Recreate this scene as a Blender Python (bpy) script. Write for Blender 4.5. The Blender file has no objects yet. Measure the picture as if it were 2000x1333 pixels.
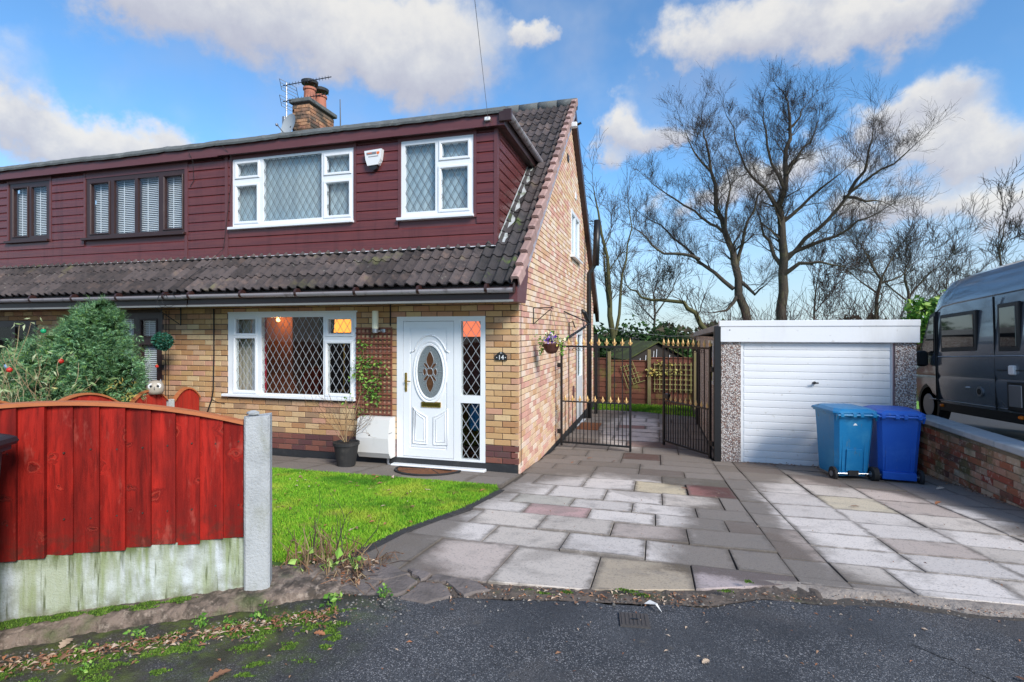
import bpy, math, random
import numpy as np
from mathutils import Vector, Matrix
random.seed(14); rng = np.random.default_rng(14)
R = math.radians; PI = math.pi
sc = bpy.context.scene; COL = sc.collection

# ------------------------------------------------------------------ camera, sky, sun, exposure
PAN = math.atan(280/1025)
cam = bpy.data.objects.new('camera', bpy.data.cameras.new('camera')); COL.objects.link(cam)
cam.location = (0, 0, 1.5); cam.rotation_euler = (R(90), 0, PAN)
cam.data.sensor_width = 36; cam.data.lens = 36*1025/2000
cam.data.shift_y = -16.5/2000; cam.data.clip_start = .05; cam.data.clip_end = 3000
sc.camera = cam
SUN_DIR = Vector((.66, -.58, .60)).normalized()          # towards the sun: over the viewer's right shoulder
SUN_EL = math.asin(SUN_DIR.z); SUN_AZ = math.atan2(SUN_DIR.x, SUN_DIR.y)
sun = bpy.data.objects.new('sun', bpy.data.lights.new('sun', 'SUN')); COL.objects.link(sun)
sun.data.energy = 3.1; sun.data.angle = R(20); sun.data.color = (1, .95, .88)
sun.rotation_euler = SUN_DIR.to_track_quat('Z', 'Y').to_euler()
vs = sc.view_settings; vs.view_transform = 'Standard'; vs.look = 'None'; vs.exposure = 0.55; vs.gamma = 1
vs.use_curve_mapping = False
SKY_STRENGTH = .105
world = bpy.data.worlds.new('World'); sc.world = world; world.use_nodes = True

class NT:
    """small node-graph helper"""
    def __init__(s, tree): s.t = tree; s.n = tree.nodes; s.l = tree.links
    def node(s, typ, **kw):
        n = s.n.new(typ)
        for k, v in kw.items(): setattr(n, k, v)
        return n
    def put(s, sock, v):
        if isinstance(v, bpy.types.NodeSocket): s.l.new(v, sock)
        elif v is not None:
            if isinstance(v, (tuple, list)) and len(v) == 3 and sock.type == 'RGBA': v = (*v, 1)
            sock.default_value = v
    def math(s, op, a, b=None, c=None, clamp=False):
        n = s.node('ShaderNodeMath', operation=op, use_clamp=clamp)
        for i, v in enumerate((a, b, c)): s.put(n.inputs[i], v)
        return n.outputs[0]
    def vmath(s, op, a, b=None):
        n = s.node('ShaderNodeVectorMath', operation=op); s.put(n.inputs[0], a); s.put(n.inputs[1], b)
        return n.outputs[0]
    def mix(s, f, a, b, blend='MIX'):
        n = s.node('ShaderNodeMix', data_type='RGBA', blend_type=blend)
        s.put(n.inputs[0], f); s.put(n.inputs[6], a); s.put(n.inputs[7], b); return n.outputs[2]
    def noise(s, vec, scale, detail=5, rough=.55, dist=0):
        n = s.node('ShaderNodeTexNoise'); s.put(n.inputs['Vector'], vec)
        n.inputs['Scale'].default_value = scale; n.inputs['Detail'].default_value = detail
        n.inputs['Roughness'].default_value = rough; n.inputs['Distortion'].default_value = dist
        return n
    def maprange(s, v, a, b, c=0, d=1, smooth=True):
        n = s.node('ShaderNodeMapRange', interpolation_type='SMOOTHSTEP' if smooth else 'LINEAR')
        for i, x in enumerate((v, a, b, c, d)): s.put(n.inputs[i], x)
        return n.outputs[0]
    def ramp(s, f, stops, interp='LINEAR'):
        n = s.node('ShaderNodeValToRGB'); cr = n.color_ramp; cr.interpolation = interp
        while len(cr.elements) < len(stops): cr.elements.new(.5)
        for e, (p, c) in zip(cr.elements, stops): e.position = p; e.color = (*c, 1)
        s.put(n.inputs[0], f); return n.outputs[0]

def build_sky():
    g = NT(world.node_tree); g.n.clear()
    out = g.node('ShaderNodeOutputWorld'); bg = g.node('ShaderNodeBackground')
    sky = g.node('ShaderNodeTexSky', sky_type='NISHITA', sun_disc=False)
    sky.sun_elevation = SUN_EL; sky.sun_rotation = SUN_AZ
    sky.air_density = 1.0; sky.dust_density = .3; sky.ozone_density = 3.0
    tc = g.node('ShaderNodeTexCoord'); d = g.vmath('NORMALIZE', tc.outputs['Generated'])
    wn = g.noise(d, 7, 6, .6); wn2 = g.noise(d, 22, 4, .6)
    warp = g.vmath('SUBTRACT', wn.outputs['Color'], (.5, .5, .5)); w2 = g.vmath('SUBTRACT', wn2.outputs['Color'], (.5, .5, .5))
    sx = g.node('ShaderNodeSeparateXYZ'); g.put(sx.inputs[0], d)
    wx = g.node('ShaderNodeSeparateXYZ'); g.put(wx.inputs[0], warp)
    w2x = g.node('ShaderNodeSeparateXYZ'); g.put(w2x.inputs[0], w2)
    az0 = g.math('ARCTAN2', sx.outputs[0], sx.outputs[1]); el0 = g.math('ARCSINE', sx.outputs[2])
    az = g.math('ADD', g.math('ADD', az0, g.math('MULTIPLY', wx.outputs[0], .30)), g.math('MULTIPLY', w2x.outputs[0], .06))
    el = g.math('ADD', g.math('ADD', el0, g.math('MULTIPLY', wx.outputs[1], .13)), g.math('MULTIPLY', w2x.outputs[1], .05))
    # cloud banks: azimuth, elevation and half-widths in degrees
    banks = [(-36,29,15.5,5.2),(-24,27,7,4.5),(-50,29,7,4),(8,28,9,3.2),(20,26,6,2.6),(-55,16,12,2.3),(-45,14,6,1.8),(21.5,18.5,5.5,2.4),
             (26,14.5,7,2.2),(31,9.5,6,2.2),(-62,20,4.5,3.5),(-3.5,21.5,4.5,2.4),(-6,17.5,2.2,1.8),(0,19.5,3.5,1.4),(13,15,4,1.6),(-13.5,30,2.5,1.2),
             (-14,20,3,1.0),(20,11,6,1.3),(6,13,6,1.6)]
    banks = [(*b, .45 if b[0] == -62 else 1.0 if b[2] > 4 else .8) for b in banks]
    rnd = random.Random(5)                                             # the same weather goes on all round the sky
    for k in range(26):
        a = rnd.uniform(50, 285)
        banks.append((a if a < 180 else a-360, rnd.uniform(10, 62), rnd.uniform(6, 16), rnd.uniform(2.5, 6), 1.0))
    tot = None; sh = None
    for (a, e, sa, se, wgt) in banks:
        dx = g.math('MULTIPLY', g.math('SUBTRACT', az, R(a)), 1/R(sa)); dy = g.math('MULTIPLY', g.math('SUBTRACT', el, R(e)), 1/R(se))
        q = g.math('ADD', g.math('MULTIPLY', dx, dx), g.math('MULTIPLY', dy, dy))
        w = g.math('MULTIPLY', g.math('EXPONENT', g.math('MULTIPLY', q, -1)), wgt)
        tot = w if tot is None else g.math('ADD', tot, w)
        s_ = g.math('MULTIPLY', w, dy); sh = s_ if sh is None else g.math('ADD', sh, s_)
    fine = g.noise(d, 14, 7, .6).outputs[0]
    dens = g.math('ADD', tot, g.math('MULTIPLY', g.math('SUBTRACT', fine, .5), .75))
    mask = g.maprange(dens, .22, .85)
    veil = g.math('MULTIPLY', g.maprange(g.noise(d, 3.2, 5).outputs[0], .45, .75), .35)
    mask = g.math('MAXIMUM', mask, veil)
    hz = g.maprange(el0, R(0), R(18), .72, 0)                           # pale air low over the horizon
    shade = g.math('ADD', g.math('DIVIDE', sh, g.math('ADD', tot, .05)), g.math('MULTIPLY', g.math('SUBTRACT', fine, .5), 1.6))
    ccol = g.ramp(g.maprange(shade, -.95, .75), [(0, (3.35, 3.45, 4.1)), (.5, (4.3, 4.4, 4.75)), (1, (5.7, 5.6, 5.4))])
    skyc = g.mix(1.0, sky.outputs[0], (.88, 1.26, 1.45), 'MULTIPLY')
    c = g.mix(hz, skyc, (3.9, 4.4, 5.1)); c = g.mix(g.math('MULTIPLY', mask, .95), c, ccol)
    g.put(bg.inputs[0], c); bg.inputs[1].default_value = SKY_STRENGTH
    g.l.new(bg.outputs[0], out.inputs[0])
build_sky()

# ------------------------------------------------------------------ helpers: meshes, things, materials
class MB:
    """collects polygons; build() links them as ONE mesh object"""
    def __init__(s): s.v = []; s.f = []
    def add(s, vs_, fs): o = len(s.v); s.v += [tuple(p) for p in vs_]; s.f += [tuple(i+o for i in f) for f in fs]; return s
    def box(s, x0, x1, y0, y1, z0, z1):
        return s.add([(x0,y0,z0),(x1,y0,z0),(x1,y1,z0),(x0,y1,z0),(x0,y0,z1),(x1,y0,z1),(x1,y1,z1),(x0,y1,z1)],
                     [(0,3,2,1),(4,5,6,7),(0,1,5,4),(1,2,6,5),(2,3,7,6),(3,0,4,7)])
    def cbox(s, x0, x1, y0, y1, z0, z1, c):
        """box with all edges chamfered by c"""
        V = []; 
        for z, i in ((z0, c), (z0+c, 0), (z1-c, 0), (z1, c)):
            a, b, e, f = x0+i, x1-i, y0+i, y1-i
            V += [(a+c,e,z),(b-c,e,z),(b,e+c,z),(b,f-c,z),(b-c,f,z),(a+c,f,z),(a,f-c,z),(a,e+c,z)]
        F = [tuple(range(7, -1, -1)), tuple(range(24, 32))]
        for k in range(3):
            for j in range(8): F.append((k*8+j, k*8+(j+1) % 8, k*8+8+(j+1) % 8, k*8+8+j))
        return s.add(V, F)
    def quad(s, *p): return s.add(p, [tuple(range(len(p)))])
    def prism(s, poly, f0, f1):
        """poly: list of 2d points; f0, f1 map a 2d point to the two ends"""
        n = len(poly); s.add([f0(p) for p in poly]+[f1(p) for p in poly],
            [tuple(range(n-1, -1, -1)), tuple(range(n, 2*n))]+[(i, (i+1) % n, n+(i+1) % n, n+i) for i in range(n)]); return s
    def tube(s, pts, r, n=6, caps=True):
        pts = [Vector(p) for p in pts]; m = len(pts); rs = r if isinstance(r, (list, tuple)) else [r]*m
        V = []; up = None
        for i, p in enumerate(pts):
            t = (pts[min(i+1, m-1)]-pts[max(i-1, 0)])
            if t.length < 1e-9: t = Vector((0, 0, 1))
            t.normalize()
            if up is None: up = t.orthogonal().normalized()
            else:
                up = up - t*up.dot(t)
                up = up.normalized() if up.length > 1e-6 else t.orthogonal().normalized()
            w = t.cross(up)
            for k in range(n):
                a = 2*PI*k/n; V.append(p+(up*math.cos(a)+w*math.sin(a))*rs[i])
        F = [(i*n+k, i*n+(k+1) % n, (i+1)*n+(k+1) % n, (i+1)*n+k) for i in range(m-1) for k in range(n)]
        if caps: F += [tuple(range(n-1, -1, -1)), tuple(range((m-1)*n, m*n))]
        return s.add(V, F)
    def lathe(s, prof, n=16, c=(0, 0, 0), sx=1, sy=1):
        V = []; m = len(prof)
        for r, z in prof:
            for k in range(n): a = 2*PI*k/n; V.append((c[0]+r*math.cos(a)*sx, c[1]+r*math.sin(a)*sy, c[2]+z))
        F = [(i*n+k, i*n+(k+1) % n, (i+1)*n+(k+1) % n, (i+1)*n+k) for i in range(m-1) for k in range(n)]
        F += [tuple(range(n-1, -1, -1)), tuple(range((m-1)*n, m*n))]
        return s.add(V, F)
    def mesh(s, name, m, smooth=False):
        me = bpy.data.meshes.new(name); me.from_pydata(s.v, [], s.f)
        if smooth: me.polygons.foreach_set('use_smooth', [True]*len(me.polygons))
        if m: me.materials.append(m)
        me.update(); return me
    def build(s, name, m, parent=None, smooth=False, local=False):
        return link(name, s.mesh(name, m, smooth), parent, local)

def link(name, data, parent=None, local=False):
    o = bpy.data.objects.new(name, data); COL.objects.link(o)
    if parent is not None:
        o.parent = parent
        if parent.type == 'EMPTY' and not local: o.matrix_parent_inverse = parent.matrix_basis.inverted()
    return o
def tag(o, label=None, cat=None, group=None, kind=None):
    for k, v in (('label', label), ('category', cat), ('group', group), ('kind', kind)):
        if v: o[k] = v
    return o
def thing(name, loc, label, cat, group=None, rz=0):
    o = bpy.data.objects.new(name, None); COL.objects.link(o); o.empty_display_size = .2
    o.location = loc; o.rotation_euler = (0, 0, rz); return tag(o, label, cat, group)
def soup(name, V, F, m, parent=None, smooth=False):
    me = bpy.data.meshes.new(name); me.from_pydata(np.asarray(V).reshape(-1, 3).tolist(), [], np.asarray(F).tolist())
    if m: me.materials.append(m)
    if smooth: me.polygons.foreach_set('use_smooth', [True]*len(me.polygons))
    return link(name, me, parent)
def rects_minus(rect, holes):
    x0, x1, z0, z1 = rect; xs = sorted({x0, x1, *[min(max(v, x0), x1) for h in holes for v in h[:2]]}); out = []
    for a, b in zip(xs, xs[1:]):
        if b-a < 1e-5: continue
        m = (a+b)/2; cuts = sorted((max(h[2], z0), min(h[3], z1)) for h in holes if h[0] < m < h[1] and h[3] > z0 and h[2] < z1); z = z0
        for c, e in cuts:
            if c > z+1e-5: out.append((a, b, z, c))
            z = max(z, e)
        if z < z1-1e-5: out.append((a, b, z, z1))
    return out

def mat(name, base, rough=.6, layers=(), rcols=None, bump=0, bscale=80, metal=0, spec=.4, coat=0, bdist=.01, bstretch=None, emit=None, rvar=0, sheen=0):
    """procedural material; layers = (colour, noise scale, from, to, amount, stretch) in metres; rcols = colour per piece"""
    m = bpy.data.materials.new(name); m.use_nodes = True; g = NT(m.node_tree); b = g.n['Principled BSDF']
    pos = g.node('ShaderNodeNewGeometry'); P = pos.outputs['Position']
    oi = g.node('ShaderNodeObjectInfo'); rnd = g.math('FRACT', g.math('ADD', oi.outputs['Random'], pos.outputs['Random Per Island']))
    col = base
    if rcols: col = g.ramp(rnd, [(i/len(rcols), c) for i, c in enumerate(rcols)], 'CONSTANT')
    for L in layers:
        c, s_, lo, hi, amt = L[:5]; v = P
        if len(L) > 5 and L[5]: v = g.vmath('MULTIPLY', P, L[5])
        if len(L) > 6: v = g.vmath('ADD', v, L[6])
        f = g.maprange(g.noise(v, s_, 6, .62).outputs[0], lo, hi, 0, amt)
        col = g.mix(f, col, c)
    if rvar:
        col = g.mix(1.0, col, g.ramp(rnd, [(0, (1-rvar,)*3), (1, (1+rvar,)*3)]), 'MULTIPLY')
    g.put(b.inputs['Base Color'], col)
    b.inputs['Roughness'].default_value = rough; b.inputs['Metallic'].default_value = metal
    b.inputs['Specular IOR Level'].default_value = spec; b.inputs['Coat Weight'].default_value = coat; b.inputs['Coat Roughness'].default_value = .06
    if sheen: b.inputs['Sheen Weight'].default_value = sheen
    if emit: b.inputs['Emission Color'].default_value = (*emit[0], 1); b.inputs['Emission Strength'].default_value = emit[1]
    if bump:
        v = g.vmath('MULTIPLY', P, bstretch) if bstretch else P
        bn = g.node('ShaderNodeBump'); bn.inputs['Strength'].default_value = bump; bn.inputs['Distance'].default_value = bdist
        g.put(bn.inputs['Height'], g.noise(v, bscale, 5, .65).outputs[0]); g.l.new(bn.outputs[0], b.inputs['Normal'])
    return m
def glass_mat(name, tint=(.9, .95, .95), refl=1.0):
    m = bpy.data.materials.new(name); m.use_nodes = True; g = NT(m.node_tree); g.n.clear()
    out = g.node('ShaderNodeOutputMaterial'); tr = g.node('ShaderNodeBsdfTransparent'); gl = g.node('ShaderNodeBsdfGlossy')
    tr.inputs[0].default_value = (*tint, 1); gl.inputs['Roughness'].default_value = .01
    mx = g.node('ShaderNodeMixShader'); ge = g.node('ShaderNodeNewGeometry'); dt_ = g.node('ShaderNodeVectorMath', operation='DOT_PRODUCT')
    g.l.new(ge.outputs['Normal'], dt_.inputs[0]); g.l.new(ge.outputs['Incoming'], dt_.inputs[1])
    f5 = g.math('POWER', g.math('SUBTRACT', 1.0, g.math('ABSOLUTE', dt_.outputs['Value'])), 5.0); fac = g.math('MULTIPLY', g.math('ADD', .05, g.math('MULTIPLY', f5, .9)), refl, clamp=True)
    pos = g.node('ShaderNodeNewGeometry'); bn = g.node('ShaderNodeBump'); bn.inputs['Strength'].default_value = .03; bn.inputs['Distance'].default_value = .05
    g.put(bn.inputs['Height'], g.noise(pos.outputs['Position'], 2.5, 2).outputs[0]); g.l.new(bn.outputs[0], gl.inputs['Normal'])
    g.put(mx.inputs[0], fac); g.l.new(tr.outputs[0], mx.inputs[1]); g.l.new(gl.outputs[0], mx.inputs[2])
    g.l.new(mx.outputs[0], out.inputs[0]); return m
def pebble_mat():
    m = bpy.data.materials.new('pebbledash'); m.use_nodes = True; g = NT(m.node_tree); b = g.n['Principled BSDF']
    pos = g.node('ShaderNodeNewGeometry'); vo = g.node('ShaderNodeTexVoronoi'); vo.inputs['Scale'].default_value = 62; vo.inputs['Randomness'].default_value = 1
    g.put(vo.inputs['Vector'], pos.outputs['Position']); sp = g.node('ShaderNodeSeparateColor'); g.put(sp.inputs[0], vo.outputs['Color'])
    c = g.ramp(sp.outputs[0], [(0, (.75, .71, .68)), (.3, (.60, .52, .46)), (.48, (.30, .16, .12)), (.62, (.68, .62, .58)), (.76, (.13, .09, .09)), (.88, (.42, .30, .25))], 'CONSTANT')
    edge = g.maprange(vo.outputs['Distance'], .35, .62); c = g.mix(g.math('MULTIPLY', edge, .75), c, (.16, .13, .12))
    c = g.mix(g.maprange(g.noise(pos.outputs['Position'], 2.5, 4).outputs[0], .55, .8, 0, .3), c, (.2, .19, .14))
    g.put(b.inputs['Base Color'], c); b.inputs['Roughness'].default_value = .85
    bn = g.node('ShaderNodeBump'); bn.inputs['Strength'].default_value = .9; bn.inputs['Distance'].default_value = .012; bn.invert = True
    g.put(bn.inputs['Height'], vo.outputs['Distance']); g.l.new(bn.outputs[0], b.inputs['Normal']); return m

BRICKS = [(0.51, 0.302, 0.138), (0.568, 0.359, 0.176), (0.451, 0.244, 0.109), (0.549, 0.344, 0.204), (0.49, 0.281, 0.123), (0.519, 0.281, 0.166), (0.608, 0.416, 0.223), (0.333, 0.208, 0.123), (0.51, 0.312, 0.147), (0.539, 0.286, 0.19), (0.627, 0.448, 0.247), (0.412, 0.213, 0.1)]
SIDE_LIT = [(.76,.60,.47),(.72,.52,.43),(.78,.63,.50),(.66,.46,.30),(.70,.49,.30),(.62,.38,.25),(.68,.42,.32),(.74,.55,.38),(.60,.36,.20),(.66,.36,.28),(.71,.50,.34),(.58,.31,.24),(.72,.53,.33)]  # paler than the front brick: stronger light on the gable painted in
M = dict(
 brick=mat('buff_brick', None, .85, rcols=BRICKS, layers=[((.30,.19,.12),1.3,.52,.78,.5),((.22,.15,.11),22,.55,.75,.45),((.70,.50,.30),9,.55,.8,.4)], bump=.5, bscale=90, bdist=.006),
 brick_side_lit=mat('side_brick_lit', None, .85, rcols=SIDE_LIT, layers=[((.62,.33,.26),.9,.52,.72,.45),((.38,.24,.17),24,.56,.76,.4),((.80,.64,.46),6,.55,.8,.35)], bump=.5, bscale=90, bdist=.006),
 brick_dark=mat('plinth_brick', None, .8, rcols=[(.15,.055,.045),(.19,.07,.055),(.12,.05,.05),(.22,.085,.06)], layers=[((.10,.07,.06),12,.5,.75,.6)], bump=.4, bscale=90, bdist=.006),
 brick_old=mat('old_red_brick', None, .9, rcols=[(.28,.07,.045),(.36,.13,.07),(.22,.10,.07),(.42,.25,.16),(.16,.07,.055),(.46,.25,.17),(.36,.10,.06),(.50,.38,.27),(.44,.30,.22)], layers=[((.13,.135,.05),2.6,.47,.66,.8),((.58,.50,.41),12,.52,.70,.7),((.06,.05,.04),7,.56,.75,.6)], bump=.9, bscale=60, bdist=.012),
 brick_chim=mat('chimney_brick', None, .9, rcols=[(.40,.20,.11),(.50,.27,.15),(.30,.17,.11),(.20,.14,.10),(.45,.21,.13)], layers=[((.06,.055,.045),3.2,.40,.60,.9)], bump=.5, bscale=60),
 mortar=mat('mortar', (.12,.088,.070), .95, layers=[((.10,.075,.06),3,.4,.7,.6),((.30,.24,.19),30,.5,.8,.4)], bump=.6, bscale=150),
 mortar_side=mat('side_mortar', (.27,.20,.16), .95, layers=[((.17,.12,.09),3,.4,.7,.6)], bump=.6, bscale=150),  # paler mortar, the same gable light painted into the joints
 mortar_old=mat('old_mortar', (.22,.19,.14), .95, layers=[((.08,.09,.04),3,.42,.65,.8),((.4,.36,.3),25,.5,.8,.5)], bump=.8, bscale=70),
 bitumen=mat('black_plinth', (.025,.027,.030), .7, layers=[((.09,.09,.085),5,.5,.8,.6),((.06,.07,.03),2,.55,.8,.6)], bump=.7, bscale=40),
 upvc=mat('white_upvc', (.80,.82,.84), .28, layers=[((.66,.67,.66),3,.55,.9,.35)], spec=.5),
 garage_white=mat('garage_white_paint', (.78,.79,.80), .42, layers=[((.45,.42,.36),14,.63,.74,.5),((.55,.54,.51),1.2,.52,.70,.4,(1,1,.2)),((.60,.59,.57),2.2,.5,.85,.45,(1,1,.25)),((.52,.48,.42),9,.64,.8,.3,(1,1,.12))]),
 meter=mat('meter_box_plastic', (.70,.69,.66), .45, layers=[((.5,.49,.46),6,.55,.8,.5)]),
 clad=mat('burgundy_cladding', (.145,.036,.035), .20, layers=[((.085,.022,.022),2.6,.50,.68,.6,(2.2,1,.16)),((.085,.022,.028),5,.4,.7,.7,(.35,1,9)),((.21,.062,.066),11,.55,.8,.5,(.12,1,10))], bump=.18, bscale=16, bstretch=(.25,1,10), spec=.5),
 clad_trim=mat('burgundy_trim', (.125,.040,.042), .4, layers=[((.19,.085,.088),4,.5,.8,.5,(.3,1,3))], spec=.5),
 brown_pvc=mat('dark_brown_upvc', (.040,.017,.015), .35, layers=[((.09,.06,.055),6,.55,.8,.4)], spec=.5),
 barge=mat('bargeboard_paint', (.40,.36,.40), .4, layers=[((.08,.05,.055),3,.45,.75,.6)]),
 gutter=mat('gutter_sky_sheen', (.36,.33,.35), .25, layers=[((.07,.045,.045),5,.52,.72,.75),((.38,.36,.38),2,.5,.8,.5)], spec=.6),  # silver base paints the sky's reflection on brown plastic
 felt=mat('grey_roof_felt', (.13,.14,.14), .95, layers=[((.25,.26,.25),9,.5,.75,.6),((.06,.065,.06),3,.5,.75,.6),((.17,.15,.05),5,.62,.8,.6)], bump=.9, bscale=70),
 tile=mat('concrete_roof_tile', (.070,.055,.053), .8, layers=[((.030,.026,.027),9,.46,.64,.8),((.17,.115,.095),3.4,.52,.70,.6),((.33,.31,.28),38,.66,.76,.8),((.10,.12,.035),1.7,.60,.74,.6),((.26,.25,.21),11,.64,.72,.6)], rvar=.38, bump=.6, bscale=60),
 tile_moss=mat('mossy_roof_tile', (.058,.050,.050), .8, layers=[((.028,.027,.027),5,.42,.68,.8),((.09,.13,.03),4,.54,.70,.75),((.30,.30,.27),40,.70,.80,.7)], rvar=.2, bump=.7, bscale=60),
 verge=mat('terracotta_verge_tile', (.38,.245,.215), .8, layers=[((.20,.11,.09),7,.5,.75,.7),((.09,.10,.04),3,.62,.78,.6)], rvar=.22, bump=.4, bscale=60),
 lead=mat('lead_flashing', (.62,.64,.67), .6, layers=[((.68,.70,.72),6,.45,.7,.7),((.08,.08,.08),14,.64,.74,.8),((.16,.19,.10),3,.6,.8,.5)], bump=.5, bscale=30),
 lead_white=mat('white_lattice', (.38,.40,.42), .5), lead_reflection=mat('lattice_reflection', (.20,.23,.25), .45), lead_dark=mat('dark_lattice', (.09,.10,.11), .5),
 blind=mat('closed_pale_blind', (.54,.66,.70), .9, layers=[((.36,.46,.51),9,.44,.62,.7,(1,1,.04)),((.42,.54,.60),1.5,.45,.75,.6)]),  # upright streaks paint the shading of folds on a flat sheet
 blind_white=mat('white_slat_blind', (.74,.76,.78), .7), dark=mat('dark_room', (.020,.017,.016), .95), room=mat('room_wall', (.20,.085,.045), .9, layers=[((.30,.13,.07),3,.45,.7,.7)]),
 crimson=mat('crimson_curtain', (.33,.012,.035), .9), net=mat('net_curtain', (.62,.60,.62), .9), beige=mat('beige_curtain', (.42,.36,.29), .9),
 brass=mat('polished_brass', (.68,.45,.13), .25, metal=1), gold=mat('gold_paint', (.70,.46,.19), .45, metal=.35), black=mat('black_paint', (.012,.012,.013), .4, spec=.5),
 cable=mat('black_cable', (.016,.015,.015), .6), rubber=mat('black_rubber', (.02,.02,.021), .8, layers=[((.07,.065,.06),9,.5,.8,.5)]), steel=mat('steel', (.45,.46,.48), .35, metal=.9),
 alu=mat('grey_aluminium', (.30,.31,.33), .4, metal=.7), dish=mat('grey_dish', (.34,.37,.39), .5),
 red_wood=mat('red_stained_timber', (.40,.026,.014), .72, layers=[((.22,.012,.008),7,.45,.72,.65,(3,3,.22)),((.54,.060,.030),20,.52,.76,.5,(2,2,.10)),((.13,.008,.006),5,.64,.76,.55,(2,2,.9)),((.58,.11,.06),70,.66,.8,.35)], rvar=.16, bump=.5, bscale=30, bstretch=(2,2,.25), bdist=.006),
 rail=mat('orange_timber_cap', (.46,.15,.055), .6, layers=[((.28,.07,.03),9,.45,.75,.6,(.4,.4,3))], bump=.2, bscale=40),
 trellis=mat('brown_trellis', (.20,.065,.040), .75, layers=[((.11,.037,.026),9,.45,.75,.6)], rvar=.25),
 concrete=mat('concrete_post', (.44,.45,.45), .9, layers=[((.25,.255,.20),3.2,.50,.64,.65,(1,1,.5)),((.30,.31,.31),5,.42,.70,.7),((.58,.60,.60),2.2,.5,.8,.6,(1,1,.5)),((.14,.14,.12),26,.66,.78,.6)], bump=.7, bscale=70),
 gravel_board_plain=mat('streaked_concrete_board', (.50,.54,.52), .9, layers=[((.33,.35,.30),4,.46,.72,.6,(1,1,.45)),((.30,.37,.13),7.5,.46,.64,.8,(1,1,.11)),((.12,.17,.035),11,.56,.70,.85,(1,1,.09)),((.70,.74,.78),5,.57,.74,.6,(1,1,.25)),((.13,.12,.10),34,.66,.78,.5)], bump=.6, bscale=90),
 coping=mat('grey_coping_stone', (.36,.385,.40), .85, layers=[((.24,.26,.27),4,.45,.72,.6),((.16,.16,.12),16,.62,.76,.6)], rvar=.12, bump=.4, bscale=60),
 kerb=mat('worn_concrete_edge', (.22,.165,.13), .95, layers=[((.07,.055,.042),9,.42,.60,.9),((.38,.30,.24),24,.52,.68,.8),((.30,.25,.21),5,.55,.76,.6),((.06,.09,.02),3,.56,.72,.7)], bump=1, bscale=30, bdist=.02),
 soil=mat('damp_soil', (.085,.062,.045), .95, layers=[((.035,.026,.02),6,.42,.68,.8),((.17,.13,.09),15,.56,.76,.6),((.055,.085,.02),2.4,.52,.7,.6)], bump=1, bscale=35, bdist=.03),
 turf=mat('turf_base', (.060,.12,.018), .95, layers=[((.10,.20,.02),2,.45,.7,.7),((.05,.05,.02),8,.56,.76,.6)], bump=1, bscale=60, bdist=.02),
 field=mat('far_field', (.16,.34,.05), .95, layers=[((.12,.20,.04),.1,.45,.65,.7)]),
 grass=mat('grass_blade', None, .75, rcols=[(.13,.33,.016),(.18,.42,.022),(.26,.48,.03),(.09,.24,.02),(.33,.50,.05),(.15,.38,.014)], layers=[((.38,.46,.05),1.6,.47,.62,.75),((.045,.17,.012),1.2,.48,.62,.8),((.30,.26,.08),4.5,.58,.70,.75),((.035,.10,.012),9,.56,.70,.6)], spec=.2),
 stone=mat('broken_stone_flag', (.20,.165,.15), .9, layers=[((.10,.085,.075),7,.42,.7,.7),((.30,.25,.22),15,.56,.76,.6),((.09,.12,.03),4,.60,.74,.6)], rvar=.2, bump=1, bscale=35, bdist=.012),
 joint=mat('dirty_joint', (.095,.080,.066), .95, layers=[((.10,.085,.07),9,.5,.76,.6),((.045,.07,.02),3,.6,.76,.5)], bump=.8, bscale=60),
 pebble=pebble_mat(), flat_roof=mat('garage_roof_sheet', (.30,.31,.32), .8, layers=[((.18,.18,.17),3,.45,.7,.6)]),
 bin_teal=mat('teal_blue_bin_plastic', (.008,.175,.40), .42, layers=[((.05,.26,.46),3,.45,.70,.6),((.006,.12,.28),60,.55,.75,.5),((.10,.17,.20),16,.60,.70,.5,(1,1,.25)),((.04,.06,.07),6,.62,.74,.6)], bump=.15, bscale=300),
 bin_blue=mat('royal_blue_bin_plastic', (.010,.095,.47), .42, layers=[((.04,.16,.56),3,.45,.70,.6),((.12,.19,.38),16,.61,.70,.45,(1,1,.25)),((.006,.05,.36),60,.55,.75,.4),((.03,.05,.10),7,.68,.8,.4)], bump=.15, bscale=300),
 bin_black=mat('charcoal_bin_plastic', (.020,.023,.028), .45, layers=[((.10,.11,.12),9,.55,.8,.5)], bump=.3, bscale=200),
 van=mat('slate_metallic_paint', (.105,.135,.170), .26, layers=[((.15,.185,.225),160,.5,.7,.7)], metal=.35, coat=1.0), van_trim=mat('black_van_trim', (.012,.013,.014), .5), van_glass=mat('tinted_acrylic_glass', (.010,.012,.014), .04, spec=.7, coat=.5),
 amber=mat('amber_lens', (.85,.20,.02), .25), white_plastic=mat('white_plastic', (.75,.76,.76), .4), orange_print=mat('orange_print', (.80,.17,.04), .5), grey_print=mat('grey_print', (.20,.20,.22), .5),
 terracotta=mat('terracotta_pot', (.45,.17,.11), .8, layers=[((.6,.32,.24),6,.5,.75,.5),((.12,.08,.07),5,.6,.8,.6)]), cowl=mat('dark_cowl', (.035,.037,.040), .6),
 pot=mat('black_plant_pot', (.024,.023,.023), .7, layers=[((.09,.08,.07),8,.5,.8,.5)]), coir=mat('coir_mat', (.23,.085,.032), .95, layers=[((.11,.04,.018),50,.45,.7,.8),((.34,.16,.06),14,.55,.75,.5)], bump=1, bscale=250),
 wicker=mat('brown_basket', (.085,.030,.022), .8, layers=[((.04,.014,.01),30,.45,.7,.7)], bump=.8, bscale=90),
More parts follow.
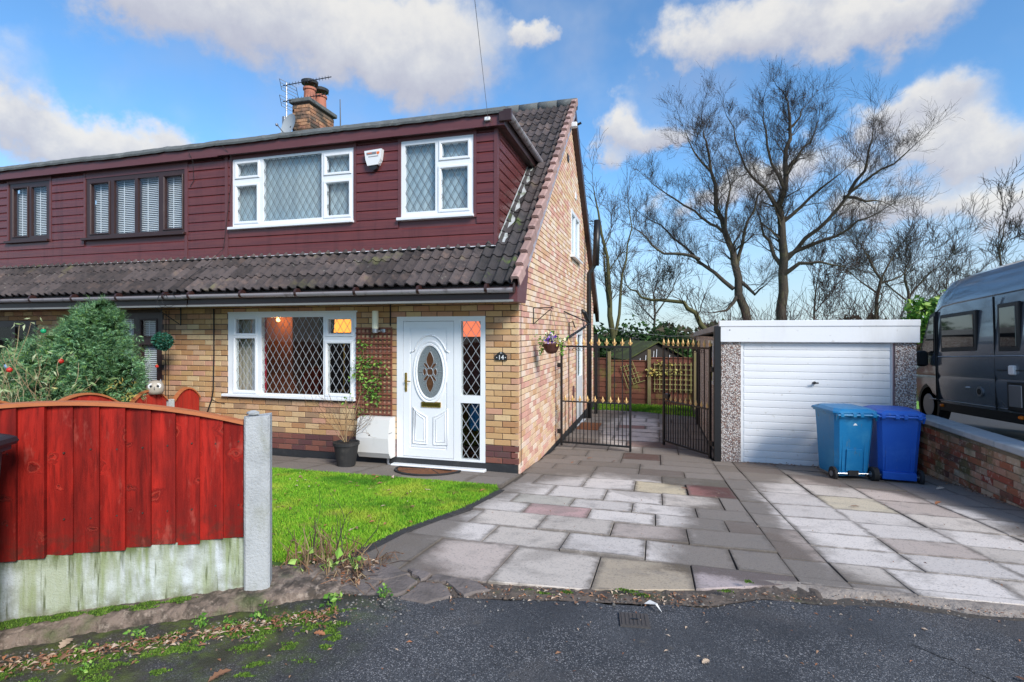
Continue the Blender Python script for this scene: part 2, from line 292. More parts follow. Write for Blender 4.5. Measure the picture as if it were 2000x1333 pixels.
 bark=mat('tree_bark', (.075,.060,.046), .9, layers=[((.13,.115,.06),3,.48,.68,.8),((.02,.015,.012),11,.5,.75,.6)], bump=1, bscale=22, bdist=.03), twig=mat('twig', (.060,.043,.036), .9, layers=[((.11,.082,.06),1.2,.45,.7,.6)]),
 twig_red=mat('reddish_twig', (.070,.036,.028), .9), bark_green=mat('mossy_bark', (.085,.080,.030), .9, layers=[((.035,.028,.018),5,.48,.7,.7)], bump=.8, bscale=25),
 dry=mat('dry_stem', None, .9, rcols=[(.26,.17,.09),(.16,.095,.055),(.36,.26,.14),(.08,.05,.035),(.22,.11,.06)]), dry_leaf=mat('dead_leaf', None, .8, rcols=[(.34,.20,.12),(.24,.12,.065),(.46,.34,.24),(.16,.075,.045),(.52,.40,.30),(.34,.14,.065),(.20,.11,.07)], layers=[((.15,.075,.045),60,.55,.75,.5)]),
 conifer=mat('conifer_spray', None, .7, rcols=[(.045,.135,.055),(.080,.20,.095),(.17,.33,.17),(.030,.09,.030),(.27,.44,.22),(.16,.30,.07)], layers=[((.14,.24,.04),1.6,.55,.72,.6)], spec=.25),
 leaf=mat('green_leaf', None, .55, rcols=[(.075,.20,.022),(.12,.28,.035),(.055,.14,.022),(.19,.36,.055),(.25,.38,.07)], spec=.35), leaf_pale=mat('bright_leaf', None, .6, rcols=[(.22,.40,.06),(.30,.46,.10),(.16,.30,.04),(.36,.48,.14)], spec=.3),
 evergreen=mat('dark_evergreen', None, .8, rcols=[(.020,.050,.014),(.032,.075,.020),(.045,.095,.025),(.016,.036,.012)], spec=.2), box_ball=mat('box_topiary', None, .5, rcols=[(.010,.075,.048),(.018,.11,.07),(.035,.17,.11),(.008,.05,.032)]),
 yellow_leaf=mat('yellowing_leaf', None, .7, rcols=[(.50,.42,.10),(.42,.30,.08),(.28,.27,.07),(.55,.50,.18)]), moss=mat('moss', None, .95, rcols=[(.065,.13,.015),(.10,.19,.02),(.04,.085,.012),(.15,.25,.03)]),
 purple=mat('purple_petal', None, .6, rcols=[(.10,.03,.36),(.16,.05,.45),(.38,.25,.55),(.06,.02,.22)]), lemon=mat('lemon_petal', None, .6, rcols=[(.75,.70,.45),(.80,.66,.16),(.78,.76,.66)]),
 bauble_red=mat('red_bauble', (.55,.03,.02), .25), bauble_green=mat('green_bauble', (.02,.32,.13), .25), bauble_yellow=mat('yellow_bauble', (.75,.55,.05), .25), bauble_blue=mat('blue_bauble', (.25,.40,.60), .25),
 owl=mat('cream_ceramic', (.40,.35,.29), .5, layers=[((.30,.24,.19),30,.55,.72,.7)]), iron=mat('cast_iron_cover', (.075,.066,.062), .7, layers=[((.15,.11,.08),14,.5,.75,.6)], bump=.5, bscale=90),
 fence_brown=mat('weathered_fence_timber', (.135,.048,.030), .85, layers=[((.13,.135,.03),2.6,.50,.68,.75),((.06,.025,.018),8,.5,.75,.6,(.3,1,2)),((.22,.11,.065),6,.55,.78,.5,(.2,1,3))], rvar=.3, bump=.5, bscale=40), fence_post=mat('mossy_timber_post', (.22,.175,.09), .9, layers=[((.15,.17,.05),4,.45,.7,.7)]), moss_trellis=mat('mossy_trellis', (.28,.27,.10), .85, layers=[((.36,.33,.20),6,.5,.75,.6)]),
 shed=mat('dark_shed_board', (.030,.024,.020), .85), shed_roof=mat('mossy_shed_roof', (.060,.065,.022), .95, layers=[((.10,.13,.03),2.5,.45,.66,.8),((.03,.03,.02),5,.55,.75,.6)], bump=1, bscale=25),
 lamp_on=mat('lit_orange_shade', (.8,.3,.05), .8, emit=((1,.36,.05), 1.3)), lamp_red=mat('lit_salmon_shade', (.8,.25,.15), .8, emit=((1,.22,.10), .8)), lampglass=mat('cream_lamp_glass', (.86,.81,.60), .35), wood_stick=mat('pale_twig', (.38,.27,.19), .8), white_feather=mat('white_litter', (.72,.70,.66), .8),
 far_wall=mat('kitchen_blue', (.02,.22,.55), .5),
)
M['oval_glass'] = mat('frosted_oval_glass', (.20,.23,.24), .25, layers=[((.11,.125,.13),60,.45,.65,.8),((.34,.37,.38),90,.6,.75,.6)], bump=.6, bscale=120); M['brown_glass'] = mat('brown_stained_glass', (.085,.040,.020), .12, layers=[((.16,.08,.04),14,.5,.7,.6)])
M['glass'] = glass_mat('window_glass'); M['glass_up'] = glass_mat('upper_window_glass', (.92,.95,.96), 1.7)

def fence_mats():
    # red-stained boards with grain, knots and darker weathering; coordinates run along the fence and up
    m = bpy.data.materials.new('red_stained_board'); m.use_nodes = True; g = NT(m.node_tree); b = g.n['Principled BSDF']
    P = g.node('ShaderNodeNewGeometry'); pos = P.outputs['Position']; sx = g.node('ShaderNodeSeparateXYZ'); g.put(sx.inputs[0], pos); oi = g.node('ShaderNodeObjectInfo')
    s_ = g.math('ADD', g.math('MULTIPLY', sx.outputs[0], .831), g.math('MULTIPLY', sx.outputs[1], .557)); s2 = g.math('ADD', s_, g.math('MULTIPLY', oi.outputs['Random'], 7.0))
    cb = g.node('ShaderNodeCombineXYZ'); g.put(cb.inputs[0], s2); g.put(cb.inputs[1], sx.outputs[2]); uv = cb.outputs[0]
    vo = g.node('ShaderNodeTexVoronoi', voronoi_dimensions='2D'); vo.inputs['Scale'].default_value = 5.2; kw = g.vmath('ADD', uv, g.vmath('MULTIPLY', g.vmath('SUBTRACT', g.noise(uv, 16, 3).outputs['Color'], (.5,.5,.5)), (.09,.09,.09))); g.put(vo.inputs['Vector'], kw)
    sp = g.node('ShaderNodeSeparateColor'); g.put(sp.inputs[0], vo.outputs['Color']); has = g.math('GREATER_THAN', sp.outputs[0], .55); kd = g.math('MULTIPLY', vo.outputs['Distance'], g.maprange(sp.outputs[1], 0, 1, .85, 2.6))
    gx = g.vmath('MULTIPLY', uv, (1, .10, 1)); warp = g.math('MULTIPLY', g.math('MULTIPLY', g.maprange(kd, 0, .30, 1, 0), has), .20)
    cb2 = g.node('ShaderNodeCombineXYZ'); sg = g.node('ShaderNodeSeparateXYZ'); g.put(sg.inputs[0], gx); g.put(cb2.inputs[0], g.math('ADD', sg.outputs[0], warp)); g.put(cb2.inputs[1], sg.outputs[1])
    gr_ = g.noise(cb2.outputs[0], 55, 5, .6).outputs[0]; gr2 = g.noise(cb2.outputs[0], 13, 4, .6).outputs[0]
    c = g.mix(g.maprange(gr2, .34, .66), (.20,.007,.004), (.42,.018,.010)); c = g.mix(g.maprange(gr_, .45, .70, 0, .7), c, (.12,.005,.003)); c = g.mix(g.maprange(g.noise(uv, 240, 3).outputs[0], .58, .74, 0, .4), c, (.55,.07,.04))
    c = g.mix(g.maprange(g.noise(uv, 3.2, 4).outputs[0], .45, .70, 0, .6), c, (.17,.010,.007))
    kn = g.math('MULTIPLY', g.maprange(kd, .10, .05), has); c = g.mix(g.math('MULTIPLY', kn, .7), c, (.12,.012,.008)); rg_ = g.math('MULTIPLY', g.math('MULTIPLY', g.maprange(kd, .10, .13), g.maprange(kd, .17, .13)), has); c = g.mix(g.math('MULTIPLY', rg_, .22), c, (.60,.13,.075))
    c = g.mix(1.0, c, g.ramp(oi.outputs['Random'], [(0, (.72,)*3), (1, (1.18,)*3)]), 'MULTIPLY'); c = g.mix(g.math('MULTIPLY', g.maprange(sx.outputs[2], .56, .36), g.maprange(g.noise(uv, 11, 5, .7).outputs[0], .42, .62, 0, .75)), c, (.075,.022,.014)); c = g.mix(g.maprange(g.noise(g.vmath('MULTIPLY', uv, (1, .3, 1)), 6, 5, .7).outputs[0], .58, .68, 0, .35), c, (.50,.12,.085))
    g.put(b.inputs['Base Color'], c); b.inputs['Roughness'].default_value = .7; b.inputs['Specular IOR Level'].default_value = .25
    bn = g.node('ShaderNodeBump'); bn.inputs['Strength'].default_value = .6; bn.inputs['Distance'].default_value = .004; g.put(bn.inputs['Height'], g.math('SUBTRACT', gr_, g.math('MULTIPLY', kn, .8))); g.l.new(bn.outputs[0], b.inputs['Normal']); M['red_board'] = m
    # concrete gravel board: algae runs
    m = bpy.data.materials.new('streaked_concrete_board'); m.use_nodes = True; g = NT(m.node_tree); b = g.n['Principled BSDF']
    P = g.node('ShaderNodeNewGeometry'); pos = P.outputs['Position']; sx = g.node('ShaderNodeSeparateXYZ'); g.put(sx.inputs[0], pos)
    s_ = g.math('ADD', g.math('MULTIPLY', sx.outputs[0], .831), g.math('MULTIPLY', sx.outputs[1], .557)); cb = g.node('ShaderNodeCombineXYZ'); g.put(cb.inputs[0], s_); g.put(cb.inputs[1], sx.outputs[2]); uv = cb.outputs[0]; st = g.vmath('MULTIPLY', uv, (1, .07, 1)); st2 = g.vmath('MULTIPLY', uv, (1, .16, 1))
    c = g.mix(g.maprange(g.noise(uv, 9, 6, .65).outputs[0], .36, .66), (.38,.40,.37), (.62,.66,.66)); c = g.mix(g.maprange(g.noise(st2, 5.5, 5).outputs[0], .42, .62, 0, .8), c, (.36,.40,.25)); c = g.mix(g.maprange(g.noise(st, 14, 5, .6).outputs[0], .46, .68, 0, .8), c, (.22,.27,.085)); c = g.mix(g.maprange(g.noise(st, 26, 4, .6).outputs[0], .58, .68, 0, .9), c, (.075,.095,.025))
    c = g.mix(g.maprange(g.noise(st2, 7.5, 4).outputs[0], .57, .70, 0, .85), c, (.70,.74,.78)); top = g.maprange(sx.outputs[2], .27, .37); c = g.mix(g.math('MULTIPLY', top, g.maprange(g.noise(st2, 18, 4).outputs[0], .38, .60)), c, (.10,.13,.035)); bot = g.maprange(sx.outputs[2], .16, .05); c = g.mix(g.math('MULTIPLY', bot, g.maprange(g.noise(uv, 13, 5).outputs[0], .38, .62, 0, .85)), c, (.16,.165,.09))
    c = g.mix(g.maprange(g.noise(uv, 120, 3, .7).outputs[0], .58, .70, 0, .55), c, (.12,.12,.10)); g.put(b.inputs['Base Color'], c); b.inputs['Roughness'].default_value = .92
    bn = g.node('ShaderNodeBump'); bn.inputs['Strength'].default_value = .7; bn.inputs['Distance'].default_value = .006; g.put(bn.inputs['Height'], g.noise(uv, 95, 5, .7).outputs[0]); g.l.new(bn.outputs[0], b.inputs['Normal']); M['gravel_board'] = m
fence_mats()
def asphalt_mat():
    m = bpy.data.materials.new('worn_asphalt'); m.use_nodes = True; g = NT(m.node_tree); b = g.n['Principled BSDF']
    pos = g.node('ShaderNodeNewGeometry'); P = pos.outputs['Position']
    c = g.mix(g.maprange(g.noise(P, 1.3, 5).outputs[0], .35, .65), (.052,.055,.062), (.086,.089,.097))
    c = g.mix(g.maprange(g.noise(P, .9, 5, .6, .4).outputs[0], .50, .68, 0, .6), c, (.125,.113,.106))
    vo = g.node('ShaderNodeTexVoronoi'); vo.inputs['Scale'].default_value = 230; g.put(vo.inputs['Vector'], P)
    sp = g.node('ShaderNodeSeparateColor'); g.put(sp.inputs[0], vo.outputs['Color'])
    big = g.maprange(g.noise(P, 1.6, 3).outputs[0], .35, .6, .15, 1)
    c = g.mix(g.math('MULTIPLY', g.maprange(sp.outputs[0], .78, .92, 0, .9), big), c, (.34,.33,.33))
    c = g.mix(g.maprange(sp.outputs[1], .75, 1, 0, .8), c, (.012,.013,.015))
    c = g.mix(g.maprange(g.noise(P, 6, 6, .7).outputs[0], .60, .74, 0, .55), c, (.16,.14,.12))
    # moss creeping out from the fence foot: distance from the fence line
    sx = g.node('ShaderNodeSeparateXYZ'); g.put(sx.inputs[0], P)
    dist = g.math('ADD', g.math('MULTIPLY', sx.outputs[0], -.557), g.math('MULTIPLY', sx.outputs[1], .831))   # along fence normal
    dd = g.math('SUBTRACT', 3.28, dist)
    near = g.maprange(dd, .25, 1.35, 1, 0); leftw = g.maprange(sx.outputs[0], -1.95, -1.15, 1, 0)
    mm = g.math('MULTIPLY', g.math('MULTIPLY', near, leftw), g.maprange(g.noise(P, 5, 6, .7).outputs[0], .36, .60))
    mossc = g.mix(g.maprange(g.noise(P, 9, 4).outputs[0], .4, .62), (.045,.050,.018), (.115,.16,.022))
    c = g.mix(g.math('MULTIPLY', g.math('MULTIPLY', near, leftw), g.maprange(g.noise(P, 3, 5, .7).outputs[0], .35, .6, .15, .8)), c, (.070,.058,.042)); c = g.mix(g.math('MULTIPLY', mm, .85), c, mossc)
    cr = g.node('ShaderNodeTexVoronoi', feature='DISTANCE_TO_EDGE'); cr.inputs['Scale'].default_value = .55; g.put(cr.inputs['Vector'], g.vmath('ADD', P, g.vmath('MULTIPLY', g.noise(P, 4, 6, .7).outputs['Color'], (.35,.35,0)))); c = g.mix(g.math('MULTIPLY', g.maprange(cr.outputs['Distance'], .006, .002), g.maprange(g.noise(P, .8, 2).outputs[0], .5, .56, 0, .85)), c, (.012,.012,.012))
    g.put(b.inputs['Base Color'], c); b.inputs['Roughness'].default_value = .85; b.inputs['Specular IOR Level'].default_value = .35
    bn = g.node('ShaderNodeBump'); bn.inputs['Strength'].default_value = .9; bn.inputs['Distance'].default_value = .008
    h = g.math('ADD', g.noise(P, 110, 4, .7).outputs[0], g.math('MULTIPLY', vo.outputs['Distance'], -.6)); g.put(bn.inputs['Height'], h); g.l.new(bn.outputs[0], b.inputs['Normal']); return m
M['asphalt'] = asphalt_mat()

def slab_mat():
    """concrete flags: own tint per slab (object colour), algae-dark areas and lighter scrubbed areas with shapes of their own"""
    m = bpy.data.materials.new('paving_flag'); m.use_nodes = True; g = NT(m.node_tree); b = g.n['Principled BSDF']
    pos = g.node('ShaderNodeNewGeometry'); P = pos.outputs['Position']; oi = g.node('ShaderNodeObjectInfo')
    sx = g.node('ShaderNodeSeparateXYZ'); g.put(sx.inputs[0], P)
    wn = g.noise(P, 2.2, 6, .65).outputs['Color']; ws = g.node('ShaderNodeSeparateXYZ'); g.put(ws.inputs[0], g.vmath('SUBTRACT', wn, (.5,.5,.5)))
    X = g.math('ADD', sx.outputs[0], g.math('MULTIPLY', ws.outputs[0], .7)); Y = g.math('ADD', sx.outputs[1], g.math('MULTIPLY', ws.outputs[1], 1.0))
    tot = None
    for (x, y, rx, ry) in [(-.62, 5.2, .85, 1.75), (-.75, 3.75, .75, .95), (-1.0, 4.4, .6, 1.0), (-.3, 6.2, .8, .75), (1.75, 5.6, .62, 1.9), (2.3, 5.2, .72, 1.9), (1.9, 4.3, .75, .75), (2.7, 4.4, .9, 1.0), (2.5, 6.3, .6, 1.0), (.15, 3.2, .6, .38), (-.5, 12, .6, 2.2)]:
        q = g.math('ADD', g.math('POWER', g.math('DIVIDE', g.math('SUBTRACT', X, x), rx), 2.0), g.math('POWER', g.math('ABSOLUTE', g.math('DIVIDE', g.math('SUBTRACT', Y, y), ry)), 2.0))
        w = g.maprange(q, 1.5, .6); tot = w if tot is None else g.math('MAXIMUM', tot, w)
    light = g.mix(1.0, oi.outputs['Color'], (1.0, .99, 1.0), 'MULTIPLY')
    dark = g.mix(1.0, oi.outputs['Color'], (.33, .31, .295), 'MULTIPLY')
    c = g.mix(tot, dark, light)
    c = g.mix(g.maprange(g.noise(P, 3.5, 6, .65).outputs[0], .52, .78, 0, .6), c, (.17,.155,.14))
    c = g.mix(g.maprange(g.noise(P, 1.1, 6, .7, .6).outputs[0], .52, .64, 0, .45), c, (.22,.19,.165))
    c = g.mix(g.maprange(g.noise(P, 70, 3, .6).outputs[0], .54, .68, 0, .5), c, (.10,.09,.08))
    c = g.mix(g.maprange(g.noise(P, 240, 2).outputs[0], .60, .72, 0, .35), c, (.62,.62,.62))
    tcn = g.node('ShaderNodeTexCoord'); sg_ = g.node('ShaderNodeSeparateXYZ'); g.put(sg_.inputs[0], tcn.outputs['Generated'])
    ed = g.math('MINIMUM', g.math('MINIMUM', sg_.outputs[0], g.math('SUBTRACT', 1.0, sg_.outputs[0])), g.math('MINIMUM', sg_.outputs[1], g.math('SUBTRACT', 1.0, sg_.outputs[1])))
    en = g.math('ADD', ed, g.math('MULTIPLY', g.math('SUBTRACT', g.noise(P, 9, 6, .7).outputs[0], .5), .22)); c = g.mix(g.maprange(en, .085, -.01, 0, .72), c, (.12,.10,.082))
    g.put(b.inputs['Base Color'], c); b.inputs['Roughness'].default_value = .82; b.inputs['Specular IOR Level'].default_value = .35
    bn = g.node('ShaderNodeBump'); bn.inputs['Strength'].default_value = .5; bn.inputs['Distance'].default_value = .006
    g.put(bn.inputs['Height'], g.noise(P, 45, 6, .7).outputs[0]); g.l.new(bn.outputs[0], b.inputs['Normal']); return m
M['slab'] = slab_mat()

# ------------------------------------------------------------------ the lie of the land
PROF = [(-400,0),(2.9,0),(3.4,-.06),(6.8,-.40),(9.0,-.58),(12,-.68),(16,-.74),(60,-.9),(2000,-.9)]
def G(y):
    for (a, za), (b, zb) in zip(PROF, PROF[1:]):
        if y <= b: return za+(zb-za)*(y-a)/(b-a)
    return -.9
def grid_sheet(name, xs, ys, zf, m, label_kind='structure', parent=None):
    V = [(x, y, zf(x, y)) for y in ys for x in xs]; n = len(xs)
    F = [(j*n+i, j*n+i+1, (j+1)*n+i+1, (j+1)*n+i) for j in range(len(ys)-1) for i in range(n-1)]
    o = MB().add(V, F).build(name, m, parent, smooth=True)
    if label_kind and parent is None: tag(o, kind=label_kind)
    return o
ys = [-60,-20,-8,-2,1,2,2.9,3.1,3.4]+[4+.5*i for i in range(24)]+[17,20,25,30,40,60,100,300,900]
xs = [-900,-300,-100,-40,-20,-12]+[-10+i for i in range(21)]+[12,20,40,100,300,900]
grid_sheet('ground', xs, ys, lambda x, y: G(y)-.035, M['soil'])
ROAD = [(-14,-6.6),(-3.1,1.80),(-2.6,2.20),(-2.0,2.58),(-1.55,2.76),(-1.2,2.80),(-.6,2.93),(-.1,3.05),(.3,3.16),(.6,3.38),(.95,3.40),(1.3,3.52),(1.7,3.49),(2.1,3.56),(3,3.60),(4.2,3.75),(16,4.5)]
def lin(tab, x):
    for (a, za), (b, zb) in zip(tab, tab[1:]):
        if x <= b: return za+(zb-za)*(x-a)/(b-a)
    return tab[-1][1]
def road():
    xs_ = [-14,-11,-8,-6]+[round(-5+.06*i, 3) for i in range(170)]+[6,8,11,16]; V = []; rows = 12
    jit = [rng.normal(0, .012) for _ in xs_]
    for i, x in enumerate(xs_):
        e = lin(ROAD, x)+(jit[i]+.5*jit[max(i-1, 0)] if -5 < x < 5 else 0)
        for k in range(rows):
            t = k/(rows-1); y = -10+(e+10)*(1-(1-t)**2.2); V.append((x, y, G(y)+.004-(.022 if k == rows-1 else 0)))
    F = [(i*rows+k, (i+1)*rows+k, (i+1)*rows+k+1, i*rows+k+1) for i in range(len(xs_)-1) for k in range(rows-1)]
    tag(MB().add(V, F).build('road', M['asphalt'], smooth=True), kind='structure')
road()
# field and distant hedges
grid_sheet('field', [-300,-60,-20,0,20,60,300], [17.5,24,40,70,160], lambda x, y: G(y)-.02, M['field'])

# lawns: turf sheet plus blades
LAWN = [(-6.9,5.78),(-1.84,5.86),(-1.72,5.58),(-1.78,4.65),(-1.98,3.80),(-2.02,3.25),(-2.2,2.78),(-6.9,-.35)]
def inside(p, poly):
    x, y = p; c = False; n = len(poly)
    for i in range(n):
        (x1, y1), (x2, y2) = poly[i], poly[i-1]
        if (y1 > y) != (y2 > y) and x < (x2-x1)*(y-y1)/(y2-y1)+x1: c = not c
    return c
def lawn_sheet(name, poly, dz):
    xs_ = [min(p[0] for p in poly), max(p[0] for p in poly)]; ys_ = [min(p[1] for p in poly), max(p[1] for p in poly)]; st = .12
    nx = int((xs_[1]-xs_[0])/st)+2; ny = int((ys_[1]-ys_[0])/st)+2; mb = MB()
    for i in range(nx):
        for j in range(ny):
            x, y = xs_[0]+i*st, ys_[0]+j*st
            if inside((x+st/2, y+st/2), poly):
                mb.quad(*[(a, b, G(b)+dz) for a, b in ((x,y),(x+st,y),(x+st,y+st),(x,y+st))])
    o = mb.build(name, M['turf']); return tag(o, kind='structure')
def blades(name, poly, n, h0, h1, dz, label, wid=.0045, m='grass'):
    x0, x1 = min(p[0] for p in poly), max(p[0] for p in poly); y0, y1 = min(p[1] for p in poly), max(p[1] for p in poly)
    V = []; k = 0
    while k < n:
        x, y = random.uniform(x0, x1), random.uniform(y0, y1)
        if not inside((x, y), poly): continue
        a = random.uniform(0, 2*PI); h = random.uniform(h0, h1); b = random.uniform(0, 2*PI); L = h*random.uniform(.2, 1.0); z = G(y)+dz
        c, s = math.cos(a)*wid, math.sin(a)*wid
        V += [(x-c, y-s, z), (x+c, y+s, z), (x+math.cos(b)*L, y+math.sin(b)*L, z+h)]; k += 1
    o = soup(name, V, np.arange(3*n).reshape(-1, 3), M[m]); return tag(o, label, 'grass', kind='stuff')
lawn_sheet('lawn', LAWN, .02)
blades('grass', [(-5.6,5.8),(-1.80,5.88),(-1.68,5.6),(-1.74,4.65),(-1.95,3.78),(-1.99,3.22),(-2.2,2.85),(-2.9,2.9)], 120000, .012, .036, .015, 'bright green lawn grass in front of the house')
BACKLAWN = [(-6,14.95),(-.6,15.15),(.26,14.65),(1.0,14.4),(1.0,16.55),(-6,16.55)]
lawn_sheet('back_lawn', BACKLAWN, .02); blades('grass', [(-2.4,14.95),(-.6,15.15),(.26,14.65),(1.0,14.4),(1.0,16.5),(-2.4,16.5)], 9000, .03, .09, .01, 'strip of green grass below the back fence', .012)

# ------------------------------------------------------------------ paving
DRIVE_FRONT = [(-2.1,3.02),(-1.81,3.02),(-.92,2.98),(-.34,3.10),(.28,3.32),(.6,3.56),(.9,3.62),(1.3,3.62),(2.1,3.68),(3.8,3.84)]
def clip_poly(poly, fn):
    """keep the part of a 2d polygon where fn(p) >= 0 (Sutherland-Hodgman)"""
    out = []
    for i, p in enumerate(poly):
        q = poly[i-1]; fp, fq = fn(p), fn(q)
        if (fp >= 0) != (fq >= 0): t = fq/(fq-fp); out.append((q[0]+(p[0]-q[0])*t, q[1]+(p[1]-q[1])*t))
        if fp >= 0: out.append(p)
    return out
LAWN_EDGE = [(-1.66,5.60),(-1.72,4.65),(-1.92,3.80),(-1.96,3.0)]
def lawn_edge_x(y):
    for (x0, y0), (x1, y1) in zip(LAWN_EDGE, LAWN_EDGE[1:]):
        if y >= y1: return x0+(x1-x0)*(y-y0)/(y1-y0) if y <= y0 else x0
    return -1.96
drive = grid_sheet('driveway', [-2.0,-1.6,-1,0,1,2,3,3.82], [3.05,3.4,4,5,6,6.8,8,9,10,12,15.1], lambda x, y: max(G(y), -.8)-.008 if not (x < -1.7 and y < 5.6 and y > 3.4) else G(y)-.02, M['joint'])
GREY = (.69,.625,.56)
TINT = {(-.9,4.9): (.56,.36,.33), (-.05,6.4): (.58,.49,.33), (.5,6.45): (.34,.15,.13), (0,3.3): (.44,.36,.26), (.52,3.42): (.46,.38,.36), (-.45,8.9): (.34,.20,.16), (2.0,6.3): (.60,.52,.38), (-1.2,5.3): (.52,.47,.40), (.1,6.95): (.40,.36,.29), (-.3,12.3): (.38,.20,.16), (-.3,9.9): (.42,.29,.24), (-1.3,5.3): (.50,.46,.39)}
def slab(parent, x0, x1, y0, y1, dz=.022, keep=None, name='paving_slab'):
    gp = .0035; poly = [(x0+gp, y0+gp), (x1-gp, y0+gp), (x1-gp, y1-gp), (x0+gp, y1-gp)]
    if keep:
        for fn in keep: poly = clip_poly(poly, fn) if len(poly) > 2 else []
    if len(poly) < 3: return
    cx, cy = sum(p[0] for p in poly)/len(poly), sum(p[1] for p in poly)/len(poly)
    tx, ty, t0 = random.gauss(0, .010), random.gauss(0, .010), random.gauss(0, .003)
    zt = lambda p: G(p[1])+dz+t0+tx*(p[0]-cx)+ty*(p[1]-cy)
    ins = [(cx+(p[0]-cx)*.990, cy+(p[1]-cy)*.990) for p in poly]; n = len(poly)
    V = [(*p, zt(p)) for p in ins]+[(*p, zt(p)-.005) for p in poly]+[(*p, zt(p)-.04) for p in poly]
    F = [tuple(range(n))]+[(n*k+(i+1) % n, n*k+i, n*k+n+i, n*k+n+(i+1) % n) for k in (0, 1) for i in range(n)]
    o = MB().add(V, F).build(name, M['slab'], parent)
    v = random.uniform(.88, 1.06); col = [c*v for c in GREY]; w = random.random()
    if w < .18: col = [.60*v, .53*v, .455*v]
    elif w < .28: col = [.54*v, .45*v, .385*v]
    for (tx_, ty_), c in TINT.items():
        if x0 <= tx_ < x1 and y0 <= ty_ < y1: col = c
    o.color = (*col, 1); return o
def front_keep(p): return p[1]-lin(DRIVE_FRONT, p[0])
def lawn_keep(p): return p[0]-lawn_edge_x(p[1])
rows = [(2.95,3.75,-1.57),(3.75,4.24,-1.27),(4.24,4.71,-1.55),(4.71,5.12,-1.20),(5.12,5.54,-1.42),(5.54,6.15,-1.13),(6.15,6.84,-1.44)]
for (y0, y1, off) in rows:
    x = off-1.2; lim = .87
    while x < lim:
        slab(drive, x, min(x+.6, lim) if lim-x > .75 else lim, y0, y1, keep=[front_keep, lawn_keep]); x += .6 if lim-x > .75 else 9
yr = [3.4,3.75,4.15,4.58,4.98,5.51,6.07,6.75,7.40,8.05,8.55,9.04]
for i, (y0, y1) in enumerate(zip(yr, yr[1:])):
    for x0, x1 in ((.87,1.17),(1.17,1.76),(1.76,2.36),(2.36,2.95),(2.95,3.5),(3.5,3.79)):
        if i < 2 and x0 in (1.17,): x0, x1 = 1.17, 1.5
        elif i < 2 and x0 in (1.76,): x0, x1 = 1.5, 2.12
        elif i < 2 and x0 in (2.36,): x0, x1 = 2.12, 2.95
        slab(drive, x0, x1, y0, y1, keep=[front_keep])
y = 6.84; k = 0
while y < 15.0:
    y1 = y+random.choice((.6, .6, .45)); x = -1.72-(.3 if k % 2 else 0); lim = .87 if y < 9 else .98; k += 1
    while x < lim:
        w = random.choice((.6, .6, .9)); w = lim-x if lim-x-w < .25 else w
        slab(drive, max(x, -1.74), x+w, y, min(y1, 15.05), keep=[lambda p: 15.1+.02-p[1]-(.55*max(0, p[0]+.2))]); x += w
    y = y1
path = grid_sheet('path', [-6.7,-5,-3,-1.72], [5.84,6.2,6.79], lambda x, y: G(y)-.006, M['joint'])
x = -6.7; k = 0
while x < -1.75:
    w = random.choice((.6, .75, .9)); w = -1.73-x if -1.73-x-w < .35 else w
    slab(path, x, x+w, 5.86, 6.40, .026); slab(path, x, x+w, 6.40, 6.78, .022); x += w

# worn edge and broken flags between the drive and the road
def kerb():
    p0, d, nrm = Vector((-2.06, 2.585)), Vector((-.831, -.557)), Vector((.557, -.831)); mb = MB(); n = 260; V = []; from mathutils import noise as mn
    for i in range(n+1):
        s = -.30+i*.018; c = p0+d*s; e = mn.fractal(Vector((s*6, 3.1, 0)), .9, 2.1, 5)
        o1 = .15+.045*e+.02*math.sin(s*7); zz = .055-(max(0, -s)*.10); pr = [(-.22, .010), (-.12, .012), (-.04, .010), (.03, .010), (.08, .008), (o1-.025, .002), (o1-.006, -.008), (o1+.004, -.028), (o1+.010, -.05), (o1+.03, -.075)]
        for k, (off, h) in enumerate(pr):
            q = c+nrm*off; r_ = mn.fractal(Vector((q.x*22, q.y*22, 1.7)), .8, 2.2, 5)*.011; V.append((q.x+r_*.4, q.y-r_*.4, max(zz+h+r_, -.03)))
    F = [(i*10+k, i*10+k+1, i*10+11+k, i*10+10+k) for i in range(n) for k in range(9)]
    tag(mb.add(V, F).build('kerb', M['kerb'], smooth=False), kind='structure')
kerb()
BR = [[(-2.0,2.60),(-1.80,2.66),(-1.70,2.80),(-1.86,2.93),(-2.02,2.86)],[(-1.79,2.64),(-1.60,2.68),(-1.58,2.80),(-1.69,2.79)],[(-1.69,2.81),(-1.57,2.82),(-1.45,2.93),(-1.62,3.02),(-1.83,2.96)],[(-1.58,2.67),(-1.41,2.69),(-1.36,2.86),(-1.46,2.91),(-1.56,2.80)],
      [(-1.38,2.68),(-1.22,2.66),(-1.10,2.76),(-1.20,2.88),(-1.34,2.85)],[(-1.32,2.88),(-1.20,2.90),(-1.05,2.79),(-.92,2.88),(-1.02,2.96),(-1.30,2.99)],[(-1.44,2.94),(-1.34,2.89),(-1.33,3.00),(-1.5,3.03)],[(-2.10,2.88),(-1.90,2.96),(-1.95,3.05),(-2.12,3.0)]]
br = thing('broken_paving', (-1.6,2.8,0), 'cracked brown stone flags sinking into the soil at the drive corner', 'paving')
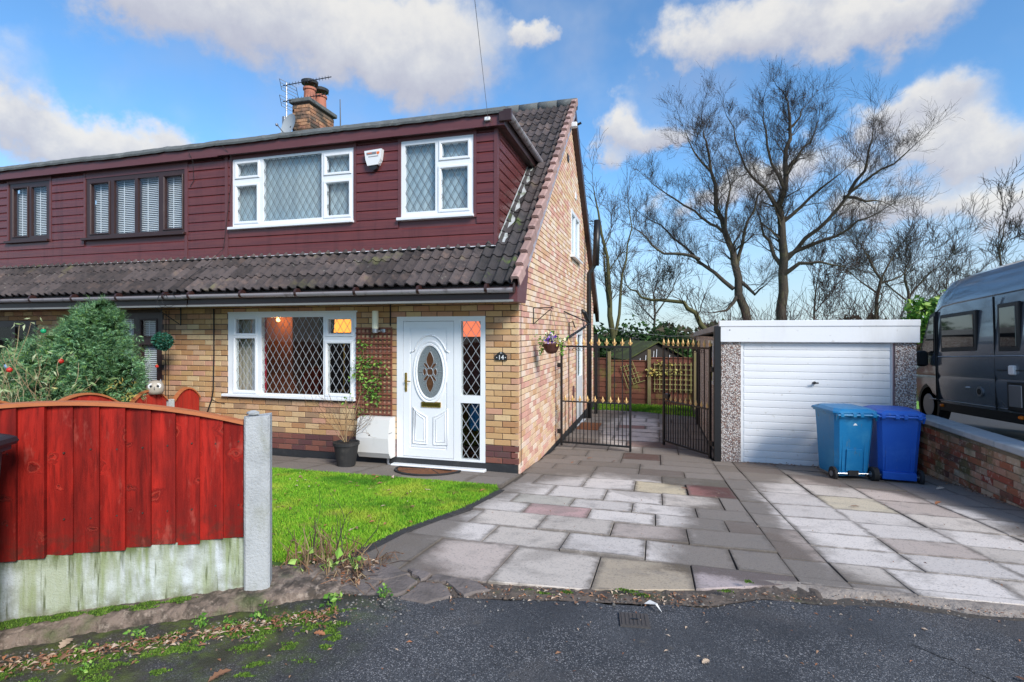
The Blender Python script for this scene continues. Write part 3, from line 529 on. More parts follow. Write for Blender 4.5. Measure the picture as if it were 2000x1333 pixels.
for P_ in BR:
    n = len(P_); t = rng.normal(0, .008); cx, cy = np.mean(P_, axis=0)
    V = []; 
    pts = []
    for i in range(n):
        a, b = P_[i], P_[(i+1) % n]
        for k in range(3): f = k/3; pts.append((a[0]+(b[0]-a[0])*f+rng.normal(0, .005), a[1]+(b[1]-a[1])*f+rng.normal(0, .005)))
    m_ = len(pts); zt = lambda p: G(p[1])+.028+t+.05*(p[1]-cy)*rng.uniform(.8, 1.2)
    V = [(cx+(p[0]-cx)*.95, cy+(p[1]-cy)*.95, zt(p)) for p in pts]+[(p[0], p[1], zt(p)-.01) for p in pts]+[(p[0], p[1], -.06) for p in pts]
    F = [tuple(range(m_))]+[(m_*k+(i+1) % m_, m_*k+i, m_*k+m_+i, m_*k+m_+(i+1) % m_) for k in (0, 1) for i in range(m_)]
    MB().add(V, F).build('stone', M['stone'], br)
def dirt():
    V = []; n = 110
    for i in range(n+1):
        x = -2.1+i*(3.05/n); yf = lin(DRIVE_FRONT, x); ye = lin(ROAD, x)-.05
        for t, h in ((-.06, .010), (.15, .012), (.4, .012), (.7, .010), (1, .001)):
            y = yf+(ye-yf)*t if t > 0 else yf-t; V.append((x, y, G(y)+h+rng.normal(0, .004)*(1 if 0 < t < 1 else .2)))
    F = [(i*5+k, i*5+k+1, i*5+6+k, i*5+5+k) for i in range(n) for k in range(4)]
    tag(MB().add(V, F).build('verge', mat('gritty_soil_edge', (.13,.10,.08), .95, layers=[((.06,.05,.042),8,.42,.66,.8),((.24,.19,.155),22,.54,.72,.7),((.07,.10,.025),3,.56,.70,.6)], bump=1, bscale=45, bdist=.012)), kind='structure')
dirt()
# mortar haunching along the right half of the drive edge
def haunch():
    V = []; n = 70
    for i in range(n+1):
        x = .62+i*(3.2/n); y = lin(DRIVE_FRONT, x); w = .10+.05*math.sin(i*.3)+rng.normal(0, .012)
        for o, h in ((.03, .024), (-.02, .020+rng.normal(0, .003)), (-w*.6, .010+rng.normal(0, .004)), (-w, -.012)): V.append((x, y+o, G(y+o)+h))
    F = [(i*4+k, i*4+k+1, i*4+5+k, i*4+4+k) for i in range(n) for k in range(3)]
    MB().add(V, F).build('mortar_edge', mat('pale_mortar_edge', (.33,.28,.24), .95, layers=[((.17,.14,.12),6,.42,.68,.8),((.46,.41,.37),12,.55,.76,.6)], bump=1, bscale=30, bdist=.015), drive)
haunch()
# dark edging course of the lawn
mb = MB()
for (a, b) in zip(LAWN_EDGE, LAWN_EDGE[1:]):
    for t in np.arange(0, 1, .34):
        p = Vector((*a, 0)).lerp(Vector((*b, 0)), t); q = Vector((*a, 0)).lerp(Vector((*b, 0)), min(t+.33, 1)); n_ = Vector((-(q-p).y, (q-p).x, 0)).normalized()*.045
        mb.prism([(0,0)], lambda _: (0,0,0), lambda _: (0,0,0)) if False else mb.add([(*(p+n_).xy, G(p.y)+.035), (*(q+n_).xy, G(q.y)+.035), (*(q-n_).xy, G(q.y)+.03), (*(p-n_).xy, G(p.y)+.03), (*(p+n_).xy, G(p.y)-.03), (*(q+n_).xy, G(q.y)-.03), (*(q-n_).xy, G(q.y)-.03), (*(p-n_).xy, G(p.y)-.03)], [(0,1,2,3),(0,4,5,1),(1,5,6,2),(2,6,7,3),(3,7,4,0)])
mb.build('lawn_edging', mat('dark_lawn_edging', (.045,.042,.042), .9, layers=[((.10,.09,.085),14,.5,.75,.6)], bump=.7, bscale=60), drive)

# ------------------------------------------------------------------ brickwork
CH, BL, JT = .083, .228, .010
def brick_mesh(L, m, cache={}):
    key = (round(L, 2), m.name)
    if key not in cache:
        h, c, d = CH-JT, .004, .05; a = L/2
        V = [(-a+c,0,c),(a-c,0,c),(a-c,0,h-c),(-a+c,0,h-c),(-a,c,0),(a,c,0),(a,c,h),(-a,c,h),(-a,d,0),(a,d,0),(a,d,h),(-a,d,h)]
        F = [(0,1,2,3)]+[(0+i, 4+i, 4+(i+1) % 4, (i+1) % 4) for i in range(4)]+[(4+i, 8+i, 8+(i+1) % 4, 4+(i+1) % 4) for i in range(4)]
        cache[key] = MB().add(V, F).mesh('brick', m)
    return cache[key]
def lay(parent, s0, s1, z0, z1, place, m, holes=(), limit=lambda z: None, singles=None, score=None, zone=None, rz=0, skew=.0):
    """stretcher-bond bricks on a wall; place(s, z) -> world point of the brick's bottom front centre.  The `singles` bricks that show
    largest (lowest score) become parts; the rest is one joined part."""
    todo = []; c = 0; z = z0
    while z+CH-JT <= z1+1e-4:
        a, b = s0, s1; lm = limit(z+CH)
        if lm: a, b = max(a, lm[0]), min(b, lm[1])
        iv = [(a, b)]
        for h in holes:
            if h[2] < z+CH-.02 and h[3] > z+.01:
                iv = [w for (p, q) in iv for w in ((p, min(q, h[0])), (max(p, h[1]), q)) if w[1]-w[0] > .03]
        for (p, q) in iv:
            x = s0-(BL+JT)*(.5 if c % 2 else 1)+math.floor((p-s0)/(BL+JT))*(BL+JT)
            while x < q:
                u, v = max(x, p), min(x+BL, q)
                if v-u > .045: todo.append((u, v, z))
                x += BL+JT
        z += CH; c += 1
    order = sorted(todo, key=score) if score else todo
    n1 = len(order) if singles is None else min(singles, len(order)); rest = MB(); ca, sa = math.cos(rz), math.sin(rz)
    for i, (u, v, z) in enumerate(order):
        mm = zone(z) if zone else m; P_ = Vector(place((u+v)/2, z)); jy = rng.normal(0, .0016)+.004
        if i < n1:
            o = link('brick', brick_mesh(v-u, mm), parent); o.location = P_+Vector((sa*jy, -ca*jy, 0))*0+Vector((-sa*jy*-1, -ca*jy, 0))*0+Vector((0, 0, rng.normal(0, .001)))
            o.rotation_euler = (0, 0, rz+rng.normal(0, .004)); o.scale = (1, 1, 1)
        else:
            me = brick_mesh(v-u, mm); rest.add([(P_.x+w.co.x*ca-w.co.y*sa, P_.y+w.co.x*sa+w.co.y*ca, P_.z+w.co.z) for w in me.vertices], [tuple(p.vertices) for p in me.polygons])
    if rest.v: tag(rest.build('brickwork', m, parent), kind='stuff')
FY = 6.8                                    # plane of the brick fronts
EAVE_Y, EAVE_Z, SLOPE = 6.28, 2.09, .878; PITCH = math.atan(SLOPE); RIDGE_Y = 11.2; RIDGE_Z = EAVE_Z+SLOPE*(RIDGE_Y-EAVE_Y); SIDE_X = -1.77
roof_z = lambda y: EAVE_Z+SLOPE*((y if y < RIDGE_Y else 2*RIDGE_Y-y)-EAVE_Y)
def wall_sheet(name, x0, x1, z0, z1, holes, y0, y1, m, parent):
    mb = MB()
    for a, b, c, d in rects_minus((x0, x1, z0, z1), holes): mb.box(a, b, y0, y1, c, d)
    return mb.build(name, m, parent)

house = thing('semi_detached_house', (-4.2,6.8,-.4), 'buff brick house with white leaded windows, white oval-glass door and burgundy dormer', 'house')
house2 = thing('semi_detached_house', (-9.4,6.8,-.4), 'adjoining buff brick house with brown framed windows and pale slat blinds', 'house')
DOOR = (-3.56,-2.235,-.36,1.725); WIN = (-6.50,-4.22,.50,1.80)
holes1 = [DOOR, WIN]; WIN2A = (-9.70,-7.82,.60,1.83); WIN2B = (-12.2,-10.67,-.35,1.71); holes2 = [WIN2A, WIN2B]
PARTY = -6.75
w1 = wall_sheet('front_wall', PARTY, SIDE_X-.03, -.45, 2.0, holes1, FY+.010, FY+.12, M['mortar'], house)
w2 = wall_sheet('front_wall', -12.4, PARTY, -.45, 2.0, holes2, FY+.010, FY+.12, M['mortar'], house2)
zone = lambda m: (lambda z: M['brick_dark'] if z < -.105 else m)
lay(w1, PARTY, SIDE_X, -.272, 1.97, lambda s, z: (s, FY, z), M['brick'], holes1, zone=zone(M['brick']), singles=300)
lay(w2, -12.3, PARTY, -.272, 1.97, lambda s, z: (s, FY, z), M['brick'], holes2, zone=zone(M['brick']), singles=290, score=lambda b: -b[0]-(.6 if b[2] > 1 else 0))
for hs, a, b in ((house, PARTY, SIDE_X-.005), (house2, -12.3, PARTY)):
    MB().box(a, b, FY-.012, FY+.009, -.55, -.275).build('plinth', M['bitumen'], hs)
# gable wall
under = lambda y: roof_z(y)-.16
def gable_lim(z):
    if z < under(FY+.02): return None
    a = EAVE_Y+(z+.16-EAVE_Z)/SLOPE; return (a, 2*RIDGE_Y-a)
SW = (11.35,12.6,3.19,4.20); SD = (12.2,13.15,-.66,1.56); BACK_Y = 15.6
def gable():
    mb = MB(); ps = [(FY+.01,-.9),(BACK_Y,-.9),(BACK_Y,under(BACK_Y)),(RIDGE_Y,under(RIDGE_Y)),(FY+.01,under(FY+.01))]
    xa, xb = SIDE_X-.012, SIDE_X-.11
    # walls round the openings: strips between break lines
    ybr = sorted({FY+.01, 11.35, 12.2, 12.6, 13.15, RIDGE_Y, BACK_Y})
    for a, b in zip(ybr, ybr[1:]):
        segs = [(-.9, None)]; m_ = (a+b)/2; cuts = [h for h in (SD, SW) if h[0] < m_ < h[1]]; z = -.9
        for h in sorted(cuts, key=lambda h: h[2]):
            mb.box(xb, xa, a, b, z, h[2]); z = h[3]
        mb.add([(xa,a,z),(xa,b,z),(xa,b,under(b)),(xa,a,under(a)),(xb,a,z),(xb,b,z),(xb,b,under(b)),(xb,a,under(a))], [(0,1,2,3),(7,6,5,4),(0,4,5,1),(3,2,6,7),(0,3,7,4),(1,5,6,2)])
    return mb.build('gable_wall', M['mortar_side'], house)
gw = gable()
lay(gw, FY+.06, BACK_Y, -.272-3*CH, 6.3, lambda s, z: (SIDE_X, s, z), M['brick_side_lit'], [SW, SD], limit=gable_lim, singles=290, rz=R(90), zone=None, score=lambda b: b[0]+abs(b[2]-.6)*.5)
MB().box(SIDE_X-.03, SIDE_X+.014, FY+.02, BACK_Y, -.95, -.52).build('plinth', M['bitumen'], house)
# quoin edge where the two faces meet: cut bricks turned round the corner
mbq = MB(); z = -.272; c = 0
while z < 1.92:
    mbq.box(SIDE_X-.045, SIDE_X-.001, FY+.002, FY+(.058 if c % 2 else .055), z, z+CH-JT); z += CH; c += 1
tag(mbq.build('corner_bricks', M['brick_side_lit'], gw), kind='stuff')
# rear wall, floor, party wall, loft so that rooms are dark
shell = MB(); shell.box(-12.4, SIDE_X-.12, BACK_Y-.1, BACK_Y, -.9, 2.2); shell.box(PARTY-.05, PARTY+.05, FY+.13, BACK_Y-.1, -.6, 2.11); shell.box(PARTY-.05, PARTY+.05, 7.08, BACK_Y-.8, 2.21, 4.2); shell.box(-12.4, SIDE_X-.12, FY+.2, BACK_Y-.1, 2.12, 2.2); shell.box(-12.4, SIDE_X-.12, FY+.12, BACK_Y-.1, -.5, -.42); shell.box(-12.45, -12.38, FY, BACK_Y, -.9, 4.3)
shell.build('inner_shell', M['dark'], house)

# ------------------------------------------------------------------ windows and door
def lattice(rect, pw, ph, y, wd, th, ox=0., oz=0.):
    x0, x1, z0, z1 = rect; mb = MB(); sl = ph/pw; cx, cz = (x0+x1)/2+ox, (z0+z1)/2+oz; n = int(((x1-x0)*sl+(z1-z0))/ph)+3
    for sg in (1, -1):
        for k in range(-n, n+1):
            pts = []
            # z - cz = sg*sl*(x-cx) + k*ph
            c0 = cz+k*ph-sg*sl*cx
            for x in (x0, x1):
                z = sg*sl*x+c0
                if z0 <= z <= z1: pts.append((x, z))
            for z in (z0, z1):
                x = (z-c0)/(sg*sl)
                if x0 < x < x1: pts.append((x, z))
            if len(pts) < 2: continue
            (ax, az), (bx, bz) = pts[:2]; L = math.hypot(bx-ax, bz-az)
            if L < .02: continue
            nx, nz = -(bz-az)/L*wd/2, (bx-ax)/L*wd/2; yy = y-(th*.3 if sg > 0 else 0)
            V = [(ax+nx,yy,az+nz),(bx+nx,yy,bz+nz),(bx-nx,yy,bz-nz),(ax-nx,yy,az-nz)]
            mb.add(V+[(p[0], yy+th, p[2]) for p in V], [(0,1,2,3),(7,6,5,4),(0,4,5,1),(1,5,6,2),(2,6,7,3),(3,7,4,0)])
    return mb
def ring(mb, r, w, y0, y1, bev=.006):
    x0, x1, z0, z1 = r
    o = [(x0-w,z0-w),(x1+w,z0-w),(x1+w,z1+w),(x0-w,z1+w)]; ob = [(x0-w+bev,z0-w+bev),(x1+w-bev,z0-w+bev),(x1+w-bev,z1+w-bev),(x0-w+bev,z1+w-bev)]
    i = [(x0,z0),(x1,z0),(x1,z1),(x0,z1)]; ib = [(x0-bev*2,z0-bev*2),(x1+bev*2,z0-bev*2),(x1+bev*2,z1+bev*2),(x0-bev*2,z1+bev*2)]
    V = [(a, y1, b) for a, b in o]+[(a, y0+bev, b) for a, b in o]+[(a, y0, b) for a, b in ob]+[(a, y0, b) for a, b in ib]+[(a, y0+.012+bev, b) for a, b in i]+[(a, y1, b) for a, b in i]
    F = [(k*4+j, k*4+(j+1) % 4, k*4+4+(j+1) % 4, k*4+4+j) for k in range(5) for j in range(4)]
    mb.add(V, F)
def window(parent, rect, y, panes, fm, lead=None, pw=.118, ph=.19, sill=True, back=None, glass='glass', sashw=.042, second=None, depth=.07, sillw=.05, lw=.0058):
    """panes: (x0,x1,z0,z1,sash?)"""
    x0, x1, z0, z1 = rect; fr = MB()
    for a, b, c, d in rects_minus(rect, [p[:4] for p in panes]): fr.box(a, b, y, y+depth, c, d)
    w = fr.build('window', fm, parent)
    for p in panes:
        r = p[:4]
        if p[4]:
            mb = MB(); ring(mb, r, sashw, y-.016, y+.001); mb.build('sash', fm, w)
        gy = y+.022
        MB().quad((r[0],gy,r[2]),(r[1],gy,r[2]),(r[1],gy,r[3]),(r[0],gy,r[3])).build('pane', M[glass], w)
        if lead: lattice(r, pw, ph, gy-.004, lw, .003).build('lead_or_reflected_lattice', lead, w)
        if second: lattice(r, pw, ph, gy+.016, lw, .002, .012, -.004).build('lead_or_reflected_lattice', second, w)  # offset copy stands for the lattice's shadowy reflection on the inner pane
        if back:
            by = y+.11; MB().quad((r[0]-.08,by,r[2]-.08),(r[1]+.08,by,r[2]-.08),(r[1]+.08,by,r[3]+.08),(r[0]-.08,by,r[3]+.08)).build('blind', back, w)
    if sill: MB().cbox(x0-sillw, x1+.01, y-.07, y+.02, z0-.045, z0-.002, .006).build('sill', fm, w)
    return w
wy = FY+.004
wl = window(house, (-6.50,-4.22,.545,1.80), wy, [(-6.355,-5.985,1.49,1.705,1),(-6.36,-5.995,.60,1.405,1),(-5.875,-4.775,.565,1.735,0),(-4.69,-4.305,1.485,1.695,1),(-4.705,-4.32,.60,1.335,1)], M['upvc'], M['lead_white'], sillw=.07)
MB().box(-6.50, -4.20, FY-.004, FY+.06, 1.801, 1.822).build('head_trim', M['upvc'], house)
# what shows in the living room: curtains, warm wall and a lit lamp
mb = MB()
def drape(x0, x1, y, z0, z1, m, amp=.02, n=14, name='curtain'):
    V = [(x0+(x1-x0)*i/n, y+amp*math.sin(i*1.9), z) for i in range(n+1) for z in (z0, z1)]
    o = MB().add(V, [(2*i, 2*i+2, 2*i+3, 2*i+1) for i in range(n)]).build(name, m, smooth=True); return o
for a, b, m_, lb in ((-6.48,-6.20,'beige','beige curtain hanging inside the ground floor white window'),(-6.195,-6.05,'net','thin white net curtain beside the crimson one indoors'),(-6.045,-5.94,'crimson','crimson curtain gathered indoors beside the net')):
    tag(drape(a, b, wy+.17, .55, 1.80, M[m_]), lb, 'curtain')
MB().box(-6.6, -4.1, 8.6, 8.65, -.4, 2.1).build('room_wall', M['dark'], house); MB().box(-6.68, -6.05, 7.75, 8.5, -.4, 2.1).build('chimney_breast', M['room'], house)
lampp = thing('table_lamp', (-4.74,7.3,.6), 'lit lamp with an orange shade seen through the small upper pane', 'lamp')
MB().lathe([(.16,1.50),(.13,1.84)], 18, (-4.74,7.3,0)).build('shade', M['lamp_on'], lampp, smooth=True); MB().lathe([(.012,.6),(.012,1.5)], 8, (-4.74,7.3,0)).build('stem', M['brass'], lampp); MB().lathe([(.09,.58),(.09,.61)], 14, (-4.74,7.3,0)).build('base', M['brass'], lampp)
lp2 = thing('wall_light', (-6.3,7.72,1.7), 'small lit bulb glowing on the orange wall inside the main window', 'light')
MB().lathe([(.001,0),(.03,.02),(.035,.05),(.001,.085)], 10, (-6.30,7.70,1.68)).build('bulb', mat('lit_bulb', (1,.8,.5), .5, emit=((1,.55,.2), 3)), lp2, smooth=True)
ld = bpy.data.lights.new('bulb_glow', 'POINT'); ld.energy = 6; ld.color = (1, .42, .14); ld.shadow_soft_size = .08
lo = bpy.data.objects.new('bulb_glow', ld); COL.objects.link(lo); lo.location = (-6.2, 7.52, 1.70); lo.parent = lp2; lo.matrix_parent_inverse = lp2.matrix_basis.inverted()
# door with side light
def door():
    x0, x1, z0, z1 = DOOR; z0 = -.35; fm = M['upvc']; fr = MB(); leaf = (-3.465,-2.69,-.255,1.662); p1 = (-2.585,-2.302,.635,1.655); p2 = (-2.595,-2.312,-.245,.53)
    for a, b, c, d in rects_minus((x0, x1, z0, z1), [leaf, p1, p2]): fr.box(a, b, FY-.006, FY+.08, c, d)
    d = fr.build('door_frame', fm, house)
    MB().cbox(x0-.05, x1+.02, FY-.11, FY+.01, -.40, -.352, .008).build('threshold', fm, d)
    lf = MB(); a, b, c, e = leaf; lf.box(a+.005, b-.005, FY+.012, FY+.06, c+.005, e-.005)
    for q in rects_minus((a+.006, b-.006, c+.006, e-.006), [(a+.105, b-.105, c+.12, e-.105)]): lf.box(q[0], q[1], FY+.0, FY+.0125, q[2], q[3])
    leafo = lf.build('door', fm, house)
    MB().box(a+.125, b-.125, FY+.004, FY+.0123, c+.14, e-.125).build('panel', fm, leafo)
    cx, cz = -3.05, .947; E = lambda rx, rz, t, y: (cx+rx*math.cos(t), y, cz+rz*math.sin(t)); N = 48
    V = []
    for rx, rz, y in ((.262,.45,FY+.004),(.252,.44,FY-.012),(.236,.42,FY-.012),(.228,.41,FY-.002),(.222,.40,FY-.002),(.215,.392,FY-.014),(.200,.372,FY-.014),(.192,.362,FY+.004)):
        V += [E(rx, rz, 2*PI*k/N, y) for k in range(N)]
    MB().add(V, [(j*N+k, j*N+(k+1) % N, (j+1)*N+(k+1) % N, (j+1)*N+k) for j in range(7) for k in range(N)]).build('oval_moulding', fm, leafo, smooth=False)
    MB().add([E(.194, .364, 2*PI*k/N, FY+.0005) for k in range(N)], [tuple(range(N))]).build('oval_glass', M['oval_glass'], leafo)
    br_, ld_ = MB(), MB()
    def blob(px, pz, rx, rz, rot=0, pt=False):
        P_ = []
        for k in range(20):
            t = 2*PI*k/20; u, w = rx*math.cos(t), rz*math.sin(t)
            if pt: u *= (1-abs(math.sin(t))**1.5*.55)
            P_.append((cx+px+u*math.cos(rot)-w*math.sin(rot), FY-.0015, cz+pz+u*math.sin(rot)+w*math.cos(rot)))
        br_.add(P_, [tuple(range(20))]); ld_.tube([(p[0], FY-.003, p[2]) for p in P_+[P_[0]]], .0045, 5, False)
    blob(0, .165, .058, .125, 0, True); blob(0, -.165, .058, .125, 0, True); blob(0, 0, .045, .06)
    for sx in (-1, 1): blob(sx*.082, 0, .026, .05); blob(sx*.055, .085, .022, .055, -sx*.75); blob(sx*.055, -.085, .022, .055, sx*.75)
    for t in (0, PI): ld_.tube([E(.10, .1, t, FY-.003), E(.192, .36, t, FY-.003)], .004, 5)
    for t in (PI/2, -PI/2): ld_.tube([E(.1, .28, t, FY-.003), E(.19, .36, t, FY-.003)], .004, 5)
    br_.build('stained_pane', M['brown_glass'], leafo); ld_.build('lead_came', mat('came', (.36,.37,.38), .4, metal=.5), leafo)
    mo = MB()
    mo.tube([(cx+.31*math.cos(t)*.93, FY-.001, cz+.03+.485*math.sin(t)) for t in np.linspace(R(32), R(148), 22)], .011, 6); 
    for s in (-1, 1): mo.tube([(cx+s*.245, FY-.001, cz+.30), (cx+s*.29, FY-.001, cz+.275)], .011, 6)
    mo.build('arch_moulding', fm, leafo, smooth=True)
    for s in (-1, 1):
        xi, xo, zb, zt = cx+s*.055, cx+s*.262, -.065, .385
        pts = [(xi, zb), (xo, zb), (xo, zt+.06)]+[(xo+(xi-xo)*t, zt+.06-.13*t**.7) for t in np.linspace(.12, 1, 9)]
        pm = MB().prism(pts if s > 0 else pts[::-1], lambda p: (p[0], FY-.001, p[1]), lambda p: (p[0], FY+.008, p[1])); pm.build('raised_panel', fm, leafo)
        tr = MB(); tr.tube([(p[0], FY-.001, p[1]) for p in pts+[pts[0]]], .009, 6, False); inner = [((p[0]-(xi+xo)/2)*.66+(xi+xo)/2, (p[1]-(zb+zt)/2)*.82+(zb+zt)/2) for p in pts]; tr.tube([(p[0], FY-.003, p[1]) for p in inner+[inner[0]]], .006, 6, False)
        tr.build('panel_moulding', fm, leafo, smooth=True)
    lb = MB().cbox(-3.18, -2.885, FY-.014, FY+.004, .452, .528, .004); lbo = lb.build('letterbox', M['brass'], leafo); MB().box(-3.155, -2.91, FY-.0165, FY-.0145, .472, .508).build('flap', mat('dark_brass', (.30,.19,.05), .3, metal=1), lbo)
    hp = MB().cbox(-3.435, -3.40, FY-.012, FY+.001, .66, .93, .004).build('handle', M['brass'], leafo); MB().tube([(-3.418,FY-.01,.815),(-3.418,FY-.045,.815),(-3.33,FY-.05,.812)], .008, 8).build('lever', M['brass'], hp)
    MB().lathe([(.010,0),(.010,.012)], 10, (0,0,0)).build('key_escutcheon', M['brass'], hp).matrix_basis = Matrix.Translation((-3.418,FY-.012,.72)) @ Matrix.Rotation(R(90), 4, 'X')
    sl = bpy.data.objects.new('side_light', None); COL.objects.link(sl); sl.parent = house; sl.matrix_parent_inverse = house.matrix_basis.inverted()
    for r in (p1, p2):
        MB().quad((r[0],FY+.02,r[2]),(r[1],FY+.02,r[2]),(r[1],FY+.02,r[3]),(r[0],FY+.02,r[3])).build('pane', M['glass'], sl, local=True)
        lattice(r, .135, .20, FY+.014, .0065, .003).build('lead_or_reflected_lattice', M['lead_white'], sl, local=True)
    # hallway seen through the side light
    MB().box(-3.6, -1.95, 8.4, 8.45, -.4, 2.1).build('hall_wall', mat('hall_wallpaper', (.14,.06,.045), .9, layers=[((.06,.03,.03),5,.45,.65,.8)]), house)
door()
cl = thing('ceiling_pendant', (-2.68,7.45,1.6), 'lit salmon pendant shade seen through the door side light', 'lamp'); MB().lathe([(.21,1.44),(.10,1.74),(.02,1.78)], 18, (-2.68,7.45,0)).build('shade', M['lamp_red'], cl, smooth=True); MB().tube([(-2.68,7.45,1.76),(-2.68,7.45,2.12)], .004, 5).build('flex', M['cable'], cl)
bl = MB(); bl.cbox(-2.66, -2.46, 7.25, 7.5, .05, .45, .05); tag(bl.build('hall_bag', M['far_wall']), 'blue object standing in the hall behind the lower side pane', 'bag')

# side window and side door in the gable (normals face +x)
def side_frame(rect, panes, name, fm):
    y0, y1, z0, z1 = rect; mb = MB()
    for a, b, c, d in rects_minus(rect, panes): mb.box(SIDE_X-.07, SIDE_X+.012, a, b, c, d)
    w = mb.build(name, fm, house)
    for p in panes: MB().quad((SIDE_X-.02,p[0],p[2]),(SIDE_X-.02,p[1],p[2]),(SIDE_X-.02,p[1],p[3]),(SIDE_X-.02,p[0],p[3])).build('pane', M['glass'], w); MB().quad((SIDE_X-.1,p[0],p[2]),(SIDE_X-.1,p[1],p[2]),(SIDE_X-.1,p[1],p[3]),(SIDE_X-.1,p[0],p[3])).build('blind', M['blind'], w)
    MB().box(SIDE_X-.02, SIDE_X+.09, y0-.05, y1+.05, z0-.045, z0-.001).build('sill', fm, w); return w
side_frame(SW, [(11.43,11.9,3.27,4.12),(12.0,12.52,3.27,4.12)], 'window', M['upvc'])
side_frame(SD, [(12.32,13.03,.45,1.45)], 'side_door', M['upvc'])

# ------------------------------------------------------------------ dormer
DY = 6.96; DX = -2.107; DZ0, DZ1 = 2.66, 4.30
DW1 = (-6.545,-4.350,3.185,4.270); DW2 = (-3.570,-2.455,3.165,4.278); DW3 = (-9.68,-7.48,3.16,4.20); DW4 = (-11.58,-10.55,3.19,4.25)
PL = .142
def plank_profile(h): return [(0,0),(-.004,0),(-.019,.005),(-.020,h-.026),(-.005,h-.001),(0,h)]   # (outward y, z)
def cladding(parent, x0, x1, z0, z1, holes):
    z = z1; n = 0; zs = []
    while z > z0+.02: zs.append(max(z-PL, z0)); z -= PL
    for zb in zs:
        iv = [(x0, x1)]
        for h in holes:
            if h[2] < zb+PL-.03 and h[3] > zb+.02: iv = [w for (p, q) in iv for w in ((p, min(q, h[0])), (max(p, h[1]), q)) if w[1]-w[0] > .02]
        hh = min(PL, z1-zb)
        for p, q in iv:
            dy = rng.normal(0, .0008); MB().prism(plank_profile(hh), lambda c: (p+.001, DY+c[0]+dy, zb+c[1]), lambda c: (q-.001, DY+c[0]+dy, zb+c[1])).build('plank', M['clad'], parent)
for hs, a, b, hl in ((house, -6.66, DX-.03, [DW1, DW2]), (house2, -12.4, -6.70, [DW3, DW4])):
    body = MB()
    for r in rects_minus((a-.04 if hs is house else a, b+.03, DZ0-.05, 4.46), hl): body.box(r[0], r[1], DY+.002, DY+.09, r[2], r[3])
    bo = body.build('dormer_wall', M['clad_trim'], hs)
    if hs is house: cladding(bo, -6.63, DX-.035, DZ0, DZ1, [(h[0]-.045, h[1]+.045, h[2]-.05, h[3]+.6) for h in hl])
    else:
        cladding(bo, -12.4, -7.50, DZ0, DZ1, [(h[0]-.045, h[1]+.045, h[2]-.05, h[3]+.6) for h in hl]); cladding(bo, -7.44, -6.69, DZ0, DZ1, [])
    for h in hl:
        t = MB(); t.box(h[0]-.045, h[0]-.002, DY-.026, DY+.003, h[2]-.05, DZ1+.04); t.box(h[1]+.002, h[1]+.045, DY-.026, DY+.003, h[2]-.05, DZ1+.04); t.box(h[0]-.002, h[1]+.002, DY-.022, DY+.003, h[3]+.001, DZ1+.04); t.build('window_trim', M['clad_trim'], bo)
for x, hs in ((-6.66, house), (-7.47, house2)): MB().box(x-.028, x+.028, DY-.027, DY+.001, DZ0-.02, DZ1+.04).build('joint_trim', M['clad_trim'], hs)
MB().box(DX-.045, DX+.004, DY-.028, DY+.05, DZ0-.05, 4.40).build('corner_trim', M['clad_trim'], house)
wd = DY-.012
window(house, DW1, wd, [(-6.455,-6.07,3.995,4.185,1),(-6.465,-6.085,3.275,3.825,1),(-5.965,-4.905,3.255,4.235,0),(-4.82,-4.43,3.925,4.165,1),(-4.825,-4.435,3.275,3.76,1)], M['upvc'], M['lead_dark'], .118, .20, back=M['blind'], glass='glass_up', second=M['lead_reflection'])
window(house, DW2, wd, [(-3.51,-3.035,3.245,4.215,0),(-2.935,-2.545,3.99,4.185,1),(-2.945,-2.55,3.255,3.83,1)], M['upvc'], M['lead_dark'], .118, .20, back=M['blind'], glass='glass_up', second=M['lead_reflection'])
def slat_blind(parent, r, y):
    mb = MB(); z = r[2]
    while z < r[3]: mb.add([(r[0],y,z),(r[1],y,z),(r[1],y+.022,z+.022),(r[0],y+.022,z+.022)], [(0,1,2,3)]); z += .032
    for x in (r[0]+(r[1]-r[0])*.3, r[0]+(r[1]-r[0])*.75): mb.box(x-.008, x+.008, y-.006, y-.003, r[2], r[3])
    tag(mb.build('slat_blind', M['blind_white'], parent), kind='stuff')
def brown_window(rect, y, panes, blind=True):
    w = window(house2, rect, y, panes, M['brown_pvc'], None, glass='glass_up', sashw=.03)
    for p in panes: slat_blind(w, (p[0]-.03, p[1]+.03, p[2]-.02, p[3]+.02), y+.09); MB().quad((p[0]-.1,y+.16,p[2]-.1),(p[1]+.1,y+.16,p[2]-.1),(p[1]+.1,y+.16,p[3]+.1),(p[0]-.1,y+.16,p[3]+.1)).build('room_dark', M['dark'], w)
brown_window(DW3, wd, [(-9.56,-9.16,3.24,4.10,1),(-9.04,-8.58,3.21,4.13,0),(-8.51,-8.06,3.21,4.13,0),(-7.93,-7.57,3.24,4.10,1)])
brown_window(DW4, wd, [(-11.47,-11.12,3.28,4.15,1),(-11.02,-10.64,3.27,4.16,0)])
brown_window(WIN2A, wy, [(-9.6,-9.2,1.44,1.72,1),(-9.6,-9.2,.7,1.35,1),(-9.1,-8.42,1.44,1.73,0),(-9.1,-8.42,.68,1.35,0),(-8.27,-7.95,1.44,1.70,1),(-8.28,-7.93,.66,1.30,0)])
window(house2, WIN2B, wy, [(-12.05,-11.3,.6,1.6,0),(-11.2,-10.78,-.25,1.6,0)], M['brown_pvc'], None)
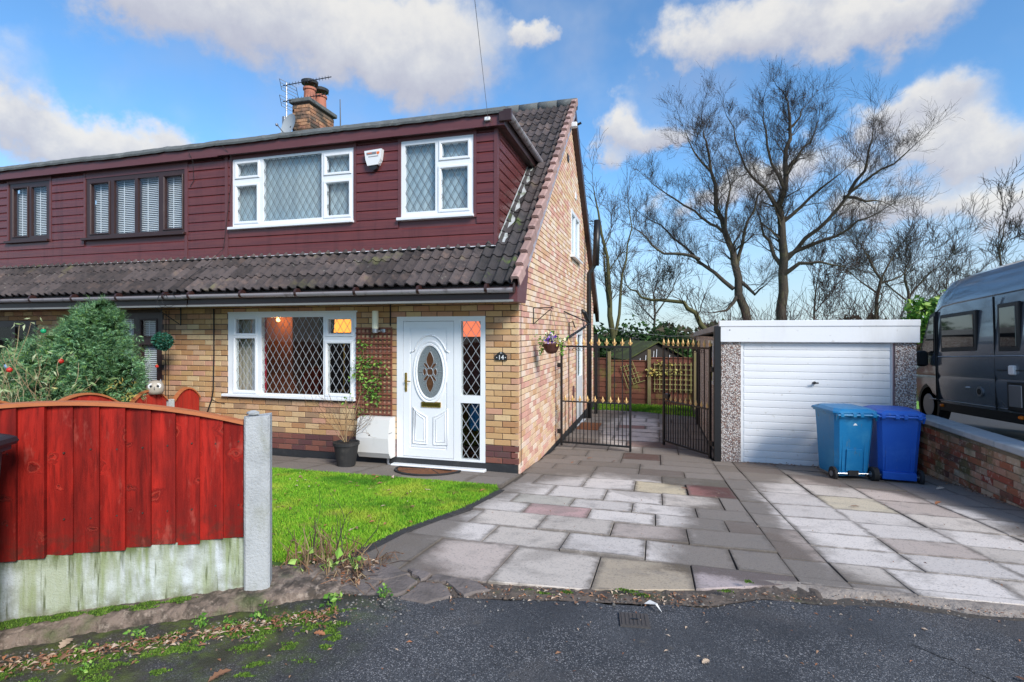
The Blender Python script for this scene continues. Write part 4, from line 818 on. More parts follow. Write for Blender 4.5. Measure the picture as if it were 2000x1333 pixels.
# dormer cheek: boards running back to the roof slope
ck = MB(); prof = [(DY+.05,DZ0-.3),(DY+.05,4.42),(EAVE_Y+(4.42-EAVE_Z)/SLOPE+.2,4.42)]
cko = MB().prism(prof, lambda p: (DX-.06, p[0], p[1]), lambda p: (DX-.012, p[0], p[1])).build('dormer_cheek', M['clad_trim'], house)
z = 4.36
while z > DZ0:
    zb = z-PL; e0 = EAVE_Y+(zb-EAVE_Z)/SLOPE+.02; e1 = EAVE_Y+(z-EAVE_Z)/SLOPE+.02; a = DY+.052; pr = plank_profile(PL); V = []
    if e0 > a+.02:
        for (o_, h_) in pr: ye = e0+(e1-e0)*h_/PL; V += [(DX-.012-o_, a, zb+h_), (DX-.012-o_, ye, zb+h_)]
        n = len(pr); MB().add(V, [(2*i, 2*i+1, 2*i+3, 2*i+2) for i in range(n-1)]+[tuple(range(0, 2*n, 2))[::-1], tuple(range(1, 2*n, 2))]).build('plank', M['clad'], cko)
    z -= PL
# flat roof, fascia, felt edge
BACKD = EAVE_Y+(4.5-EAVE_Z)/SLOPE
for hs, a, b, dz in ((house, -6.75, DX+.13, 0), (house2, -12.4, -6.75, -.012)):
    MB().box(a, b, 6.84, 6.862, 4.325+dz, 4.478+dz).build('dormer_fascia', M['clad_trim'], hs)
    MB().box(a, b, 6.862, DY+.02, 4.325+dz, 4.345+dz).build('soffit', M['brown_pvc'], hs)
    n = 60; V = []; pr = [(6.80,4.470),(6.79,4.50),(6.81,4.545),(6.86,4.575),(6.95,4.578),(7.3,4.55),(BACKD+.3,4.55)]
    for i in range(n+1):
        x = a+(b-a)*i/n; j = rng.normal(0, .004)+.006*math.sin(x*2.3)
        if hs is house2 and x > -7.1: j += .02*(x+7.1)/.35
        for (yy, zz) in pr: V.append((x, yy+j*.5, zz+dz+j))
    m_ = len(pr); MB().add(V, [(i*m_+k, (i+1)*m_+k, (i+1)*m_+k+1, i*m_+k+1) for i in range(n) for k in range(m_-1)]+[tuple(range(n*m_, n*m_+m_)), tuple(range(m_))[::-1]]).build('felt_roof', M['felt'], hs, smooth=False)
MB().box(DX+.10, DX+.118, 6.862, BACKD-.05, 4.33, 4.50).build('dormer_fascia', M['brown_pvc'], house); MB().box(DX-.01, DX+.10, DY+.03, BACKD-.1, 4.325, 4.345).build('soffit', M['brown_pvc'], house)
def half_gutter(a, b, r, m, parent, axis='x', name='gutter', lift=0):
    """half-round gutter from point a to point b"""
    a, b = Vector(a), Vector(b); d = (b-a).normalized(); s = Vector((d.y, -d.x, 0)).normalized(); n = 8; V = []
    for p in (a, b):
        for rr in (r, r-.006):
            for k in range(n+1): t = PI+PI*k/n; V.append(p+s*(rr*math.cos(t))+Vector((0, 0, rr*math.sin(t))))
    m_ = n+1; F = []
    for k in range(n): F += [(k, k+1, 2*m_+k+1, 2*m_+k), (m_+k+1, m_+k, 3*m_+k, 3*m_+k+1), (k+1, k, m_+k, m_+k+1), (2*m_+k, 2*m_+k+1, 3*m_+k+1, 3*m_+k)]
    F += [(0, 2*m_, 3*m_, m_), (n, m_+n, 3*m_+n, 2*m_+n)]
    return MB().add(V, F).build(name, m, parent, smooth=False)
dg = half_gutter((DX+.17, 6.84, 4.49), (DX+.17, BACKD-.02, 4.49), .055, M['gutter'], house); MB().cbox(DX+.06, DX+.24, 6.80, 6.85, 4.36, 4.52, .006).build('end_box', M['brown_pvc'], house)
# apron flashing under the cladding
for hs, a, b in ((house, -6.70, DX), (house2, -12.4, -6.70)):
    n = int((b-a)/.0375); V = []
    for i in range(n+1):
        x = a+(b-a)*i/n; lip = .010*math.sin(i*PI/2)+rng.normal(0, .003)
        V += [(x, DY-.026, DZ0+.050), (x, DY-.045, DZ0+.012), (x, DY-.12+lip, roof_z(DY-.12)+.104)]
    MB().add(V, [(i*3+k, i*3+3+k, i*3+4+k, i*3+1+k) for i in range(n) for k in range(2)]).build('flashing', M['lead'], hs, smooth=True)
n = 40; V = []
for i in range(n+1):
    y = DY+.02+(BACKD-.1-DY)*i/n; w = .07+.03*math.sin(i*.9)+rng.normal(0, .008)
    V += [(DX+.008, y, roof_z(y)+.13), (DX+.012, y, roof_z(y)+.06), (DX+.02+w, y-.01, roof_z(y)+.047+rng.normal(0, .004))]
MB().add(V, [(i*3+k, i*3+3+k, i*3+4+k, i*3+1+k) for i in range(n) for k in range(2)]).build('flashing', mat('stained_flashing', (.42,.44,.44), .65, layers=[((.12,.14,.08),5,.48,.66,.85),((.65,.67,.68),9,.55,.72,.7)], bump=.6, bscale=30), house, smooth=True)

# ------------------------------------------------------------------ tiled roof
TW, TG = .30, .30
def tile_mesh(m):
    L, th, n = .37, .018, 14; V = []
    def prof(t):
        p = (t*2) % 1.0; return 0.043*math.sin(PI*p/.60) if p < .60 else 0.0
    for yy, lift in ((0, .022), (L, 0)):
        for k in range(n+1): t = k/n; V.append((t*TW, yy, prof(min(t, .9999))+th+lift))
    for k in range(n+1): t = k/n; V.append((t*TW, 0, prof(min(t, .9999))+.022-.002))
    m_ = n+1; F = [(k, k+1, m_+k+1, m_+k) for k in range(n)]+[(k+1, k, 2*m_+k, 2*m_+k+1) for k in range(n)]
    F += [(0, m_, 2*m_), (n, 2*m_+n, m_+n)]
    return MB().add(V, F).mesh('roof_tile', m)
TM = tile_mesh(M['tile']); TMM = tile_mesh(M['tile_moss'])
def tile(parent, x, c, me, rear=False):
    o = link('roof_tile', me, parent); s = c*TG
    y, z = EAVE_Y+s*math.cos(PITCH), EAVE_Z+s*math.sin(PITCH)
    o.location = (x, y, z+rng.normal(0, .002)); o.rotation_euler = (PITCH+rng.normal(0, .006), rng.normal(0, .004), rng.normal(0, .006)); return o
X_R = -1.68
for hs, xa, xb in ((house, -6.78, X_R), (house2, -12.2, -6.78)):
    r = MB(); r.add([(xa,EAVE_Y+.03,EAVE_Z-.02),(xb,EAVE_Y+.03,EAVE_Z-.02),(xb,RIDGE_Y,RIDGE_Z-.05),(xa,RIDGE_Y,RIDGE_Z-.05),(xb,2*RIDGE_Y-EAVE_Y,EAVE_Z-.02),(xa,2*RIDGE_Y-EAVE_Y,EAVE_Z-.02)], [(0,1,2,3),(3,2,4,5)])
    ro = r.build('roof', M['tile'], hs)
    k = 0; x = xb-TW
    while x > xa-.1:
        for c in range(3): tile(ro, x, c, TMM if (hs is house and k < 2) else TM)
        x -= TW; k += 1
    if hs is house:
        c = 3
        while EAVE_Y+c*TG*math.cos(PITCH) < RIDGE_Y-.2:
            y = EAVE_Y+c*TG*math.cos(PITCH); nt = 2 if y < BACKD-.25 else 12
            for k in range(nt): tile(ro, xb-TW*(k+1), c, TMM if (y < BACKD-.2 and (k == 1 or c < 6)) else TM)
            c += 1
# verge units and bargeboard
vm = MB(); vm.prism([(0,.0),(.0,.085),(.015,.10),(.085,.10),(.105,.085),(.105,-.045),(.088,-.045),(.088,.06),(.03,.06)], lambda p: (p[0], 0, p[1]+.026), lambda p: (p[0], .335, p[1]-.030)); VM = vm.mesh('verge_tile', M['verge'])
roofs = [o for o in bpy.data.objects if o.name.startswith('roof') and o.parent is house and not o.name.startswith('roof_tile')][0]
c = 0
while EAVE_Y+c*TG*math.cos(PITCH) < RIDGE_Y-.15:
    o = link('verge_tile', VM, roofs); s = c*TG-.01; o.location = (X_R-.035, EAVE_Y+s*math.cos(PITCH), EAVE_Z+s*math.sin(PITCH)+.012); o.rotation_euler = (PITCH+rng.normal(0, .008), rng.normal(0, .01), 0); c += 1
def barge(front):
    y0, y1 = (6.62, RIDGE_Y) if front else (2*RIDGE_Y-EAVE_Y+.02, RIDGE_Y); f = lambda y, d: roof_z(y)-d if front or y <= RIDGE_Y else roof_z(y)-d
    pr = [(y0, roof_z(y0)-.27), (y0, roof_z(y0)-.03), (y1, RIDGE_Z-.03), (y1, RIDGE_Z-.30)] if front else [(y0, roof_z(y0)-.25), (y0, roof_z(y0)+.04), (y1, RIDGE_Z+.04), (y1, RIDGE_Z-.25)]
    MB().prism(pr, lambda p: (SIDE_X+.012, p[0], p[1]), lambda p: (SIDE_X+.115, p[0], p[1])).build('bargeboard', M['barge'] if front else M['brown_pvc'], house)
barge(True); barge(False)
MB().prism([(6.29,1.885),(6.29,2.06),(6.62,2.36),(6.86,2.40),(6.86,2.25),(6.80,2.10),(6.72,1.885)], lambda p: (SIDE_X+.012, p[0], p[1]), lambda p: (SIDE_X+.121, p[0], p[1])).build('box_end', M['clad_trim'], house)
rg = MB()
for k in range(13):
    x1_ = X_R+.06-k*.42; rg2 = MB(); rg2.tube([(x1_,RIDGE_Y,RIDGE_Z-.02),(x1_-.41,RIDGE_Y,RIDGE_Z-.02+rng.normal(0, .004))], .125, 12); rg2.build('ridge_tile', M['felt'], roofs, smooth=True)
# eaves: gutter, fascia, soffit
for hs, a, b in ((house, -6.75, SIDE_X+.09), (house2, -12.4, -6.75)):
    g_ = half_gutter((a,6.235,2.055), (b,6.235,2.05), .058, M['gutter'], hs)
    x = b-.35
    while x > a: 
        mb = MB(); mb.tube([(x-.018,6.235,2.05),(x+.018,6.235,2.05)], .063, 12); mb.build('gutter_bracket', M['brown_pvc'], g_); x -= .92
    MB().box(a, b-.02, 6.30, 6.325, 1.905, 2.075).build('fascia', M['brown_pvc'], hs)
    MB().box(a, b-.03, 6.325, FY+.005, 1.905, 1.925).build('soffit', mat('pale_soffit', (.42,.42,.40), .6, layers=[((.2,.2,.18),6,.5,.75,.6)]), hs)
    MB().box(a, b-.02, 6.285, 6.30, 1.886, 1.912).build('soffit_strip', mat('soffit_strip', (.26,.26,.25), .5, layers=[((.2,.19,.18),9,.5,.75,.6)]), hs)
MB().tube([(SIDE_X+.092,6.235,2.05),(SIDE_X+.10,6.235,2.05)], .062, 12).build('gutter_end_cap', M['brown_pvc'], house)
# soil pipe, brackets and cables on the gable
sp = MB(); sp.tube([(-1.63,13.4,-.72),(-1.63,13.4,1.7),(-1.63,13.4,3.0),(-1.47,13.4,3.25),(-1.47,13.4,3.4)], .058, 10); spo = sp.build('soil_pipe', M['black'], house, smooth=True)
MB().tube([(-1.46,13.4,3.2),(-1.42,13.4,4.35)], .085, 12).build('vent_cowl', M['black'], spo, smooth=True)
MB().tube([(-1.78,13.0,2.05),(-1.70,13.05,2.0),(-1.66,13.2,1.85),(-1.63,13.38,1.72)], .052, 10).build('branch_pipe', M['black'], spo, smooth=True)
def cable(pts, r, parent, name='cable'): return MB().tube(pts, r, 5).build(name, M['cable'], parent)
cable([(-6.76,FY-.012,1.88),(-6.755,FY-.012,1.2),(-6.77,FY-.012,.6),(-6.80,FY-.012,.44),(-6.92,FY-.012,.15),(-6.98,FY-.012,-.1)], .011, house)
cable([(-6.80,FY-.012,.44),(-6.70,FY-.012,.40),(-6.55,FY-.012,.38)], .004, house); cable([(-7.72,FY-.012,1.85),(-7.73,FY-.012,.4)], .005, house2); cable([(-7.66,FY-.012,1.85),(-7.67,FY-.012,.4)], .004, house2)
cable([(-3.66,FY-.012,1.9),(-3.66,FY-.012,1.6)], .010, house); cable([(SIDE_X+.015,FY+.09,1.9),(SIDE_X+.016,FY+.09,.8),(SIDE_X+.016,FY+.10,-.3)], .004, house)
cable([(-6.62,6.80,4.47),(-6.5,6.86,4.30),(-6.54,DY-.03,4.05),(-6.62,DY-.03,3.5),(-6.70,DY-.04,2.85),(-6.75,6.7,2.6),(-6.9,6.4,2.3),(-7.0,6.2,2.03)], .004, house)
cable([(-7.28,6.80,4.43),(-7.25,6.86,4.28),(-7.3,DY-.03,4.0),(-7.38,DY-.03,3.9)], .004, house2)
for k in range(2): cable([(-7.08+.12*k+.10*math.cos(t)*(1+.3*k), 6.17, 1.98+.10*math.sin(t)) for t in np.linspace(.3, 5.6, 14)], .0035, house2)
# flue hole covers and small fixings on gable
for y, z in ((10.9,5.15),(12.0,4.62)): MB().cbox(SIDE_X-.01, SIDE_X+.02, y-.10, y+.10, z-.07, z+.07, .004).build('air_brick', M['upvc'] if z < 4.7 and y > 11.9 else M['brown_pvc'], house)
MB().cbox(SIDE_X-.01, SIDE_X+.012, 11.55, 11.8, .02, .30, .004).build('air_brick', M['brick_dark'], house)
for k in range(3): MB().box(-6.2, -5.98, FY-.016, FY-.011, -.36+.03*k, -.345+.03*k).build('vent_slot', M['dark'], house)

# ------------------------------------------------------------------ chimney and aerials (stand behind the dormer, on the ridge)
CX0, CX1, CY0, CY1, CZ0, CZ1 = -8.32, -7.86, 10.65, 11.65, 5.4, 6.93
chm = thing('chimney', (-8.1,11.15,5.4), 'sooty brick chimney stack with two terracotta pots above the roofs', 'chimney')
MB().box(CX0+.012, CX1-.012, CY0+.012, CY1-.012, CZ0, CZ1).build('stack', M['mortar'], chm)
lay(chm, CX0, CX1, CZ0, CZ1, lambda s, z: (s, CY0, z), M['brick_chim'], singles=0); lay(chm, CY0+.05, CY1, CZ0, CZ1, lambda s, z: (CX1, s, z), M['brick_chim'], singles=0, rz=R(90)); lay(chm, CY0, CY1, CZ0, CZ1, lambda s, z: (CX0, s, z), M['brick_chim'], singles=0, rz=R(-90))
MB().cbox(CX0-.06, CX1+.06, CY0-.06, CY1+.06, CZ1, CZ1+.10, .015).build('cap', M['felt'], chm)
for k, (y, cw) in enumerate(((10.95, 1), (11.38, .8))):
    p = MB().lathe([(.145,CZ1+.09),(.13,CZ1+.40),(.155,CZ1+.42),(.155,CZ1+.47),(.12,CZ1+.47)], 16, (-8.06,y,0)).build('chimney_pot', M['terracotta'], chm, smooth=False)
    c_ = MB(); c_.lathe([(.02,CZ1+.56),(.19,CZ1+.57),(.20,CZ1+.63),(.10,CZ1+.68),(.01,CZ1+.69)], 16, (-8.06,y,0))
    for a in (0, 2.1, 4.2): c_.tube([(-8.06+.12*math.cos(a), y+.12*math.sin(a), CZ1+.45), (-8.06+.13*math.cos(a), y+.13*math.sin(a), CZ1+.58)], .010, 5)
    c_.build('cowl', M['cowl'], p)
ae = thing('television_aerial', (-8.42,10.62,6.0), 'dark television aerial mast with two comb arrays beside the chimney', 'aerial')
MB().tube([(-8.44,10.6,5.9),(-8.44,10.6,7.42)], .018, 6).build('mast', M['alu'], ae)
for zz, ln in ((7.36,1.15),(6.98,1.0)):
    d = Vector((.98, .12, .10)).normalized(); p0 = Vector((-8.44,10.58,zz)); bm_ = MB(); bm_.tube([p0-d*.08, p0+d*ln], .011, 5); ao = bm_.build('boom', M['black'], ae)
    for k in range(14):
        c_ = p0+d*(.1+.075*k); h = .055; e = MB().tube([c_+Vector((.02,-h*.3,-h)), c_+Vector((-.02,h*.3,h))], .005, 4).build('element', M['black'], ao)
    rf = MB()
    for k in range(4): rf.tube([p0+Vector((-.10+.02*k,-.1,.12-.09*k)), p0+Vector((.16+.02*k,.16,.0-.09*k))], .006, 4)
    rf.tube([p0+Vector((-.1,-.1,.12)), p0+Vector((-.04,-.1,-.15))], .006, 4); rf.tube([p0+Vector((.16,.16,0)), p0+Vector((.22,.16,-.27))], .006, 4); tag(rf.build('reflector', M['black'], ao), kind='stuff')
MB().cbox(-8.53, -8.45, 10.55, 10.62, 6.42, 6.62, .006).build('junction_box', M['alu'], ae); MB().tube([(-8.44,10.6,6.25),(-8.3,10.66,6.22)], .014, 5).build('wall_bracket', M['black'], ae)
rod = thing('radio_antenna', (-7.80,11.55,6.1), 'thin black rod antenna bracketed to the chimney corner', 'antenna')
MB().tube([(-7.70,11.7,6.25),(-7.72,11.7,7.42)], [.020,.010], 6).build('rod', M['black'], rod); MB().tube([(-7.86,11.6,6.42),(-7.70,11.7,6.28)], .012, 5).build('stay', M['black'], rod); MB().tube([(-7.86,11.6,6.27),(-7.68,11.72,6.27)], .016, 5).build('bracket', M['black'], rod)
ds = thing('satellite_dish', (-8.2,10.4,6.0), 'grey satellite dish tilted beside the chimney foot', 'satellite dish')
V = []; n = 20
for j in range(5):
    r_ = j/4
    for k in range(n): t = 2*PI*k/n; V.append((r_*.24*math.cos(t), -.07*(1-r_*r_)*-1, r_*.30*math.sin(t)))
mx = Matrix.Translation((-8.20,10.35,6.30)) @ Matrix.Rotation(R(-15), 4, 'Z') @ Matrix.Rotation(R(-14), 4, 'X')
MB().add([mx @ Vector(v) for v in V], [(j*n+k, j*n+(k+1) % n, (j+1)*n+(k+1) % n, (j+1)*n+k) for j in range(4) for k in range(n)]).build('dish', M['dish'], ds, smooth=True)
MB().tube([mx @ Vector((0,.05,-.28)), mx @ Vector((0,-.24,-.16))], .012, 5).build('arm', M['alu'], ds); MB().cbox(-.025, .025, -.29, -.23, -.185, -.13, .01).build('receiver', M['alu'], ds).matrix_basis = mx; MB().tube([mx @ Vector((0,.06,0)), (-8.1,10.64,6.15)], .018, 6).build('mount', M['black'], ds)

# overhead telephone wire
tw = thing('telephone_wire', (-2.2,6.8,4.45), 'thin telephone wire dropping from the sky to the dormer corner', 'wire')
p0, p1 = Vector((-2.20,6.81,4.42)), Vector((.6,-4.7,7.75)); MB().tube([p0.lerp(p1, t)+Vector((0,0,-.25*4*t*(1-t)*.4)) for t in np.linspace(0, 1, 14)], .0032, 5).build('wire', M['alu'], tw)
MB().cbox(-2.25, -2.17, 6.80, 6.84, 4.39, 4.44, .006).build('anchor', M['white_plastic'], tw); MB().tube([(-2.20+.05*math.cos(t), 6.815, 4.36+.06*math.sin(t)) for t in np.linspace(0, 5, 12)], .004, 5).build('slack_loop', M['cable'], tw)

# ------------------------------------------------------------------ fixtures on the fronts
al = thing('alarm_box', (-3.98,DY,3.95), 'white tapering burglar alarm box with an orange band on the cladding', 'alarm')
y0 = DY-.02; AB = MB().prism([(-4.125,4.165),(-3.845,4.18),(-3.865,4.03),(-3.905,3.955),(-4.075,3.945),(-4.105,4.03)], lambda p: (p[0], y0-.075, p[1]), lambda p: (p[0], y0+.0, p[1])).build('cover', M['white_plastic'], al)
MB().prism([(-4.06,3.945),(-3.92,3.955),(-3.935,3.90),(-3.99,3.88),(-4.04,3.905)], lambda p: (p[0], y0-.06, p[1]), lambda p: (p[0], y0, p[1])).build('sounder', M['black'], al)
MB().prism([(-4.085,4.10),(-3.93,4.107),(-3.93,4.142),(-4.088,4.135)], lambda p: (p[0], y0-.0775, p[1]), lambda p: (p[0], y0-.074, p[1])).build('grey_band', M['grey_print'], AB)
MB().prism([(-3.925,4.115),(-3.90,4.095),(-3.875,4.12),(-3.88,4.145),(-3.90,4.138),(-3.92,4.146)], lambda p: (p[0], y0-.0775, p[1]), lambda p: (p[0], y0-.074, p[1])).build('orange_mark', M['orange_print'], AB)
MB().prism([(-4.07,4.118),(-4.0,4.121),(-4.0,4.132),(-4.07,4.129)], lambda p: (p[0], y0-.079, p[1]), lambda p: (p[0], y0-.0776, p[1])).build('orange_band', M['orange_print'], AB)
for k in range(9): MB().box(-4.055+.018*k, -4.043+.018*k, y0-.0775, y0-.074, 4.066+.0006*k, 4.080+.0006*k).build('number_print', M['grey_print'], AB)
MB().tube([(-3.90,y0-.04,3.975),(-3.86,y0-.05,3.985)], .008, 6).build('tamper_plug', M['white_plastic'], al)
wlp = thing('wall_lamp', (-3.85,FY,1.5), 'cream glass cylinder porch lamp with a chrome base above the trellis', 'lamp')
MB().lathe([(.043,1.555),(.045,1.56),(.045,1.80),(.040,1.81)], 16, (-3.85,6.70,0)).build('glass_tube', M['lampglass'], wlp, smooth=False); MB().lathe([(.030,1.49),(.042,1.50),(.044,1.553),(.03,1.556)], 16, (-3.85,6.70,0)).build('base', M['steel'], wlp); MB().tube([(-3.85,6.70,1.52),(-3.80,6.74,1.52),(-3.78,6.80,1.52)], .014, 8).build('arm', M['steel'], wlp); MB().cbox(-3.82, -3.74, 6.775, 6.80, 1.48, 1.56, .006).build('wall_plate', M['steel'], wlp)
nm = thing('house_number_plaque', (-2.0,FY,1.12), 'black arched plaque with the number 14 beside the door', 'plaque')
pts = [(-2.085,1.125),(-1.925,1.125),(-1.925,1.195),(-1.945,1.205)]+[(-2.005+.055*math.cos(t), 1.205+.035*math.sin(t)) for t in np.linspace(.1, PI-.1, 9)]+[(-2.065,1.205),(-2.085,1.195)]
MB().prism(pts, lambda p: (p[0], FY-.022, p[1]), lambda p: (p[0], FY-.004, p[1])).build('plate', M['black'], nm)
cu = bpy.data.curves.new('digits', 'FONT'); cu.body = '14'; cu.size = .085; cu.align_x = 'CENTER'; cu.extrude = .001; cu.offset = .0006; cu.materials.append(M['white_plastic']); tmp_ = bpy.data.objects.new('digits_source', cu); dm = bpy.data.meshes.new_from_object(tmp_); bpy.data.objects.remove(tmp_); to = link('digits', dm, nm); to.location = (-2.005, FY-.024, 1.138); to.rotation_euler = (R(90), 0, 0)
for x in (-2.065, -1.945): MB().cbox(x-.006, x+.006, FY-.025, FY-.021, 1.158, 1.170, .002).build('dot', M['white_plastic'], nm)
MB().prism([(-2.02,1.222),(-1.99,1.222),(-1.997,1.232),(-2.005,1.226),(-2.013,1.232)], lambda p: (p[0], FY-.0245, p[1]), lambda p: (p[0], FY-.021, p[1])).build('crown_mark', M['white_plastic'], nm)
tr = thing('wall_trellis', (-3.93,FY,.22), 'square brown wooden trellis fixed to the wall between window and door', 'trellis')
TX0, TX1, TZ0, TZ1 = -4.21, -3.63, .245, 1.575
for k in range(9): x = TX0+.012+(TX1-TX0-.024)*k/8; MB().box(x-.011, x+.011, FY-.020, FY-.008, TZ0, TZ1).build('slat', M['trellis'], tr)
for k in range(19): z = TZ0+.012+(TZ1-TZ0-.024)*k/18; MB().box(TX0, TX1, FY-.033, FY-.021, z-.011, z+.011).build('slat', M['trellis'], tr)

# loose leaves, used by many plants
def leaf_soup(pts, size, m, name='leaves', parent=None, droop=.3, narrow=.55, up=None):
    """pointed leaf quads at given points, sizes vary"""
    V = []; F = []; k = 0
    for p in pts:
        d = Vector(rng.normal(0, 1, 3)); d.z = d.z*.6-droop*abs(rng.normal())
        if up: d = d+Vector(up)
        d.normalize(); s = size*rng.uniform(.6, 1.35); w = d.orthogonal().normalized(); w.rotate(Matrix.Rotation(rng.uniform(0, 6.28), 3, d)); n_ = d.cross(w)*s*.15; p = Vector(p)
        V += [p, p+d*s*.45+w*s*narrow*.5+n_, p+d*s, p+d*s*.45-w*s*narrow*.5+n_]; F.append((k, k+1, k+2, k+3)); k += 4
    o = soup(name, [tuple(v) for v in V], F, m, parent); return o
cp = thing('climbing_plant', (-4.1,6.7,-.1), 'sparse leafy climber threading up the brown trellis', 'plant')
st = MB(); lp = []
for pth in ([(-4.28,6.5,-.1),(-4.16,6.66,.3),(-4.12,6.75,.6),(-4.0,6.75,.75),(-3.85,6.75,.8),(-3.80,6.75,1.05)],[(-4.12,6.75,.6),(-4.13,6.75,.95),(-4.07,6.75,1.1),(-4.08,6.75,1.35)],[(-4.0,6.75,.75),(-3.92,6.75,.65),(-3.82,6.75,.62)]):
    st.tube(pth, [.007]*(len(pth)-1)+[.003], 5)
st.build('stem', M['dry'], cp)
for c, n_, s in (((-4.07,6.74,1.33),26,.05),((-4.10,6.73,1.02),60,.075),((-4.0,6.73,1.08),30,.06),((-3.80,6.73,1.02),26,.06),((-3.80,6.73,.86),24,.06),((-4.0,6.72,.72),45,.07),((-3.86,6.72,.66),60,.075),((-3.90,6.72,.55),25,.06),((-4.05,6.70,.40),12,.05),((-4.27,6.62,.55),10,.05),((-4.15,6.72,.90),30,.06)):
    lp += [Vector(c)+Vector((rng.normal(0, s), rng.normal(0, .02), rng.normal(0, s))) for _ in range(n_)]
leaf_soup(lp, .055, M['leaf'], 'leaves', cp)
gm = thing('meter_box', (-3.85,6.68,-.28), 'white plastic gas meter box on the wall below the trellis', 'meter box')
MB().prism([(6.62,.275),(6.70,.30),(FY,.30),(FY,-.27),(6.66,-.27),(6.60,-.19),(6.58,.02)], lambda p: (-4.085, p[0], p[1]), lambda p: (-3.585, p[0], p[1])).build('box', M['meter'], gm)
MB().prism([(6.605,.085),(6.602,.092),(6.70,.092),(6.70,.085)], lambda p: (-4.088, p[0]-.004, p[1]), lambda p: (-3.582, p[0]-.004, p[1])).build('lid_seam', M['grey_print'], gm); MB().lathe([(.012,0),(.012,.01)], 10).build('lock', M['black'], gm).matrix_basis = Matrix.Translation((-3.88,6.594,.055)) @ Matrix.Rotation(R(90), 4, 'X')
MB().tube([(-3.66,6.72,-.27),(-3.66,6.72,-.36),(-3.62,6.75,-.40)], .018, 8).build('gas_pipe', M['alu'], gm)
pp = thing('potted_shrub', (-4.12,6.33,-.34), 'black plant pot with a leafless twiggy shrub under the window', 'plant')
MB().lathe([(.112,-.33),(.122,-.32),(.165,-.04),(.178,-.04),(.178,.0),(.155,.0),(.148,-.02),(.001,-.02)], 24, (-4.10,6.36,0)).build('pot', M['pot'], pp, smooth=False)
class Tree:
    """grows tapered limbs; trunk and twigs collected separately"""
    def __init__(s, seed, minr=.006, curl=.25, up=.12): s.big = MB(); s.small = MB(); s.r = random.Random(seed); s.tips = []; s.minr = minr; s.curl = curl; s.up = up
    def limb(s, pts, r0, r1, big=True, n=7): 
        m = len(pts); (s.big if big else s.small).tube(pts, [r0+(r1-r0)*i/(m-1) for i in range(m)], n, False)
    def grow(s, p, d, L, r, lv, kids=(4, 5, 4, 3)):
        q = s.r; k = 4 if lv < 3 else 3; pts = [Vector(p)]; d = Vector(d).normalized(); dirs = []
        for i in range(k):
            d = (d+Vector((q.gauss(0, s.curl), q.gauss(0, s.curl), q.gauss(0, s.curl)+s.up))).normalized(); pts.append(pts[-1]+d*(L/k)); dirs.append(d)
        r1 = max(r*.35, s.minr*.6); big = r > .03; s.limb(pts, r, r1, big, 5 if big else 3)
        if lv <= 0: s.tips.append(pts[-1]); return
        nk = kids[min(lv, len(kids)-1)]
        for j in range(nk):
            t = (j+q.uniform(.3, 1))/nk*.85+.15; i = min(int(t*k), k-1); f = t*k-i; b = pts[i].lerp(pts[min(i+1, k)], min(f, 1)); a = dirs[i]
            w = a.orthogonal().normalized(); w.rotate(Matrix.Rotation(q.uniform(0, 6.28), 3, a)); nd = (a*q.uniform(.7, 1.1)+w*q.uniform(.35, .85)+Vector((0, 0, s.up)))
            s.grow(b, nd, L*q.uniform(.50, .88), max(r*(1-.6*t)*q.uniform(.4, .6), s.minr), lv-1, kids)
    def along(s, pts, r0, r1, every, L, lv, kids, start=.25):
        """side branches along a given limb"""
        q = s.r; m = len(pts); tot = sum((pts[i+1]-pts[i]).length for i in range(m-1)); cnt = max(2, int(tot/every))
        for j in range(cnt):
            t = start+(1-start)*(j+q.random())/cnt; i = min(int(t*(m-1)), m-2); f = t*(m-1)-i; b = pts[i].lerp(pts[i+1], f); a = (pts[i+1]-pts[i]).normalized()
            w = a.orthogonal().normalized(); w.rotate(Matrix.Rotation(q.uniform(0, 6.28), 3, a)); r = (r0+(r1-r0)*t)
            s.grow(b, a*q.uniform(.3, .9)+w*q.uniform(.5, 1)+Vector((0, 0, .25)), L*q.uniform(.5, 1.1)*(1.1-.5*t), min(max(r*q.uniform(.22, .40), s.minr*1.6), .055), lv, kids)
        s.grow(pts[-1], pts[-1]-pts[-2], L*.9, r1, lv, kids)
t = Tree(3, .0022, .22, .12)
for k in range(9): a = random.uniform(0, 6.28); t.grow((-4.10+.03*math.cos(a),6.36+.03*math.sin(a),0), (.55*math.cos(a), .45*math.sin(a), .8), random.uniform(.32, .55), .006, 2, (3, 3, 3))
t.small.build('twigs', M['dry'], pp); MB().tube([(-4.10,6.36,0),(-4.12,6.40,.3),(-4.20,6.5,.55)], .009, 6).build('main_stem', M['dry'], pp)

